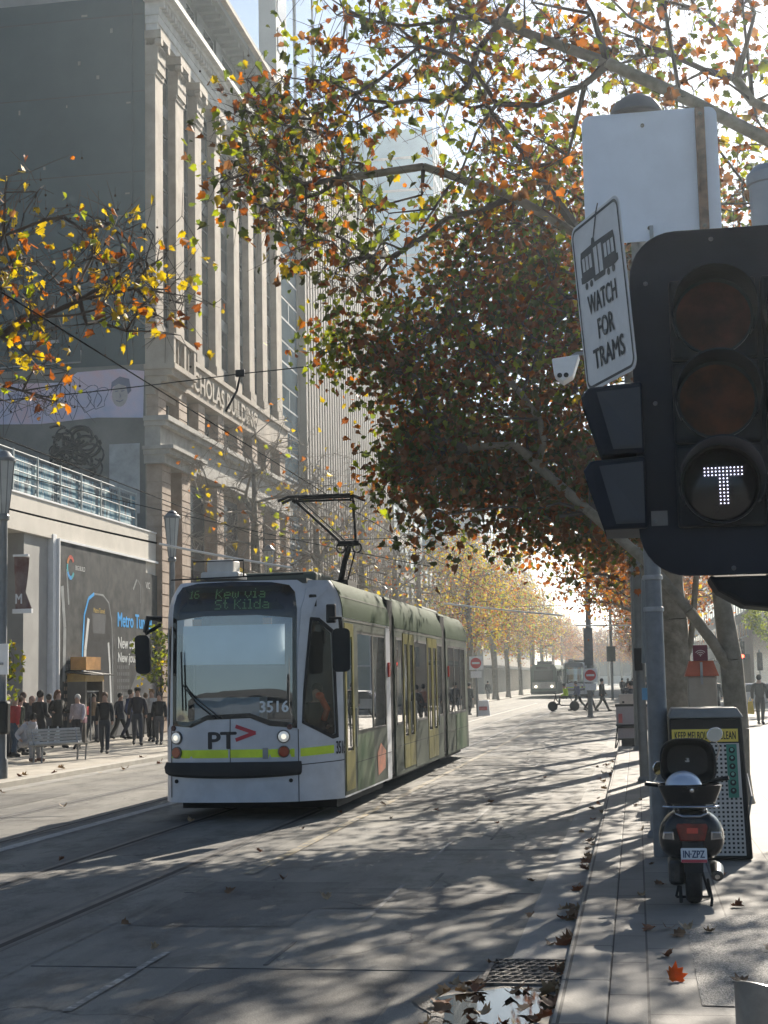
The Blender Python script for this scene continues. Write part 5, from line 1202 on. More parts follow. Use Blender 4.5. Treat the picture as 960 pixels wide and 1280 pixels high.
# top case: base tray and open lid
def loft(rs, n_=28, e=.55):
    v = []; fs = []
    for (cx_, cy_, cz_, w, h, dz) in rs:
        for i in range(n_):
            a = 2 * math.pi * i / n_; c, s_ = math.cos(a), math.sin(a)
            v.append(S(cx_ + w * math.copysign(abs(c) ** e, c), cy_ + h * math.copysign(abs(s_) ** e, s_), cz_ + dz * math.sin(a)))
    for k in range(len(rs) - 1):
        for i in range(n_): fs.append((k * n_ + i, k * n_ + (i + 1) % n_, (k + 1) * n_ + (i + 1) % n_, (k + 1) * n_ + i))
    return v, fs, n_
v, fs, n_ = loft([(0, .18, .90, .14, .14, 0), (0, .18, .905, .20, .18, 0), (0, .18, 1.03, .25, .21, 0), (0, .18, 1.075, .262, .22, 0), (0, .18, 1.08, .245, .205, 0), (0, .18, .96, .20, .17, 0), (0, .18, .95, .05, .05, 0)])
tcase = MB().add(v, fs + [tuple(range(n_))[::-1]]).build('top_case', M_SB, sc, smooth=True, autosmooth=50)
# lid: bowl standing up on its hinge at the front edge of the tray, opening towards us
v = []; fs = []; n_ = 32
def LR(a, rx, rz, y, zc):
    c, s_ = math.cos(a), math.sin(a); return S(rx * math.copysign(abs(c) ** .6, c) * (1 - .08 * s_), y, zc + rz * math.copysign(abs(s_) ** .62, s_))
for (rx, rz, y) in ((.236, .215, .335), (.236, .215, .36), (.225, .20, .46), (.18, .15, .52), (.02, .02, .53), (.02, .02, .515), (.17, .14, .505), (.21, .188, .45), (.22, .20, .36), (.22, .20, .335)):
    for i in range(n_): v.append(LR(2 * math.pi * i / n_, rx, rz, y, 1.275))
for k in range(9):
    for i in range(n_): fs.append((k * n_ + i, k * n_ + (i + 1) % n_, (k + 1) * n_ + (i + 1) % n_, (k + 1) * n_ + i))
for i in range(n_): fs.append((9 * n_ + i, 9 * n_ + (i + 1) % n_, (i + 1) % n_, i))
MB().add(v, fs).build('lid', M_BLACK, tcase, smooth=True, autosmooth=40)
MB().lathe([(.001, .01), (.018, .008), (.02, 0)], S(.01, -.045, 1.035), 14, M=Matrix.Rotation(R(90), 3, 'X')).build('lock', M_CHR, tcase)
MB().box(SX - .03, SX + .06, SY - .045, SY - .03, SZ + 1.045, SZ + 1.075).build('latch', M_BLACK, tcase)
he = thing('helmet', 'glossy silver white helmet lying in the open scooter top case', 'helmet', (SX - .05, SY + .2, SZ + .97))
v = MB(); v.ball(S(-.05, .17, 1.045), .155, .15, .135, 28); v.build('shell', mat('helmet_silver', (.50, .56, .66), .12, .35, var=.06, coat=.8), he, smooth=True)
v = MB(); v.tube([S(-.20, .10, 1.05), S(-.14, .02, 1.06), S(-.02, -.01, 1.06), S(.09, .06, 1.06)], .012, 8); v.build('trim', M_BLACK, he)
# handlebar, mirrors
mb = MB(); mb.tube([S(-.33, 1.02, 1.02), S(-.2, 1.08, .99), S(0, 1.1, .97), S(.2, 1.1, 1.02), S(.34, 1.04, 1.06)], .018, 8); mb.tube([S(-.36, 1.0, 1.02), S(-.24, 1.05, 1.0)], .022, 8); mb.tube([S(.24, 1.06, 1.04), S(.37, 1.02, 1.07)], .022, 8)
mb.build('handlebar', M_BLACK, sc, smooth=True)
MB().ball(S(0, 1.14, .98), .15, .12, .09, 20).build('headset', M_SB, sc, smooth=True)
for s_, mx_, mz_, col_ in ((-1, -.245, 1.17, 'mirror_olive_reflection'), (1, .262, 1.49, 'mirror_sky_reflection')):
    mb = MB(); mb.tube([S(s_ * .2, 1.06, 1.02), S(mx_ + .04 * s_, 1.0, mz_ - .13), S(mx_, .98, mz_ - .05)], .008, 6); st = mb.build('mirror_stalk', M_CHR, sc, smooth=True)
    w_, h_ = (.042, .062) if s_ < 0 else (.066, .066)
    MF = frame(S(mx_, .97, mz_), (1, .35 if s_ < 0 else 0, .15), (.0, 0, 1))
    c2 = MB(); c2.prism([(x * w_ / .06, y * h_ / .06) for x, y in circle(0, 0, .066, 24)], MF, -.03); hsg = c2.build('mirror', M_CHR, st, bevel=.006)
    c2 = MB(); c2.prism([(x * w_ / .06, y * h_ / .06) for x, y in circle(0, 0, .058, 24)], MF @ Matrix.Translation((0, 0, .001)), .002); c2.build('mirror_glass', mat(col_, (.30, .28, .14) if s_ < 0 else (.34, .42, .50), .04, 1., var=0), hsg)  # reflected surroundings are put into the glass colour: olive left, sky right

# ------------------------------------------------------------------ street lamps and wires
lp = thing('street_lamp', 'tall grey lamp post with tapered glass lantern at the left edge', 'street lamp', (-13.3, 29.9, .12), group='tapered lantern lamp posts on the left footpath')
def L0(x, z): return (x, z)
x, y = -13.3, 29.9
MB().lathe([(.13, .12), (.13, .5), (.10, .55), (.085, 5.0), (.08, 5.6)], (x, y, 0), 16).build('post', M_POLE, lp, smooth=True)
MB().lathe([(.09, 5.6), (.12, 5.62), (.12, 5.7), (.09, 5.75)], (x, y, 0), 16).build('collar', M_POLE, lp)
ln_ = MB().lathe([(.10, 5.75), (.14, 6.0), (.22, 6.85), (.22, 6.9)], (x, y, 0), 8, caps=False).build('lantern_glass', mat('frosted_glass', (.42, .44, .43), .25, var=.08), lp)
mb = MB()
for i in range(8): a = 2 * math.pi * i / 8; mb.tube([(x + .105 * math.cos(a), y + .105 * math.sin(a), 5.75), (x + .225 * math.cos(a), y + .225 * math.sin(a), 6.88)], .012, 4)
mb.build('lantern_frame', M_POLE, ln_)
MB().lathe([(.25, 6.88), (.25, 6.95), (.16, 7.02), (.10, 7.1), (.03, 7.13)], (x, y, 0), 16).build('lantern_cap', M_POLE, lp, smooth=True)
for yy, lb in ((41.7, 'second tapered lantern lamp post, in front of the banded piers'), (53.4, 'third tapered lantern lamp post, just above the tram roof'), (66, 'fourth tapered lantern lamp post, beyond the tram'), (79, 'fifth tapered lantern lamp post, far up the left footpath')):
    dup(lp, (-13.3, yy, .12), 0, lb)
pb = thing('notice_plate', 'small white notice plate strapped to the left lamp post', 'sign', (-13.2, 29.7, 2.5)); MB().box(-13.45, -13.1, 29.72, 29.76, 2.3, 2.95).build('plate', M_WHITE, pb); MB().box(-13.4, -13.2, 29.7, 29.72, 2.5, 2.55).build('strap', M_STEEL, pb)
cb = thing('signal_control_box', 'black rounded call box fixed low on the left lamp post', 'control box', (-13.2, 29.6, 1.2)); MB().box(-13.42, -13.02, 29.5, 29.75, 1.05, 1.75).build('box', M_BLACK, cb, bevel=.06); MB().box(-13.28, -13.2, 29.47, 29.5, 1.2, 1.6).build('front_label', M_WHITE, cb)
ba = thing('street_banner', 'hanging red and white banner with a white foot bar at the left edge', 'banner', (-12.95, 30.4, 3.6))
v, t = tri2d([(-13.15, 4.95), (-12.72, 4.9), (-12.8, 4.1), (-12.62, 3.72), (-13.15, 3.72)], step=.15)
MB().add([(a, 30.4 + .05 * math.sin(a * 9 + b * 2), b) for a, b in v] + [(a, 30.42 + .05 * math.sin(a * 9 + b * 2), b) for a, b in v], list(t) + [tuple(len(v) + i for i in q[::-1]) for q in t]).build('cloth', mat('banner_cloth', (.13, .05, .04), .8, col2=(.30, .26, .24), scale=1.3), ba)
ba.location.x -= .0
MB().box(-13.2, -12.58, 30.35, 30.45, 3.62, 3.72).box(-13.2, -12.7, 30.35, 30.45, 4.92, 4.97).build('bar', M_WHITE, ba)
mb = MB(); text(mb, 'M', frame((-12.98, 30.33, 3.95), (1, 0, 0), (0, 0, 1)), .22, .2, bold=.01); mb.build('lettering', M_WHITE, ba)
ba.location.x -= .16; ba.scale = (.7, 1, .95)


M_WIRE = mat('wire_black', (.012, .012, .013), .95, 0, var=0, spec=.05)
sc.scale = (1, 1, .905); he.location.z = SZ + .97 * .905
def sag(a, b, s, n=14): a, b = Vector(a), Vector(b); return [a.lerp(b, i / n) - Vector((0, 0, 4 * s * (i / n) * (1 - i / n))) for i in range(n + 1)]
def wire(label, pts, r=.012, m=M_WIRE, name='overhead_wire', n=5):
    mb = MB().tube(pts, r, n); return mb.build(name, m, label=label, cat='wire')
wire('contact wire running above the near tram track to the pantograph', [(-5.68, 4, 5.62), (-5.55, 12.7, 5.58), (-5.2, 25, 5.26), (-5.7, 60, 5.5), (-5.7, 160, 5.5)], .008)
wire('contact wire running above the far tram track', [(-9.0, 4, 5.7), (-9.0, 60, 5.5), (-9.0, 170, 5.5)], .010)
wire('dark span wire crossing in front of the stone building at lettering height', sag((-13.2, 24, 6.95), (-6.44, 24, 7.24), .06) + sag((-6.44, 24, 7.24), (.9, 24, 7.95), .10)[1:], .010)
iw = thing('wire_hanger', 'black insulator and short dropper hanging from the span wire', 'wire fitting', (-6.44, 24, 7.2)); MB().box(-6.52, -6.36, 23.97, 24.03, 7.19, 7.31).build('insulator', M_BLACK, iw, bevel=.01); MB().tube([(-6.44, 24, 7.2), (-6.5, 24, 6.95), (-6.70, 24, 6.6)], .02, 6).build('dropper', M_BLACK, iw)
M_ROD = mat('sunlit_insulated_wire', (.6, .6, .58), .3, .2, var=.05)  # sunlit look of these wires is put into the pale colour
wire('dark feeder cable dropping from the left edge towards the tram roof', sag((-14.6, 30, 6.25), (-9.9, 30, 5.0), .03), .022)
wire('bright sunlit rod wire just above the tram roof on the left', sag((-9.85, 30, 4.985), (-6.97, 30, 4.38), .02), .024, M_ROD, n=8)
wire('bright sunlit span rod above the road beyond the tram', sag((-8.9, 70, 5.62), (-3.3, 70, 4.9), .02), .04, M_ROD, n=8)
wire('short pale span rod beside the far right signal pole', sag((-2.9, 75, 4.58), (1.0, 75, 4.5), .0), .03, M_ROD, n=8)
wire('thin span wire high above the far trams', sag((-13.2, 110, 7.5), (1, 110, 7.7), .3), .02)
wire('thin span wire crossing behind the pantograph', sag((-13.2, 52, 7.2), (.5, 52, 7.6), .3), .014)
wire('second thin cable descending across the banded piers', sag((-16, 36, 7.6), (-6, 44, 5.4), .1), .012)

# no entry signs on poles, far tram poles
def noentry(label, x, y, z, dia, h):
    t_ = thing('no_entry_sign', label, 'sign', (x, y, .0), group='no entry signs beside the tracks')
    MB().tube([(x, y + .06, 0), (x, y + .06, h)], .05, 8).build('post', M_POLE, t_)
    MB().box(x - dia * .62, x + dia * .62, y, y + .02, z - dia * .62, z + dia * .62).build('backing', M_WHITE, t_)
    MB().prism(circle(x, z, dia / 2, 24), Matrix(((1, 0, 0, 0), (0, 0, -1, y), (0, 1, 0, 0), (0, 0, 0, 1))), .02).build('red_disc', mat('sign_red', (.5, .03, .03), .4), t_)
    MB().box(x - dia * .36, x + dia * .36, y - .03, y - .02, z - dia * .09, z + dia * .09).build('white_bar', M_WHITE, t_)
    MB().box(x - dia * .5, x + dia * .5, y, y + .02, z - dia * 1.35, z - dia * .75).build('plate', M_WHITE, t_)
    return t_
noentry('no entry sign on the left, just beyond the tram', -8.5, 80, 2.87, .58, 3.3)
noentry('no entry sign on the tall pole at the far crossing on the right', -2.25, 75, 2.09, .55, 2.4)
tp = pole('tall tapering tram pole carrying the right no entry sign', -2.35, 76, .13, 9.5, .12); MB().box(-2.55, -2.1, 75.85, 75.98, 2.7, 4.6).build('equipment_box', M_POLE, tp)
tp.location.z = 0; 
for c in tp.children: c.location.z += 0
tp = pole('slimmer far pole with a signal box, right of the far trams', -1.9, 120, .11, 8.5, .05); MB().box(-2.25, -1.55, 119.8, 120, 3.2, 4.4).build('signal_box', M_SIG2, tp)
pb_ = thing('barrier_block', 'white block barrier at the left track edge past the tram', 'barrier', (-8.4, 82, 0)); MB().add([(-8.75, 82, .0), (-8.0, 82, 0), (-8.0, 82.5, 0), (-8.75, 82.5, 0), (-8.65, 82.1, .85), (-8.1, 82.1, .85), (-8.1, 82.4, .85), (-8.65, 82.4, .85)], [(4, 5, 6, 7), (0, 1, 5, 4), (1, 2, 6, 5), (2, 3, 7, 6), (3, 0, 4, 7)]).build('block', M_WHITE, pb_, bevel=.04); MB().box(-8.6, -8.15, 82.0, 82.04, .3, .5).build('stripe', mat('faded_red'), pb_)
# far signals on the right
for lb, x, y, z, em in (('distant black traffic signal showing red at the right edge', 6.55, 95, 3.0, True), ('second distant black signal, lower, at the right edge', 7.6, 95, 2.3, False)):
    t_ = thing('traffic_signal', lb, 'traffic signal', (x, y, .12)); MB().tube([(x, y, .12), (x, y, z + 1.2)], .05, 8).build('post', M_POLE, t_)
    MB().box(x - .17, x + .17, y - .25, y - .05, z - .1, z + 1.0).build('housing', M_SIG2, t_, bevel=.03)
    for k in range(3): MB().ball((x, y - .26, z + .1 + k * .33), .11, .03, .11, 10).build('lens', mat('lit_red', (.6, .02, .01), .3, emit=(1, .06, .03), estr=6) if (em and k == 0) else M_DARK, t_)
# parked car at the right, mostly behind the trunk
cr_ = thing('parked_car', 'silver car parked across the square behind the walking man', 'car', (6.6, 80, .12))
prof = [(-2.1, .35), (-2.15, .75), (-1.6, .92), (-1.0, 1.38), (.6, 1.42), (1.35, .98), (2.05, .9), (2.15, .4)]
MB().prism(prof, Matrix(((1, 0, 0, 6.6), (0, 0, 1, 79.2), (0, 1, 0, .12), (0, 0, 0, 1))), 1.7).build('body', mat('car_silver', (.45, .46, .48), .25, .6, coat=.8), cr_, bevel=.06)
MB().prism([(-1.35, .95), (-.95, 1.32), (.5, 1.35), (1.0, .98)], Matrix(((1, 0, 0, 6.6), (0, 0, 1, 79.17), (0, 1, 0, .12), (0, 0, 0, 1))), .03).build('window', M_WIN, cr_)
for xx in (-1.35, 1.35):
    w_ = MB().lathe([(.2, -.1), (.33, -.1), (.34, 0), (.33, .1), (.2, .1)], (6.6 + xx, 79.3, .46), 18, M=Matrix.Rotation(R(90), 3, 'X')).build('wheel', M_RUB, cr_, smooth=True)
    MB().lathe([(.02, .0), (.2, .0), (.2, .11), (.02, .12)], (6.6 + xx, 79.3, .46), 14, M=Matrix.Rotation(R(90), 3, 'X')).build('rim', M_STEEL, w_)
MB().ball((4.55, 79.5, .82), .12, .2, .08, 8).build('headlight', M_WHITE, cr_)
# ------------------------------------------------------------------ people
SKIN = mat('skin', (.42, .26, .19), .6, var=.05)
def cloth(c): return mat('cloth_%d_%d_%d' % tuple(int(v * 100) for v in c), c, .85, var=.15, scale=9)
def skin_mesh(joints, edges, radii, sub=1):
    me = bpy.data.meshes.new('t'); me.from_pydata(joints, edges, []); o = bpy.data.objects.new('t', me); COL.objects.link(o)
    s = o.modifiers.new('s', 'SKIN'); s.use_smooth_shade = True
    for i, r_ in enumerate(radii): me.skin_vertices[0].data[i].radius = (r_, r_) if not isinstance(r_, tuple) else r_
    me.skin_vertices[0].data[0].use_root = True
    u = o.modifiers.new('u', 'SUBSURF'); u.levels = sub; u.render_levels = sub
    dg = bpy.context.evaluated_depsgraph_get(); m2 = bpy.data.meshes.new_from_object(o.evaluated_get(dg))
    vs = [tuple(v.co) for v in m2.vertices]; fs = [tuple(p.vertices) for p in m2.polygons]
    bpy.data.objects.remove(o); bpy.data.meshes.remove(me); bpy.data.meshes.remove(m2); return vs, fs
def person(label, loc, face=0., h=1.72, top=(.03, .03, .035), legs=(.03, .03, .04), hair=(.04, .03, .025), stride=.25, arms=.3, coat=0., hat=None, carry=None, sit=False, lean=0., bulk=1., elbow=20, hairlong=False, group=None, bag=None, shoe=(.02, .02, .02), hood=False):
    """faces -Y before rotation by `face` degrees"""
    t = thing('person', label, 'person', loc, R(face), group, s=h / 1.72)
    J = {}; ln = R(lean)
    def up(x, y, z): return (x, y * 1 - (z - .92) * math.sin(ln) if z > .92 else y, .92 + (z - .92) * math.cos(ln) if z > .92 else z)
    hz = .92
    J['pel'] = (0, 0, hz); J['wst'] = up(0, 0, 1.06); J['chs'] = up(0, -.01, 1.28); J['nk0'] = up(0, .01, 1.43); J['nk'] = up(0, -.01, 1.50); J['hd0'] = up(0, -.03, 1.58); J['hd1'] = up(0, -.02, 1.66); J['hd2'] = up(0, -.01, 1.70); J['nose'] = up(0, -.125, 1.60)
    for s_, sg_ in (('l', -1), ('r', 1)):
        st = stride * sg_
        if sit:
            J['hip' + s_] = (.09 * sg_, -.02, hz - .05); J['kn' + s_] = (.12 * sg_, -.44, .50 + .44 - .42); J['an' + s_] = (.12 * sg_, -.48, .09); J['to' + s_] = (.13 * sg_, -.64, .04)
        else:
            J['hip' + s_] = (.09 * sg_, 0, hz - .06); ky = -st * .45 - .03 * abs(stride); J['kn' + s_] = (.10 * sg_, ky - .02, .49); ay = -st + (.05 if st < 0 else 0); J['an' + s_] = (.10 * sg_, ay, .09 + (.05 if st < 0 else 0)); J['to' + s_] = (.11 * sg_, ay - .15, .035)
        J['sh' + s_] = up(.17 * sg_ * bulk, .01, 1.40); a = -arms * sg_ * -1
        el = up(.235 * sg_ * bulk, .02 - a * .3, 1.14); J['el' + s_] = el
        e2 = R(elbow); J['ha' + s_] = (el[0] + .01 * sg_, el[1] - .25 * math.sin(e2 + abs(a) * .3) - a * .15, el[2] - .25 * math.cos(e2)); J['fi' + s_] = (J['ha' + s_][0], J['ha' + s_][1] - .09 * math.sin(e2), J['ha' + s_][2] - .09 * math.cos(e2))
    if sit:
        for k in J: J[k] = (J[k][0], J[k][1], J[k][2] - (.42 if not k[:2] in ('kn', 'an', 'to') else 0))
        for s_ in 'lr': J['kn' + s_] = (J['kn' + s_][0], J['kn' + s_][1], .50)
    b = bulk
    rad = dict(pel=.118 * b, wst=.12 * b, chs=.145 * b, nk0=.075, nk=.052, hd0=.082, hd1=.088, hd2=.062, nose=.018, hipl=.09, hipr=.09, knl=.06, knr=.06, anl=.042, anr=.042, tol=.036, tor=.036, shl=.06, shr=.06, ell=.045, elr=.045, hal=.032, har=.032, fil=.026, fir=.026)
    E_ = [('pel', 'wst'), ('wst', 'chs'), ('chs', 'nk0'), ('nk0', 'nk'), ('nk', 'hd0'), ('hd0', 'hd1'), ('hd1', 'hd2'), ('hd0', 'nose')]
    for s_ in 'lr': E_ += [('pel', 'hip' + s_), ('hip' + s_, 'kn' + s_), ('kn' + s_, 'an' + s_), ('an' + s_, 'to' + s_), ('nk0', 'sh' + s_), ('sh' + s_, 'el' + s_), ('el' + s_, 'ha' + s_), ('ha' + s_, 'fi' + s_)]
    def mk(names, edges, grow, name, m, cut=None):
        idx = {k: i for i, k in enumerate(names)}
        vs, fs = skin_mesh([J[k] for k in names], [(idx[a], idx[c]) for a, c in edges], [rad[k] + (grow if not (name == 'trousers' and k == 'wst') else .004) - (.012 if name == 'jacket' and k == 'pel' else 0) for k in names])
        mb = MB(); mb.v = vs; mb.f = [list(f) for f in fs]; mb.m = [0] * len(fs)
        me = bpy.data.meshes.new(name); me.from_pydata(vs, [], fs); me.materials.append(m); me.polygons.foreach_set('use_smooth', [True] * len(fs))
        o = bpy.data.objects.new(name, me); COL.objects.link(o); o.parent = t; return o
    names = list(J); bo_ = mk(names, E_, 0, 'body', SKIN); bo_.data.materials.append(cloth(top)); bo_.data.materials.append(cloth(legs))
    for f_ in bo_.data.polygons:
        c_ = Vector(f_.center)
        if c_.z < J['pel'][2] and min((c_ - Vector(J[q])).length for q in ('hal', 'har', 'fil', 'fir')) > .14: f_.material_index = 2
        elif (c_ - Vector(J['hd0'])).length > .20 and min((c_ - Vector(J[q])).length for q in ('hal', 'har', 'fil', 'fir')) > .13: f_.material_index = 1
    tn = ['pel', 'wst', 'hipl', 'hipr', 'knl', 'knr', 'anl', 'anr']; mk(tn, [e for e in E_ if e[0] in tn and e[1] in tn], .018, 'trousers', cloth(legs))
    jn = ['chs', 'wst', 'pel', 'nk0', 'shl', 'shr', 'ell', 'elr', 'hal', 'har']; jk = mk(jn, [e for e in E_ if e[0] in jn and e[1] in jn], .028, 'jacket', cloth(top))
    if coat:
        p = J['pel']; MB().lathe([(.155 * b, p[2] + .12), (.17 * b, p[2]), (.185 * b, p[2] - coat)], (p[0], p[1], 0), 14, caps=False).build('coat_skirt', cloth(top), None, smooth=True).parent = jk
    hd = Vector(J['hd1']); M_h = cloth(hair)
    hb = MB(); hb.ball(hd + Vector((0, .018, .012)), .098, .108, .112, 14)
    if hairlong: hb.tube([hd + Vector((0, .06, .03)), hd + Vector((0, .09, -.12)), hd + Vector((0, .09, -.28))], [.09, .10, .06], 10)
    hb.v = [(x, max(y, hd.y - .065 - .5 * max(0, z - hd.z - .03)), z) for x, y, z in hb.v]; hb.build('hair', M_h, None, smooth=True).parent = t
    if hat: MB().lathe([(.105, .02), (.108, .05), (.09, .11), (.03, .135)], hd, 14).box(hd.x - .08, hd.x + .08, hd.y - .19, hd.y - .05, hd.z + .03, hd.z + .045).build('cap', cloth(hat), None, smooth=True).parent = t
    if hood: MB().ball(hd + Vector((0, .06, -.16)), .13, .10, .09, 12).build('hood', cloth(top), None, smooth=True).parent = jk
    for s_ in 'lr':
        a, c = Vector(J['an' + s_]), Vector(J['to' + s_]); MB().tube([a + Vector((0, .05, -.03)), a + Vector((0, -.03, -.03)), c + Vector((0, -.02, 0))], [.05, .055, .042], 8).build('shoe', cloth(shoe), None, smooth=True).parent = t
    if bag:
        bz = J['pel'][2]; MB().obox((.24, .02, bz + .02), .08, .24, .2).build('shoulder_bag', cloth(bag), None, bevel=.02).parent = t
    return t
navy = (.02, .025, .05); blk = (.018, .018, .02); gry = (.10, .10, .105)
person('person in a red jacket among the group at the far left', (-17.00, 39.04, .12), 150, 1.66, top=(.35, .03, .03), legs=(.05, .08, .12), hair=(.3, .28, .25), stride=.1)
person('bare headed person in brown at the very left edge of the group', (-18.00, 40.83, .12), 100, 1.66, top=(.16, .11, .08), legs=(.06, .06, .07), hair=(.35, .25, .18), stride=.1)
person('person in a dark coat with a reddish face behind the red jacket', (-18.20, 42.44, .12), -20, 1.72, top=(.05, .04, .045), legs=(.20, .15, .10), hair=(.12, .08, .06), stride=.15)
person('bald person in grey standing just behind the bench sitter', (-17.90, 42.39, .12), -30, 1.6, top=(.07, .07, .08), legs=(.05, .05, .06), hair=(.35, .22, .17), stride=.1)
person('person in black seen from behind with hands together, standing left of the long haired one', (-16.60, 39.88, .12), 170, 1.76, top=blk, legs=blk, hair=(.03, .025, .02), elbow=70, stride=.05)
person('long haired person in a long dark coat reading a phone by the white jamb', (-18.00, 44.64, .12), 60, 1.76, top=(.03, .028, .028), legs=blk, hair=(.16, .07, .03), elbow=80, coat=.25, hairlong=True, stride=.2)
person('white haired person in a pale pink jacket with a cross body bag', (-16.90, 43.51, .12), 0, 1.62, top=(.50, .44, .46), legs=(.04, .035, .04), hair=(.55, .53, .50), bag=(.45, .25, .27), elbow=35, stride=.1)
person('person in black striding alone in front of the hoarding doorway', (-15.00, 40.72, .12), 15, 1.68, top=blk, legs=(.03, .035, .045), hair=(.14, .09, .06), stride=.32, arms=.5)
person('person in blue with backpack half hidden behind the man in a cap', (-17.90, 51.20, .12), 100, 1.72, top=(.03, .05, .14), legs=navy, hair=(.04, .03, .02), stride=.25)
person('man in a dark cap and black jacket walking near the tram', (-15.90, 46.17, .12), 20, 1.78, top=(.025, .022, .03), legs=(.04, .045, .06), hair=(.1, .07, .05), hat=blk, stride=.3, bulk=1.08)
person('person in a white shirt and open dark jacket closest to the tram side', (-16.30, 48.82, .12), 0, 1.72, top=(.42, .42, .42), legs=(.03, .03, .03), hair=(.25, .15, .08), stride=.12)
person('dark dressed person right against the tram edge carrying a bag', (-15.20, 46.25, .12), 10, 1.62, top=blk, legs=gry, hair=(.05, .04, .03), stride=.2, bag=(.06, .06, .07))
person('person in dark green between the brown and black coats at the left', (-17.20, 39.83, .12), 140, 1.62, top=(.04, .06, .04), legs=(.03, .03, .04), hair=(.08, .05, .03), stride=0.20)
person('person in a grey coat half behind the white jamb pair', (-18.40, 44.91, .12), -150, 1.64, top=(.12, .12, .13), legs=blk, hair=(.05, .04, .03), stride=0.10, coat=.2)
person('person in a dark blue coat walking behind the blue backpack', (-18.40, 51.51, .12), 80, 1.60, top=(.03, .035, .06), legs=blk, hair=blk, stride=0.30, coat=.15)
person('short person in brown beside the man in the dark cap', (-17.80, 52.58, .12), 200, 1.58, top=(.10, .06, .04), legs=blk, hair=(.1, .06, .03), stride=0.15)
person('person in a maroon top at the very left behind the lamp post', (-17.40, 39.15, .12), 60, 1.66, top=(.14, .03, .04), legs=(.04, .04, .05), hair=blk, stride=0.15)
person('person in a tan coat sauntering beside the doorway kiosk', (-18.40, 48.86, .12), 30, 1.60, top=(.30, .22, .14), legs=(.05, .05, .06), hair=(.04, .03, .02), stride=0.20)
st_ = person('person in a white hooded jacket sitting hunched on the steel bench', (-15.75, 36.75, .12), 62, 1.72, top=(.48, .49, .54), legs=(.38, .38, .40), hair=(.03, .025, .02), sit=True, lean=32, elbow=60, hood=True, shoe=(.2, .12, .1))
# bench
be = thing('bench', 'slatted steel bench with curved back facing away on the left footpath', 'bench', (-14.85, 36.75, .12), R(62))
def bslat(y, z, w=.07): return (y, z)
mb = MB()
for (y, z, a) in [(-.36, .43, 0), (-.28, .42, 0), (-.20, .415, 0), (-.12, .415, 0), (-.04, .43, 20), (.02, .48, 60), (.045, .56, 75), (.065, .64, 75), (.085, .72, 75), (.10, .80, 70)]:
    M_ = Matrix.Rotation(R(a), 3, 'X'); mb.obox((0, y, z), 1.75, .065, .015, M_)
mb.build('slats', mat('bench_steel', (.34, .32, .28), .35, .7, var=.15), None).parent = be
for x in (-.72, .72):
    MB().tube([(x, -.02, .41), (x, .02, .0)], .025, 8).tube([(x, -.34, .41), (x, -.30, 0)], .022, 8).tube([(x, -.38, .41), (x, -.06, .40), (x, .03, .5), (x, .11, .84)], .018, 8).build('leg', M_STEEL, None, smooth=True).parent = be
# people elsewhere
person('dark clad person stepping past the rear of the tram', (-9.35, 84, .0), 160, 1.78, top=blk, legs=blk, hair=blk, stride=.15, hat=(.12, .12, .12))
person('black suited man walking right at the far crossing', (-2.0, 88, 0), 110, 1.86, top=blk, legs=blk, hair=blk, stride=.38, arms=.5, coat=.1)
person('person in grey walking beside the black suited man', (-2.75, 89.5, 0), 95, 1.78, top=(.10, .09, .09), legs=(.05, .045, .045), hair=(.1, .06, .04), stride=.3)
yv = person('rider in a bright yellow vest on the cargo bike', (-4.15, 90, .38), 270, 1.62, top=(.55, .75, .05), legs=(.06, .06, .07), hair=blk, sit=True, lean=10, elbow=50, hat=blk)
person('person in slate blue walking behind the cargo bike', (-3.5, 91, 0), 265, 1.74, top=(.13, .14, .22), legs=blk, hair=(.06, .05, .05), stride=.45, lean=10)
bk = thing('cargo_bike', 'small wheeled dark cargo bike under the yellow vested rider', 'bicycle', (-4.3, 90, 0))
for x in (-5.0, -3.7):
    w_ = MB().lathe([(.24, -.03), (.29, -.03), (.30, 0), (.29, .03), (.24, .03)], (x, 90, .30), 20, M=Matrix.Rotation(R(90), 3, 'X')).build('wheel', M_RUB, bk, smooth=True)
    MB().lathe([(.01, -.02), (.08, -.02), (.08, .02), (.01, .02)], (x, 90, .30), 12, M=Matrix.Rotation(R(90), 3, 'X')).build('hub', M_STEEL, w_)
MB().tube([(-5.0, 90, .3), (-4.8, 90, .95), (-4.85, 90, 1.1)], .03, 6).tube([(-4.85, 90, .8), (-4.5, 90, .35), (-3.7, 90, .35), (-3.95, 90, .8)], .035, 6).tube([(-4.85, 89.75, 1.1), (-4.85, 90.25, 1.1)], .02, 6).build('frame', M_DARK, bk)
MB().obox((-4.0, 90, .86), .3, .2, .07).build('saddle', M_BLACK, bk, bevel=.02)
mw = person('broad man in black walking away with a yellow bag at the right edge', (4.5, 57, .12), 165, 1.80, top=blk, legs=(.022, .022, .025), hair=blk, stride=.14, bulk=1.15, arms=.15)
yb2 = thing('shopping_bag', 'bright yellow shopping bag held by the broad man in black', 'bag', (4.15, 57, .9)); mb = MB()
mb.add([(4.02, 56.9, .52), (4.28, 56.9, .50), (4.30, 57.05, .52), (4.02, 57.05, .55), (4.06, 56.92, .98), (4.24, 56.92, 1.0), (4.22, 57.02, 1.0), (4.08, 57.02, .98)], [(0, 3, 2, 1), (4, 5, 6, 7), (0, 1, 5, 4), (1, 2, 6, 5), (2, 3, 7, 6), (3, 0, 4, 7)]); mb.build('bag', mat('bag_yellow', (.65, .42, .03), .5, var=.15, scale=5), yb2, bevel=.03)
MB().tube([(4.08, 56.97, .98), (4.15, 56.97, 1.14), (4.23, 56.97, 1.0)], .012, 6).build('handle', mat('bag_yellow'), yb2)
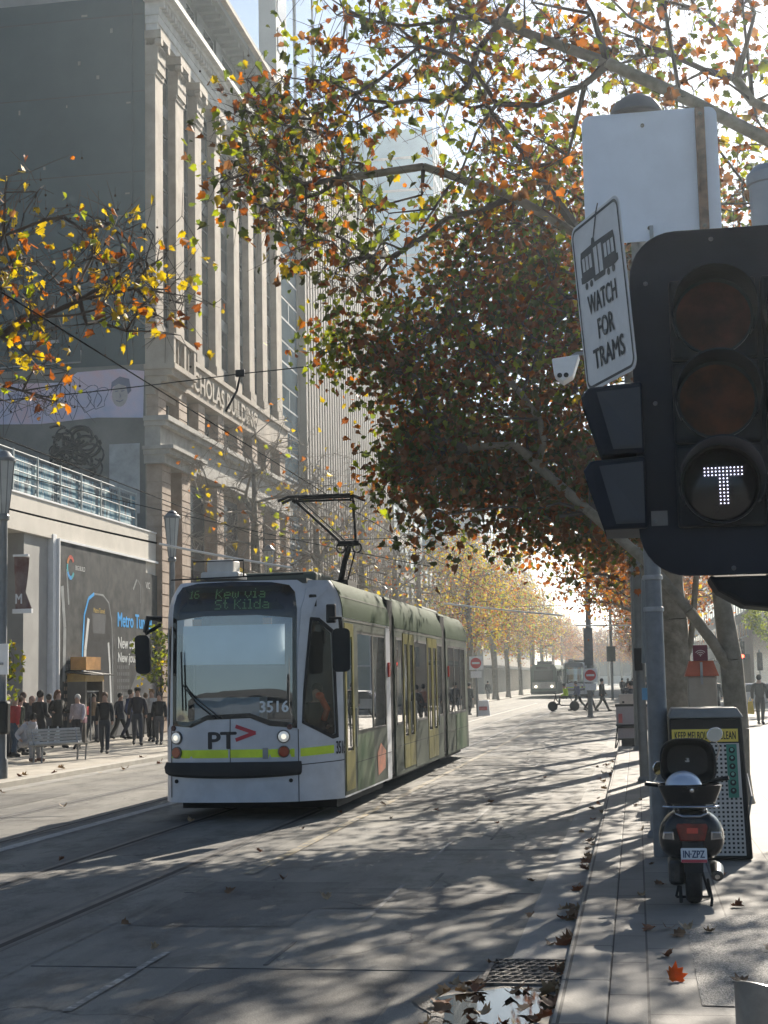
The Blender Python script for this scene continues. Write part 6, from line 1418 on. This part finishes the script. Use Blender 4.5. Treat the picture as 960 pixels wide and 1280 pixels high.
person('slim dark figure standing just right of the utility cabinet', (3.15, 62, .12), 180, 1.8, top=blk, legs=blk, hair=blk, stride=.06)
person('second dark figure half cut off at the right edge', (5.35, 60, .12), 180, 1.75, top=(.03, .03, .035), legs=blk, hair=blk, stride=.1)
crowd = person('pink coated person far up the left footpath', (-13.6, 120, .12), 10, 1.7, top=(.55, .22, .30), legs=blk, hair=blk, stride=.2)
far = [(-14.2, 121, (.05, .05, .06)), (-15.2, 128, blk), (-16.3, 118, (.06, .05, .05)), (-14.4, 100, (.04, .04, .05)), (-15.0, 99, (.05, .05, .07)), (-15.8, 135, (.07, .06, .06)), (-13.8, 140, blk), (-17.0, 126, (.08, .05, .05)),
       (-.2, 58, (.05, .04, .035)), (.1, 62, (.30, .12, .09)), (-.35, 66, (.06, .07, .06)), (.15, 70, (.04, .04, .05)), (.45, 76, (.10, .06, .05)), (.2, 82, (.05, .06, .05)), (.6, 90, (.12, .10, .10)), (-.2, 96, (.05, .05, .06)), (-.6, 110, (.2, .2, .22)), (-1.2, 130, (.1, .1, .12)), (.1, 140, (.08, .08, .09))]
fp = [person('dark coated pedestrian in the distant crowd', (far[0][0], far[0][1], .12), 20, 1.72, top=far[0][2], legs=blk, hair=blk, group='distant pedestrians'),
      person('distant pedestrian in a rust coloured coat at the right kerb', (far[9][0], far[9][1], .12), 170, 1.68, top=far[9][2], legs=(.04, .04, .05), hair=blk, group='distant pedestrians')]
for i, (x, y, c) in enumerate(far):
    if i in (0, 9): continue
    q = dup(fp[0], (x, y, .12), R(rnd.choice((0, 180, 20, 160, 200))), ('dark coated pedestrian in the distant crowd' if x < -5 else 'dark coated pedestrian in the crowd at the right kerb'), s=rnd.uniform(.95, 1.04))
# driver, seen through the cab side window
dv = person('tram driver in dark clothes with an orange high visibility sleeve, behind the cab window', (-4.85, 22.5, .72), 0, 1.62, top=(.03, .03, .035), legs=blk, hair=blk, sit=True, lean=4, elbow=75)
MB().ball((-4.71, 22.0, 1.80), .07, .05, .06, 10).tube([(-4.71, 22.02, 1.80), (-4.62, 22.1, 1.6), (-4.7, 22.25, 1.45)], [.05, .05, .05], 8).build('orange_sleeve', mat('hivis_orange', (.75, .12, .03), .6, var=.1), dv)

# ------------------------------------------------------------------ trees
BARK = mat('plane_bark', (.13, .115, .085), .85, col2=(.24, .21, .165), scale=5, bump=.7, bscale=14, detail=8)
TWIG = mat('twig_bark', (.075, .06, .05), .85, var=.2)
LEAFM = dict(g=leafmat('leaf_green', (.085, .11, .025), .62), y=leafmat('leaf_yellow', (.36, .27, .035)), yg=leafmat('leaf_yellow_green', (.20, .23, .025)), o=leafmat('leaf_orange', (.30, .105, .022)), r=leafmat('leaf_rust', (.18, .062, .022), .62), b=leafmat('leaf_brown', (.15, .075, .035), .62), d=leafmat('leaf_dark', (.06, .065, .022), .55))
LKEYS = list(LEAFM)
LOBE = np.array([(0, 0), (.20, -.12), (.42, -.02), (.40, .16), (.56, .36), (.36, .44), (.33, .66), (.15, .62), (0, 1.0)])
def leaf_mesh(P, size, rng, cols, name, simple=False, droop=.6):
    """one mesh of folded leaves; P (n,3), cols (n,) material index"""
    n = len(P); sz = size * rng.uniform(.5, 1.3, n)
    if simple: side = np.array([(0, 0), (.42, .30), (.30, .62), (0, 1.0)])
    else: side = LOBE
    k = len(side); L = np.concatenate([side, side[1:-1] * [-1, 1]])  # verts: right incl. midrib ends, then left ones
    nv = len(L); loc = np.zeros((nv, 3)); loc[:, 0] = L[:, 0]; loc[:, 1] = L[:, 1] - .1; loc[:, 2] = np.abs(L[:, 0]) * .35 - .12 * L[:, 1] ** 2
    fold = rng.uniform(-.1, 1.5, n); curl = rng.uniform(-.2, 1.0, n)
    LZ = np.abs(loc[None, :, 0]) * fold[:, None] - curl[:, None] * .5 * (loc[None, :, 1] ** 2); LX = loc[None, :, 0] * (1 - .28 * np.clip(fold, 0, 2)[:, None])
    d = rng.normal(size=(n, 3)); d[:, 2] -= droop; d /= np.linalg.norm(d, axis=1)[:, None]
    t = rng.normal(size=(n, 3)); x = np.cross(d, t); x /= np.linalg.norm(x, axis=1)[:, None]; z = np.cross(x, d)
    V = P[:, None, :] + (LX[:, :, None] * x[:, None, :] + loc[None, :, 1:2] * d[:, None, :] + LZ[:, :, None] * z[:, None, :]) * sz[:, None, None]
    f1 = list(range(k)); f2 = [0] + [k - 1] + list(range(nv - 1, k - 1, -1))
    fl = np.array([f1, f2]); F = (fl[None] + (np.arange(n) * nv)[:, None, None]).reshape(-1)
    me = bpy.data.meshes.new(name); me.vertices.add(n * nv); me.vertices.foreach_set('co', V.astype(np.float32).reshape(-1))
    me.loops.add(len(F)); me.loops.foreach_set('vertex_index', F.astype(np.int32))
    me.polygons.add(2 * n); me.polygons.foreach_set('loop_start', np.arange(0, len(F), k, dtype=np.int32)); me.polygons.foreach_set('loop_total', np.full(2 * n, k, dtype=np.int32))
    for q in LKEYS: me.materials.append(LEAFM[q])
    me.polygons.foreach_set('material_index', np.repeat(cols, 2).astype(np.int32)); me.update(calc_edges=True); return me
def pick(rng, n, pal): 
    ks = [LKEYS.index(k) for k in pal]; w = np.array([pal[k] for k in pal], float); return rng.choice(ks, n, p=w / w.sum())
def blob_points(blobs, rng):
    out = []
    for (c, r_, n) in blobs:
        q = rng.normal(size=(n, 3)); q /= np.linalg.norm(q, axis=1)[:, None]; q *= rng.uniform(0, 1, (n, 1)) ** .38
        out.append(np.array(c) + q * np.array(r_))
    return np.concatenate(out)
def grow(trunk, att, rng, seg=.55, wpath=.28, limbs=()):
    nodes = [np.array(p, float) for p in trunk]; par = [-1] + list(range(len(trunk) - 1)); pl = [0.]
    for i in range(1, len(nodes)): pl.append(pl[-1] + np.linalg.norm(nodes[i] - nodes[i - 1]))
    for lb in limbs:                                             # explicit limbs start at the trunk node nearest to their first point
        j = int(np.argmin([np.linalg.norm(q - np.array(lb[0])) for q in nodes]))
        for p in lb: p = np.array(p, float); pl.append(pl[j] + np.linalg.norm(p - nodes[j])); nodes.append(p); par.append(j); j = len(nodes) - 1
    start = max(1, len(trunk) // 2); first = start
    top = nodes[len(trunk) - 1]
    order = np.argsort(np.linalg.norm(att - top, axis=1) + rng.uniform(0, .8, len(att)))
    N = np.array(nodes); PL = np.array(pl); tips = []
    cap = len(N) + len(att) * 14; buf = np.zeros((cap, 3)); buf[:len(N)] = N; pb = np.zeros(cap); pb[:len(N)] = PL; cnt = len(N); par = par + [0] * (cap - cnt)
    for a in att[order]:
        dd = np.linalg.norm(buf[first:cnt] - a, axis=1); cost = dd + wpath * pb[first:cnt] + np.where(buf[first:cnt, 2] > a[2] + 1.2, .8, 0); j = int(np.argmin(cost)) + first
        p0 = buf[j].copy(); L = np.linalg.norm(a - p0); m = int(min(10, max(1, round(L / seg)))); pd = p0 - buf[par[j]]; pd = pd / (np.linalg.norm(pd) + 1e-6); ctrl = (p0 + a) / 4 + (p0 + pd * L * .45) / 2 + rng.normal(size=3) * L * .09 + np.array([0, 0, L * .05])
        for i in range(1, m + 1):
            t = i / m; q = p0 * (1 - t) ** 2 + ctrl * 2 * t * (1 - t) + a * t * t + (rng.normal(size=3) * seg * .07 if i < m else 0)
            buf[cnt] = q; pb[cnt] = pb[j] + np.linalg.norm(q - buf[j]); par[cnt] = j; j = cnt; cnt += 1
        tips.append(cnt - 1)
    return buf[:cnt], par[:cnt], tips
def radii_of(nodes, par, tips, R0, rt=.006):
    n = len(nodes); c = np.zeros(n); 
    for t in tips: c[t] += 1
    for i in range(n - 1, 0, -1): c[par[i]] += max(c[i], .5) if c[i] else .5; 
    c = np.maximum(c, .5); tot = c[0]; e = math.log(R0 / rt) / math.log(max(tot, 2)); return rt * np.maximum(c, 1) ** e
def limb_meshes(nodes, par, rad, thick=.045):
    big, small = MB(), MB()
    for i in range(1, len(nodes)):
        j = par[i]; r1 = rad[j] if True else 0; r1 = min(r1, rad[i] * 1.9 + .004); r2 = rad[i]
        m_, n_ = (big, 9 if r2 > .09 else 6) if r2 > thick else (small, 4 if r2 > .012 else 3)
        m_.tube([nodes[j], nodes[i]], [r1, r2], n_, 0, caps=False)
        if r2 > thick: pass
    return big, small
def tree(name, label, base, trunk, blobs, R0, nleaf, lsize, pal, seed, spread=.28, simple=False, group=None, limbs=(), rt=.006, seedballs=0, leaf_blobs=None, lowpoly=False, thick=.045, seg=.55, wpath=.28, twigs=0, limb_k=.7, avoid=None, twigm=None):
    rng = np.random.default_rng(seed); att = blob_points(blobs, rng)
    t = thing(name, label, 'tree', base, 0, group)
    nodes, par, tips = grow(trunk, att, rng, limbs=limbs, seg=seg, wpath=wpath); rad = radii_of(nodes, par, tips, R0, rt); nl_ = sum(len(q) for q in limbs); rad[len(trunk):len(trunk) + nl_] *= limb_k
    big, small = limb_meshes(nodes, par, rad, thick)
    r0 = rad[0]; big.lathe([(r0 * 1.5, -.05), (r0 * 1.25, .12), (r0 * 1.02, .5)], trunk[0], 12)
    ends = nodes[tips]
    if twigs:                                                     # fine side twigs near the tips
        for i in rng.choice(len(nodes), twigs):
            p = nodes[i]; 
            if rad[i] > .05: continue
            if avoid and avoid(p[None])[0]: continue
            d = rng.normal(size=3); d /= np.linalg.norm(d); L = rng.uniform(.25, .7); q = p + d * L * .5 + np.array([0, 0, -.05]); e = p + d * L + np.array([0, 0, -.18 * L]); small.tube([p, q, e], [rt * .9, rt * .7, rt * .45], 3, 0, caps=False)
            ends = np.vstack([ends, e])
    big.build('trunk', BARK, t, smooth=True, autosmooth=80); br_ = small.build('branches', twigm or TWIG, t)
    if nleaf:
        src = ends[rng.integers(0, len(ends), nleaf)]; P = src + rng.normal(size=(nleaf, 3)) * spread
        if leaf_blobs is not None: P = np.concatenate([P, blob_points(leaf_blobs, rng)])
        if avoid: P = P[~avoid(P)]
        cols = pick(rng, len(P), pal) if not callable(pal) else pal(rng, P)
        me = leaf_mesh(P - np.array(base), lsize, rng, cols, 'crown', simple)
        o = bpy.data.objects.new('crown', me); COL.objects.link(o); o.parent = t
    if seedballs:
        mb = MB()
        for i in rng.choice(len(ends), seedballs):
            p = ends[i] + rng.normal(size=3) * .12
            if avoid and avoid(p[None])[0]: continue
            mb.tube([p + np.array([0, 0, .12]), p], .002, 3, caps=False); mb.ball(p, .018, n=6)
        mb.build('seed_balls', mat('seed_ball_brown', (.05, .035, .025), .9), t, kind='stuff')
    return t
# the two big plane trees on the right whose crowns hang over the road
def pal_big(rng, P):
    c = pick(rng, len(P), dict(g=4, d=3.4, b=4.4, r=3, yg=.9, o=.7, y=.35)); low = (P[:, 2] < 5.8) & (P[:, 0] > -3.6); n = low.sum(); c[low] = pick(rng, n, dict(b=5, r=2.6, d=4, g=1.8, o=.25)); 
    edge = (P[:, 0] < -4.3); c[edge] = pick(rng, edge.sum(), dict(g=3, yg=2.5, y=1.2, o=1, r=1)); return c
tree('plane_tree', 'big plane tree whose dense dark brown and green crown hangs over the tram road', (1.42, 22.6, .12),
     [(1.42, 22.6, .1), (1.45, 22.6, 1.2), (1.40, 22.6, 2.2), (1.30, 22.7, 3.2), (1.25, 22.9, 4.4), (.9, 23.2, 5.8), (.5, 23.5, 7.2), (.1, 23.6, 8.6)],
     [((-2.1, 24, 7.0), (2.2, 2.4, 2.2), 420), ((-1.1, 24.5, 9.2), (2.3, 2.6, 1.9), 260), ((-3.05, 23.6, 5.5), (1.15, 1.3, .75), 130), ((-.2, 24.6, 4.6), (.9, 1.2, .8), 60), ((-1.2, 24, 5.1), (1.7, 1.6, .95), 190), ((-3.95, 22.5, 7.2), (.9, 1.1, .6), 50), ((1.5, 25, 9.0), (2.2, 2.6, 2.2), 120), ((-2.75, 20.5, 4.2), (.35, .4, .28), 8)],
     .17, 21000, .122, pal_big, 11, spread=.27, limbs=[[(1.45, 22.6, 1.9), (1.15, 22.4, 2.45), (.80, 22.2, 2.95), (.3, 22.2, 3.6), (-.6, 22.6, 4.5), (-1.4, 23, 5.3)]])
def pal_up(rng, P):
    c = pick(rng, len(P), dict(g=3.6, yg=2.6, y=1.4, o=1.2, r=1.6, d=2, b=1.4)); hi = P[:, 0] > -1.8; c[hi] = pick(rng, hi.sum(), dict(o=1.6, r=2, b=2.2, y=.9, yg=1.3, g=1.8)); return c
tree('plane_tree', 'nearer plane tree reaching in from the top right with bare limbs and bright mixed leaves', (3.63, 16.96, 0.12),
     [(3.63, 16.96, 0.10), (3.63, 16.96, 2.58), (3.51, 16.96, 5.51), (3.16, 17.08, 7.15), (2.69, 17.32, 8.08)],
     [((-4.33, 19.42, 9.37), (1.1, 1.6, 1.4), 110), ((-2.81, 19.42, 10.89), (1.6, 2.2, 1.3), 110), ((-3.51, 18.95, 7.85), (.9, 1.3, .7), 45), ((-0.70, 19.30, 10.66), (1.9, 2.2, 1.5), 120), ((1.40, 19.30, 10.42), (1.6, 2, 1.8), 90), ((-1.40, 19.30, 8.79), (1.3, 1.6, .8), 40), ((1.99, 20.47, 8.20), (.9, 1.5, 1.1), 45), ((-5.26, 19.30, 9.14), (.3, .5, .5), 10)],
     .17, 3900, .138, pal_up, 23, spread=.2, seedballs=220, twigs=2600, avoid=lambda P: (P[:, 1] < 16.9) & (P[:, 0] > -.75) & (P[:, 0] < 1.6) & (P[:, 2] > 4.5) & (P[:, 2] < 8.35), limb_k=.8,
     limbs=[[(3.16, 17.08, 7.15), (2.46, 17.43, 7.85), (1.79, 17.55, 8.31), (0.80, 17.78, 9.04), (-0.05, 18.02, 9.63), (-1.10, 18.49, 10.34), (-2.11, 18.95, 11.01)],
            [(3.51, 16.96, 5.51), (2.22, 19.42, 6.33), (0.58, 19.89, 6.91), (-0.49, 19.89, 7.97), (-1.13, 19.89, 9.02), (-1.75, 19.89, 9.96), (-2.16, 19.89, 11.13)], [(-0.49, 19.89, 7.97), (-1.40, 19.66, 8.55), (-2.57, 19.19, 8.90), (-3.74, 19.42, 8.90)], [(0.80, 17.78, 9.04), (0.70, 17.90, 9.96), (0.58, 18.02, 11.13)], [(2.69, 17.32, 8.08), (1.75, 18.72, 9.25), (1.70, 18.95, 10.66), (1.52, 19.07, 12.53)]])
# trunk cluster behind the signal
tree('plane_tree', 'thick trunked plane tree just left of the utility cabinet, partly behind the pole', (.72, 27.5, .12),
     [(.72, 27.5, .1), (.70, 27.5, 1.5), (.66, 27.5, 3.0), (.55, 27.6, 4.6), (.4, 27.8, 6.4), (.2, 28, 8)],
     [((-.3, 28.5, 9.5), (2.6, 2.6, 3), 160), ((.8, 29, 5.6), (1.8, 1.8, 1.0), 70), ((2, 29, 8), (1.8, 2, 2), 60), ((3.9, 27.5, 8.6), (2.1, 3.6, 1.8), 150)], .34, 6500, .14, dict(b=3, r=3, o=2, d=2, g=1, y=.4), 31, spread=.3, limbs=[[(.70, 27.5, 1.5), (1.0, 27.4, 2.6), (1.15, 27.4, 3.8), (1.5, 27.5, 5.5)], [(.66, 27.5, 3.0), (.2, 27.6, 4.0), (-.6, 27.8, 5.2)]])  # rightmost crown blob is off-frame, added to shade the footpath
# right row going up the street
tint = dict(b=2.4, r=2.4, o=2.6, y=1.2, g=.6)
row = [(.55, 35.5, 41, 2400), (.95, 45, 42, 1800), (.7, 55, 43, 1500)]
for k, (x, y, sd_, nl) in enumerate(row):
    tree('plane_tree', ['leaning autumn plane tree by the barriers on the right', 'second autumn plane tree beyond the barriers', 'third autumn plane tree beyond the barriers'][k], (x, y, .12),
         [(x, y, .1), (x - .05, y, 2.2), (x - .2, y, 4), (x - .35, y + .2, 6), (x - .4, y + .3, 8)], [((x - 1.4, y, 7.2), (2.6, 2.4, 1.9), 110), ((x + 1, y, 9), (2.6, 2.4, 2.6), 90), ((x - 1.8, y, 5.1), (1.9, 1.8, .8), 60)], .24, nl, .15, tint, sd_, spread=.32, simple=True)
def far_proto(label, seed, pal, nl, sparse=False, ls=.20, x0=0):
    return tree('street_tree', label, (x0, 60, .12), [(x0, 60, .1), (x0, 60, 2.6), (x0 + .1, 60, 4.4), (x0, 60.1, 6.2), (x0, 60, 8.5)],
                [((x0, 60, 8.0), (3.6, 3.6, 3.2), 150), ((x0 - .8, 60, 11), (2, 2, 1.6), 30), ((x0 + .6, 60, 5.4), (2.6, 2.6, 1.0), 30)], .22, nl, ls, pal, seed, spread=.4, simple=True, rt=.010, twigs=900)
golden = dict(y=3.2, o=1.6, yg=1.2, b=1.2, r=.4); brown = dict(b=2.5, o=2.2, r=2.2, y=1)
GRN = 0
PA = far_proto('autumn tree on the right beyond the three nearest kerb trees', 51, brown, 2600, x0=1.6); PA.location.y = 60
base_off = 0
def place(proto, x, y, lab, s, rz, grp): return dup(proto, (x, y, .12), rz, lab, s, grp)
ords = ['fourth', 'fifth', 'sixth', 'seventh', 'eighth', 'ninth', 'tenth', 'eleventh']
PA.location = (1.2, 66, .12); PA['group'] = 'autumn street trees on the right footpath'
for i, y in enumerate((77, 88, 100, 113, 128, 145, 165)): place(PA, 1.6 + rnd.uniform(-.5, .5), y, ords[i] + ' autumn street tree along the right footpath', rnd.uniform(1.05, 1.25), rnd.uniform(0, 6), 'autumn street trees on the right footpath')
# left row: nearly bare crowns with scattered yellow leaves
def bare(label, x, y, seed, nl, R0=.2, s=1., n=260):
    return tree('street_tree', label, (x, y, .12), [(x, y, .1), (x, y, 2.6), (x + .1, y, 4.6), (x, y, 7), (x, y, 9.5)],
                [((x + .2, y, 8.6), (3.1, 3.1, 3.4), n), ((x + .8, y, 5.6), (2.8, 2.4, 1.1), n // 3)], R0, nl, .22, dict(y=4, o=2.5, yg=1, r=.6), seed, spread=.25, simple=True, rt=.008, twigs=2600, twigm=mat('sunlit_twig', (.22, .185, .15), .85, var=.3), group='nearly bare street trees on the left footpath')  # sunlight on these twigs is put into the paler bark colour
bare('nearly bare street tree rising just behind the tram roof on the left', -13.2, 51, 61, 150, n=240)
bb = bare('nearly bare pale street tree directly behind the raised pantograph', -13.2, 61.5, 62, 200, n=240)
b2 = bare('bare street tree beyond the pantograph with some orange leaves', -13.2, 72, 63, 330, n=220)
for i, (y, pr) in enumerate(((83, bb), (94, b2), (126, bb))): dup(pr, (-13.3 + rnd.uniform(-.3, .3), y, .12), rnd.uniform(0, 6), ['thin bare street tree above the rear of the tram', 'bare street tree left of the golden one', 'hazy bare street tree beyond the golden one'][i])
PG = far_proto('golden yellow tree on the left above the far trams', 52, golden, 3400, x0=-12.6); PG.location = (-11.4, 103, .12); PG['group'] = 'golden trees on the left footpath'
for i, (x, y) in enumerate(((-12.6, 116), (-12.9, 138), (-12.9, 152), (-13, 170), (-13, 190), (-13.1, 212))): place(PG, x, y, ['second', 'third', 'fourth', 'fifth', 'sixth', 'seventh'][i] + ' golden tree further up the left footpath', rnd.uniform(1.0, 1.25), rnd.uniform(0, 6), 'golden trees on the left footpath')
for i, y in enumerate((190, 215, 245, 280)): place(PA, 1.0, y, 'hazy tree far up the right side', 1.1, rnd.uniform(0, 6), 'hazy far trees')
for i, y in enumerate((240, 270, 300)): place(PA, -13, y, 'hazy tree far up the left side', 1.1, rnd.uniform(0, 6), 'hazy far trees')
for i in range(7): place(PA, -14 + i * 2.6, 335 + (i * 37) % 50, 'hazy tree closing the far end of the street', 1.25, rnd.uniform(0, 6), 'trees closing the street end')
# left foreground tree reaching into the frame
tree('plane_tree', 'sparse plane tree reaching in from the left edge with yellow leaves before the grey wall', (-12.9, 19, .12),
     [(-12.9, 19, .1), (-12.9, 19, 2.5), (-12.6, 19, 4.6), (-12.0, 19, 5.6), (-11, 19, 6.1)],
     [((-8.4, 19, 8.0), (1.4, 1.6, 1.3), 120), ((-6.9, 19, 7.7), (.9, 1.0, .9), 50), ((-6.3, 19, 7.3), (.7, .8, .6), 24), ((-8.2, 19, 6.5), (.8, 1.2, .7), 40), ((-12, 19, 9), (3, 3, 2.5), 90)], .11, 820, .125, dict(y=5, yg=1.6, o=1.8, r=.8, b=.5), 71, spread=.05, seedballs=260, twigs=1300, rt=.0065,
     limbs=[[(-11, 19, 6.1), (-9.8, 19, 6.35), (-8.53, 19, 6.87), (-7.37, 19, 7.31), (-6.8, 19, 7.62), (-6.3, 19, 8.0), (-5.9, 19, 8.4)], [(-7.37, 19, 7.31), (-6.6, 19.1, 7.45), (-5.9, 19.1, 7.3), (-5.5, 19.1, 7.15)], [(-9.8, 19, 6.35), (-9.0, 19, 7.3), (-8.5, 19, 8.3), (-8.1, 19, 9.2)]])
def sapling(label, x, y, h, n, pal, seed, r_=.6):
    return tree('young_tree', label, (x, y, .12), [(x, y, .1), (x, y, h * .4), (x, y, h * .7)], [((x, y, h * .75), (r_, r_, h * .28), 40)], .04, n, .17, pal, seed, spread=.14, simple=True, rt=.004)
sapling('bright yellow green young tree beside the left lamp post', -15.35, 34.5, 3.1, 170, dict(yg=3, y=1), 81, .34)
sapling('olive young tree in front of the hoarding beside the tram', -16.2, 49.5, 3.9, 420, dict(g=3, yg=2, y=.6), 82, .95)
sapling('bushy bright green tree across the square on the right', 6.6, 72, 5.6, 1500, dict(yg=3, g=3), 83, 1.5)
sapling('small green shrub beside the distant no entry sign', -12.4, 100, 2.2, 300, dict(g=3, yg=1), 84, 1.2)

# ------------------------------------------------------------------ fallen leaves
LB = [leafmat('dry_leaf_brown', (.20, .12, .065), .25), leafmat('dry_leaf_tan', (.34, .25, .15), .25), leafmat('dry_leaf_rust', (.22, .10, .05), .25)]
def dry_leaf(mi, seed, size=.15):
    rg = random.Random(seed); h_ = [(.20, -.12), (.42, -.02), (.38, .14), (.56, .36), (.36, .42), (.36, .68), (.15, .62)]; pts = [(0, 0)] + [(a + rg.uniform(-.04, .04), b + rg.uniform(-.04, .04)) for a, b in h_] + [(0, 1.0)] + [(-a + rg.uniform(-.04, .04), b + rg.uniform(-.04, .04)) for a, b in h_[::-1]]
    v, t = tri2d([(x * size, (y - .4) * size) for x, y in pts], step=size * .22); c1, c2, ph = rg.uniform(.3, 1.5), rg.uniform(-.6, .9), rg.uniform(0, 6)
    P = [(x, y, .012 + c1 * x * x / size * 1.3 + max(-.0, c2) * y * y / size + .006 * math.sin(x * 60 + ph)) for x, y in v]
    me = bpy.data.meshes.new('fallen_leaf'); mb = MB(); n = len(P); mb.add(P + [(x, y, z - .0015) for x, y, z in P], list(t) + [tuple(i + n for i in q[::-1]) for q in t])
    mb.tube([(0, -.4 * size, .014), (.01, -.62 * size, .02), (.02, -.8 * size, .012)], .0018, 4)
    o = mb.build('fallen_leaf', LB[mi]); return o
protos = [dry_leaf(i % 3, 100 + i, .15 + .01 * (i % 4)) for i in range(9)]
spots = []
rl = random.Random(5)
def put(x, y, z, sc_=1., flip=0): spots.append((x, y, z, sc_, flip))
for _ in range(24): put(rl.uniform(-1.28, -.58), rl.uniform(8.7, 9.95), .012, rl.uniform(.5, .85))
for _ in range(46):
    y = 9.6 + 26 * rl.random() ** 1.1; put(-.62 + rl.gauss(0, .06) if rl.random() < .8 else rl.uniform(-1.1, -.6), y, .006, rl.uniform(.35, .8))
for _ in range(12): put(rl.uniform(-.62, -.56), rl.uniform(9.5, 17), .01, rl.uniform(.6, .9), 1)
for _ in range(26): put(rl.uniform(-.1, 1.6), rl.uniform(8.9, 26), .121, rl.uniform(.35, .65))
for x, y in ((.16, 11.5), (.30, 11.55), (.02, 11.45), (.22, 11.2), (.45, 11.35), (.13, 10.4), (.55, 9.6), (.85, 10.6), (.75, 12.6), (1.0, 12.3)): put(x, y, .126, .65)
for _ in range(34): put(rl.uniform(-9.5, -1.5), rl.uniform(9.5, 40), .012, rl.uniform(.4, .75))
for _ in range(14): put(rl.uniform(-13.3, -12.0), rl.uniform(27, 42), .12 if False else .01, rl.uniform(.8, 1.2))
for i, (x, y, z, s_, fl) in enumerate(spots):
    if x < -12.72: z = .121
    p = protos[i % 9]; c = p if i < 9 else p.copy()
    if i >= 9: COL.objects.link(c)
    c.location = (x, y, z); c.rotation_euler = (rl.uniform(-.5, .5) + (1.0 if fl else 0), rl.uniform(-.4, .4), rl.uniform(0, 6.28)); c.scale = (s_, s_, s_)
    if z < .013 and not fl and s_ > .6: c.location.z += .012
    zone = ('curled dry leaf lying in the puddle or gutter near the drain' if x > -1.4 and y < 10.2 and z < .1 else 'dry brown leaf lying along the right gutter' if -1.4 < x < -.5 else 'dry leaf lying on the right footpath paving' if x > -.5 else 'dry leaf lying on the road surface' if x > -12 else 'dry leaf lying by the left kerb')
    tag(c, zone, 'leaf', {'c': 'leaves in the puddle', 'd': 'leaves on the ground'}[zone[0]] if zone[0] == 'c' else zone.replace('dry brown leaf', 'leaves').replace('dry leaf', 'leaves'))
ol = dry_leaf(0, 77, .125); ol.data.materials[0] = leafmat('vivid_orange_leaf', (.55, .16, .02), .5); ol.location = (.165, 9.63, .155); ol.rotation_euler = (R(58), R(10), R(15)); tag(ol, 'vivid orange maple shaped leaf standing on the footpath paving', 'leaf')

# ------------------------------------------------------------------ haze
hz_ = MB().box(-940, 940, -320, 1540, -1.1, 69).build('haze', MATS['wire_black'], kind='stuff')
hm = bpy.data.materials.new('haze_air'); hm.use_nodes = True; n = hm.node_tree.nodes; n.remove(n['Principled BSDF'])
pv_ = n.new('ShaderNodeVolumePrincipled'); pv_.inputs['Color'].default_value = (.80, .92, 1.0, 1); pv_.inputs['Density'].default_value = .00072; pv_.inputs['Anisotropy'].default_value = .72
hm.node_tree.links.new(pv_.outputs[0], n['Material Output'].inputs['Volume']); hz_.data.materials[0] = hm
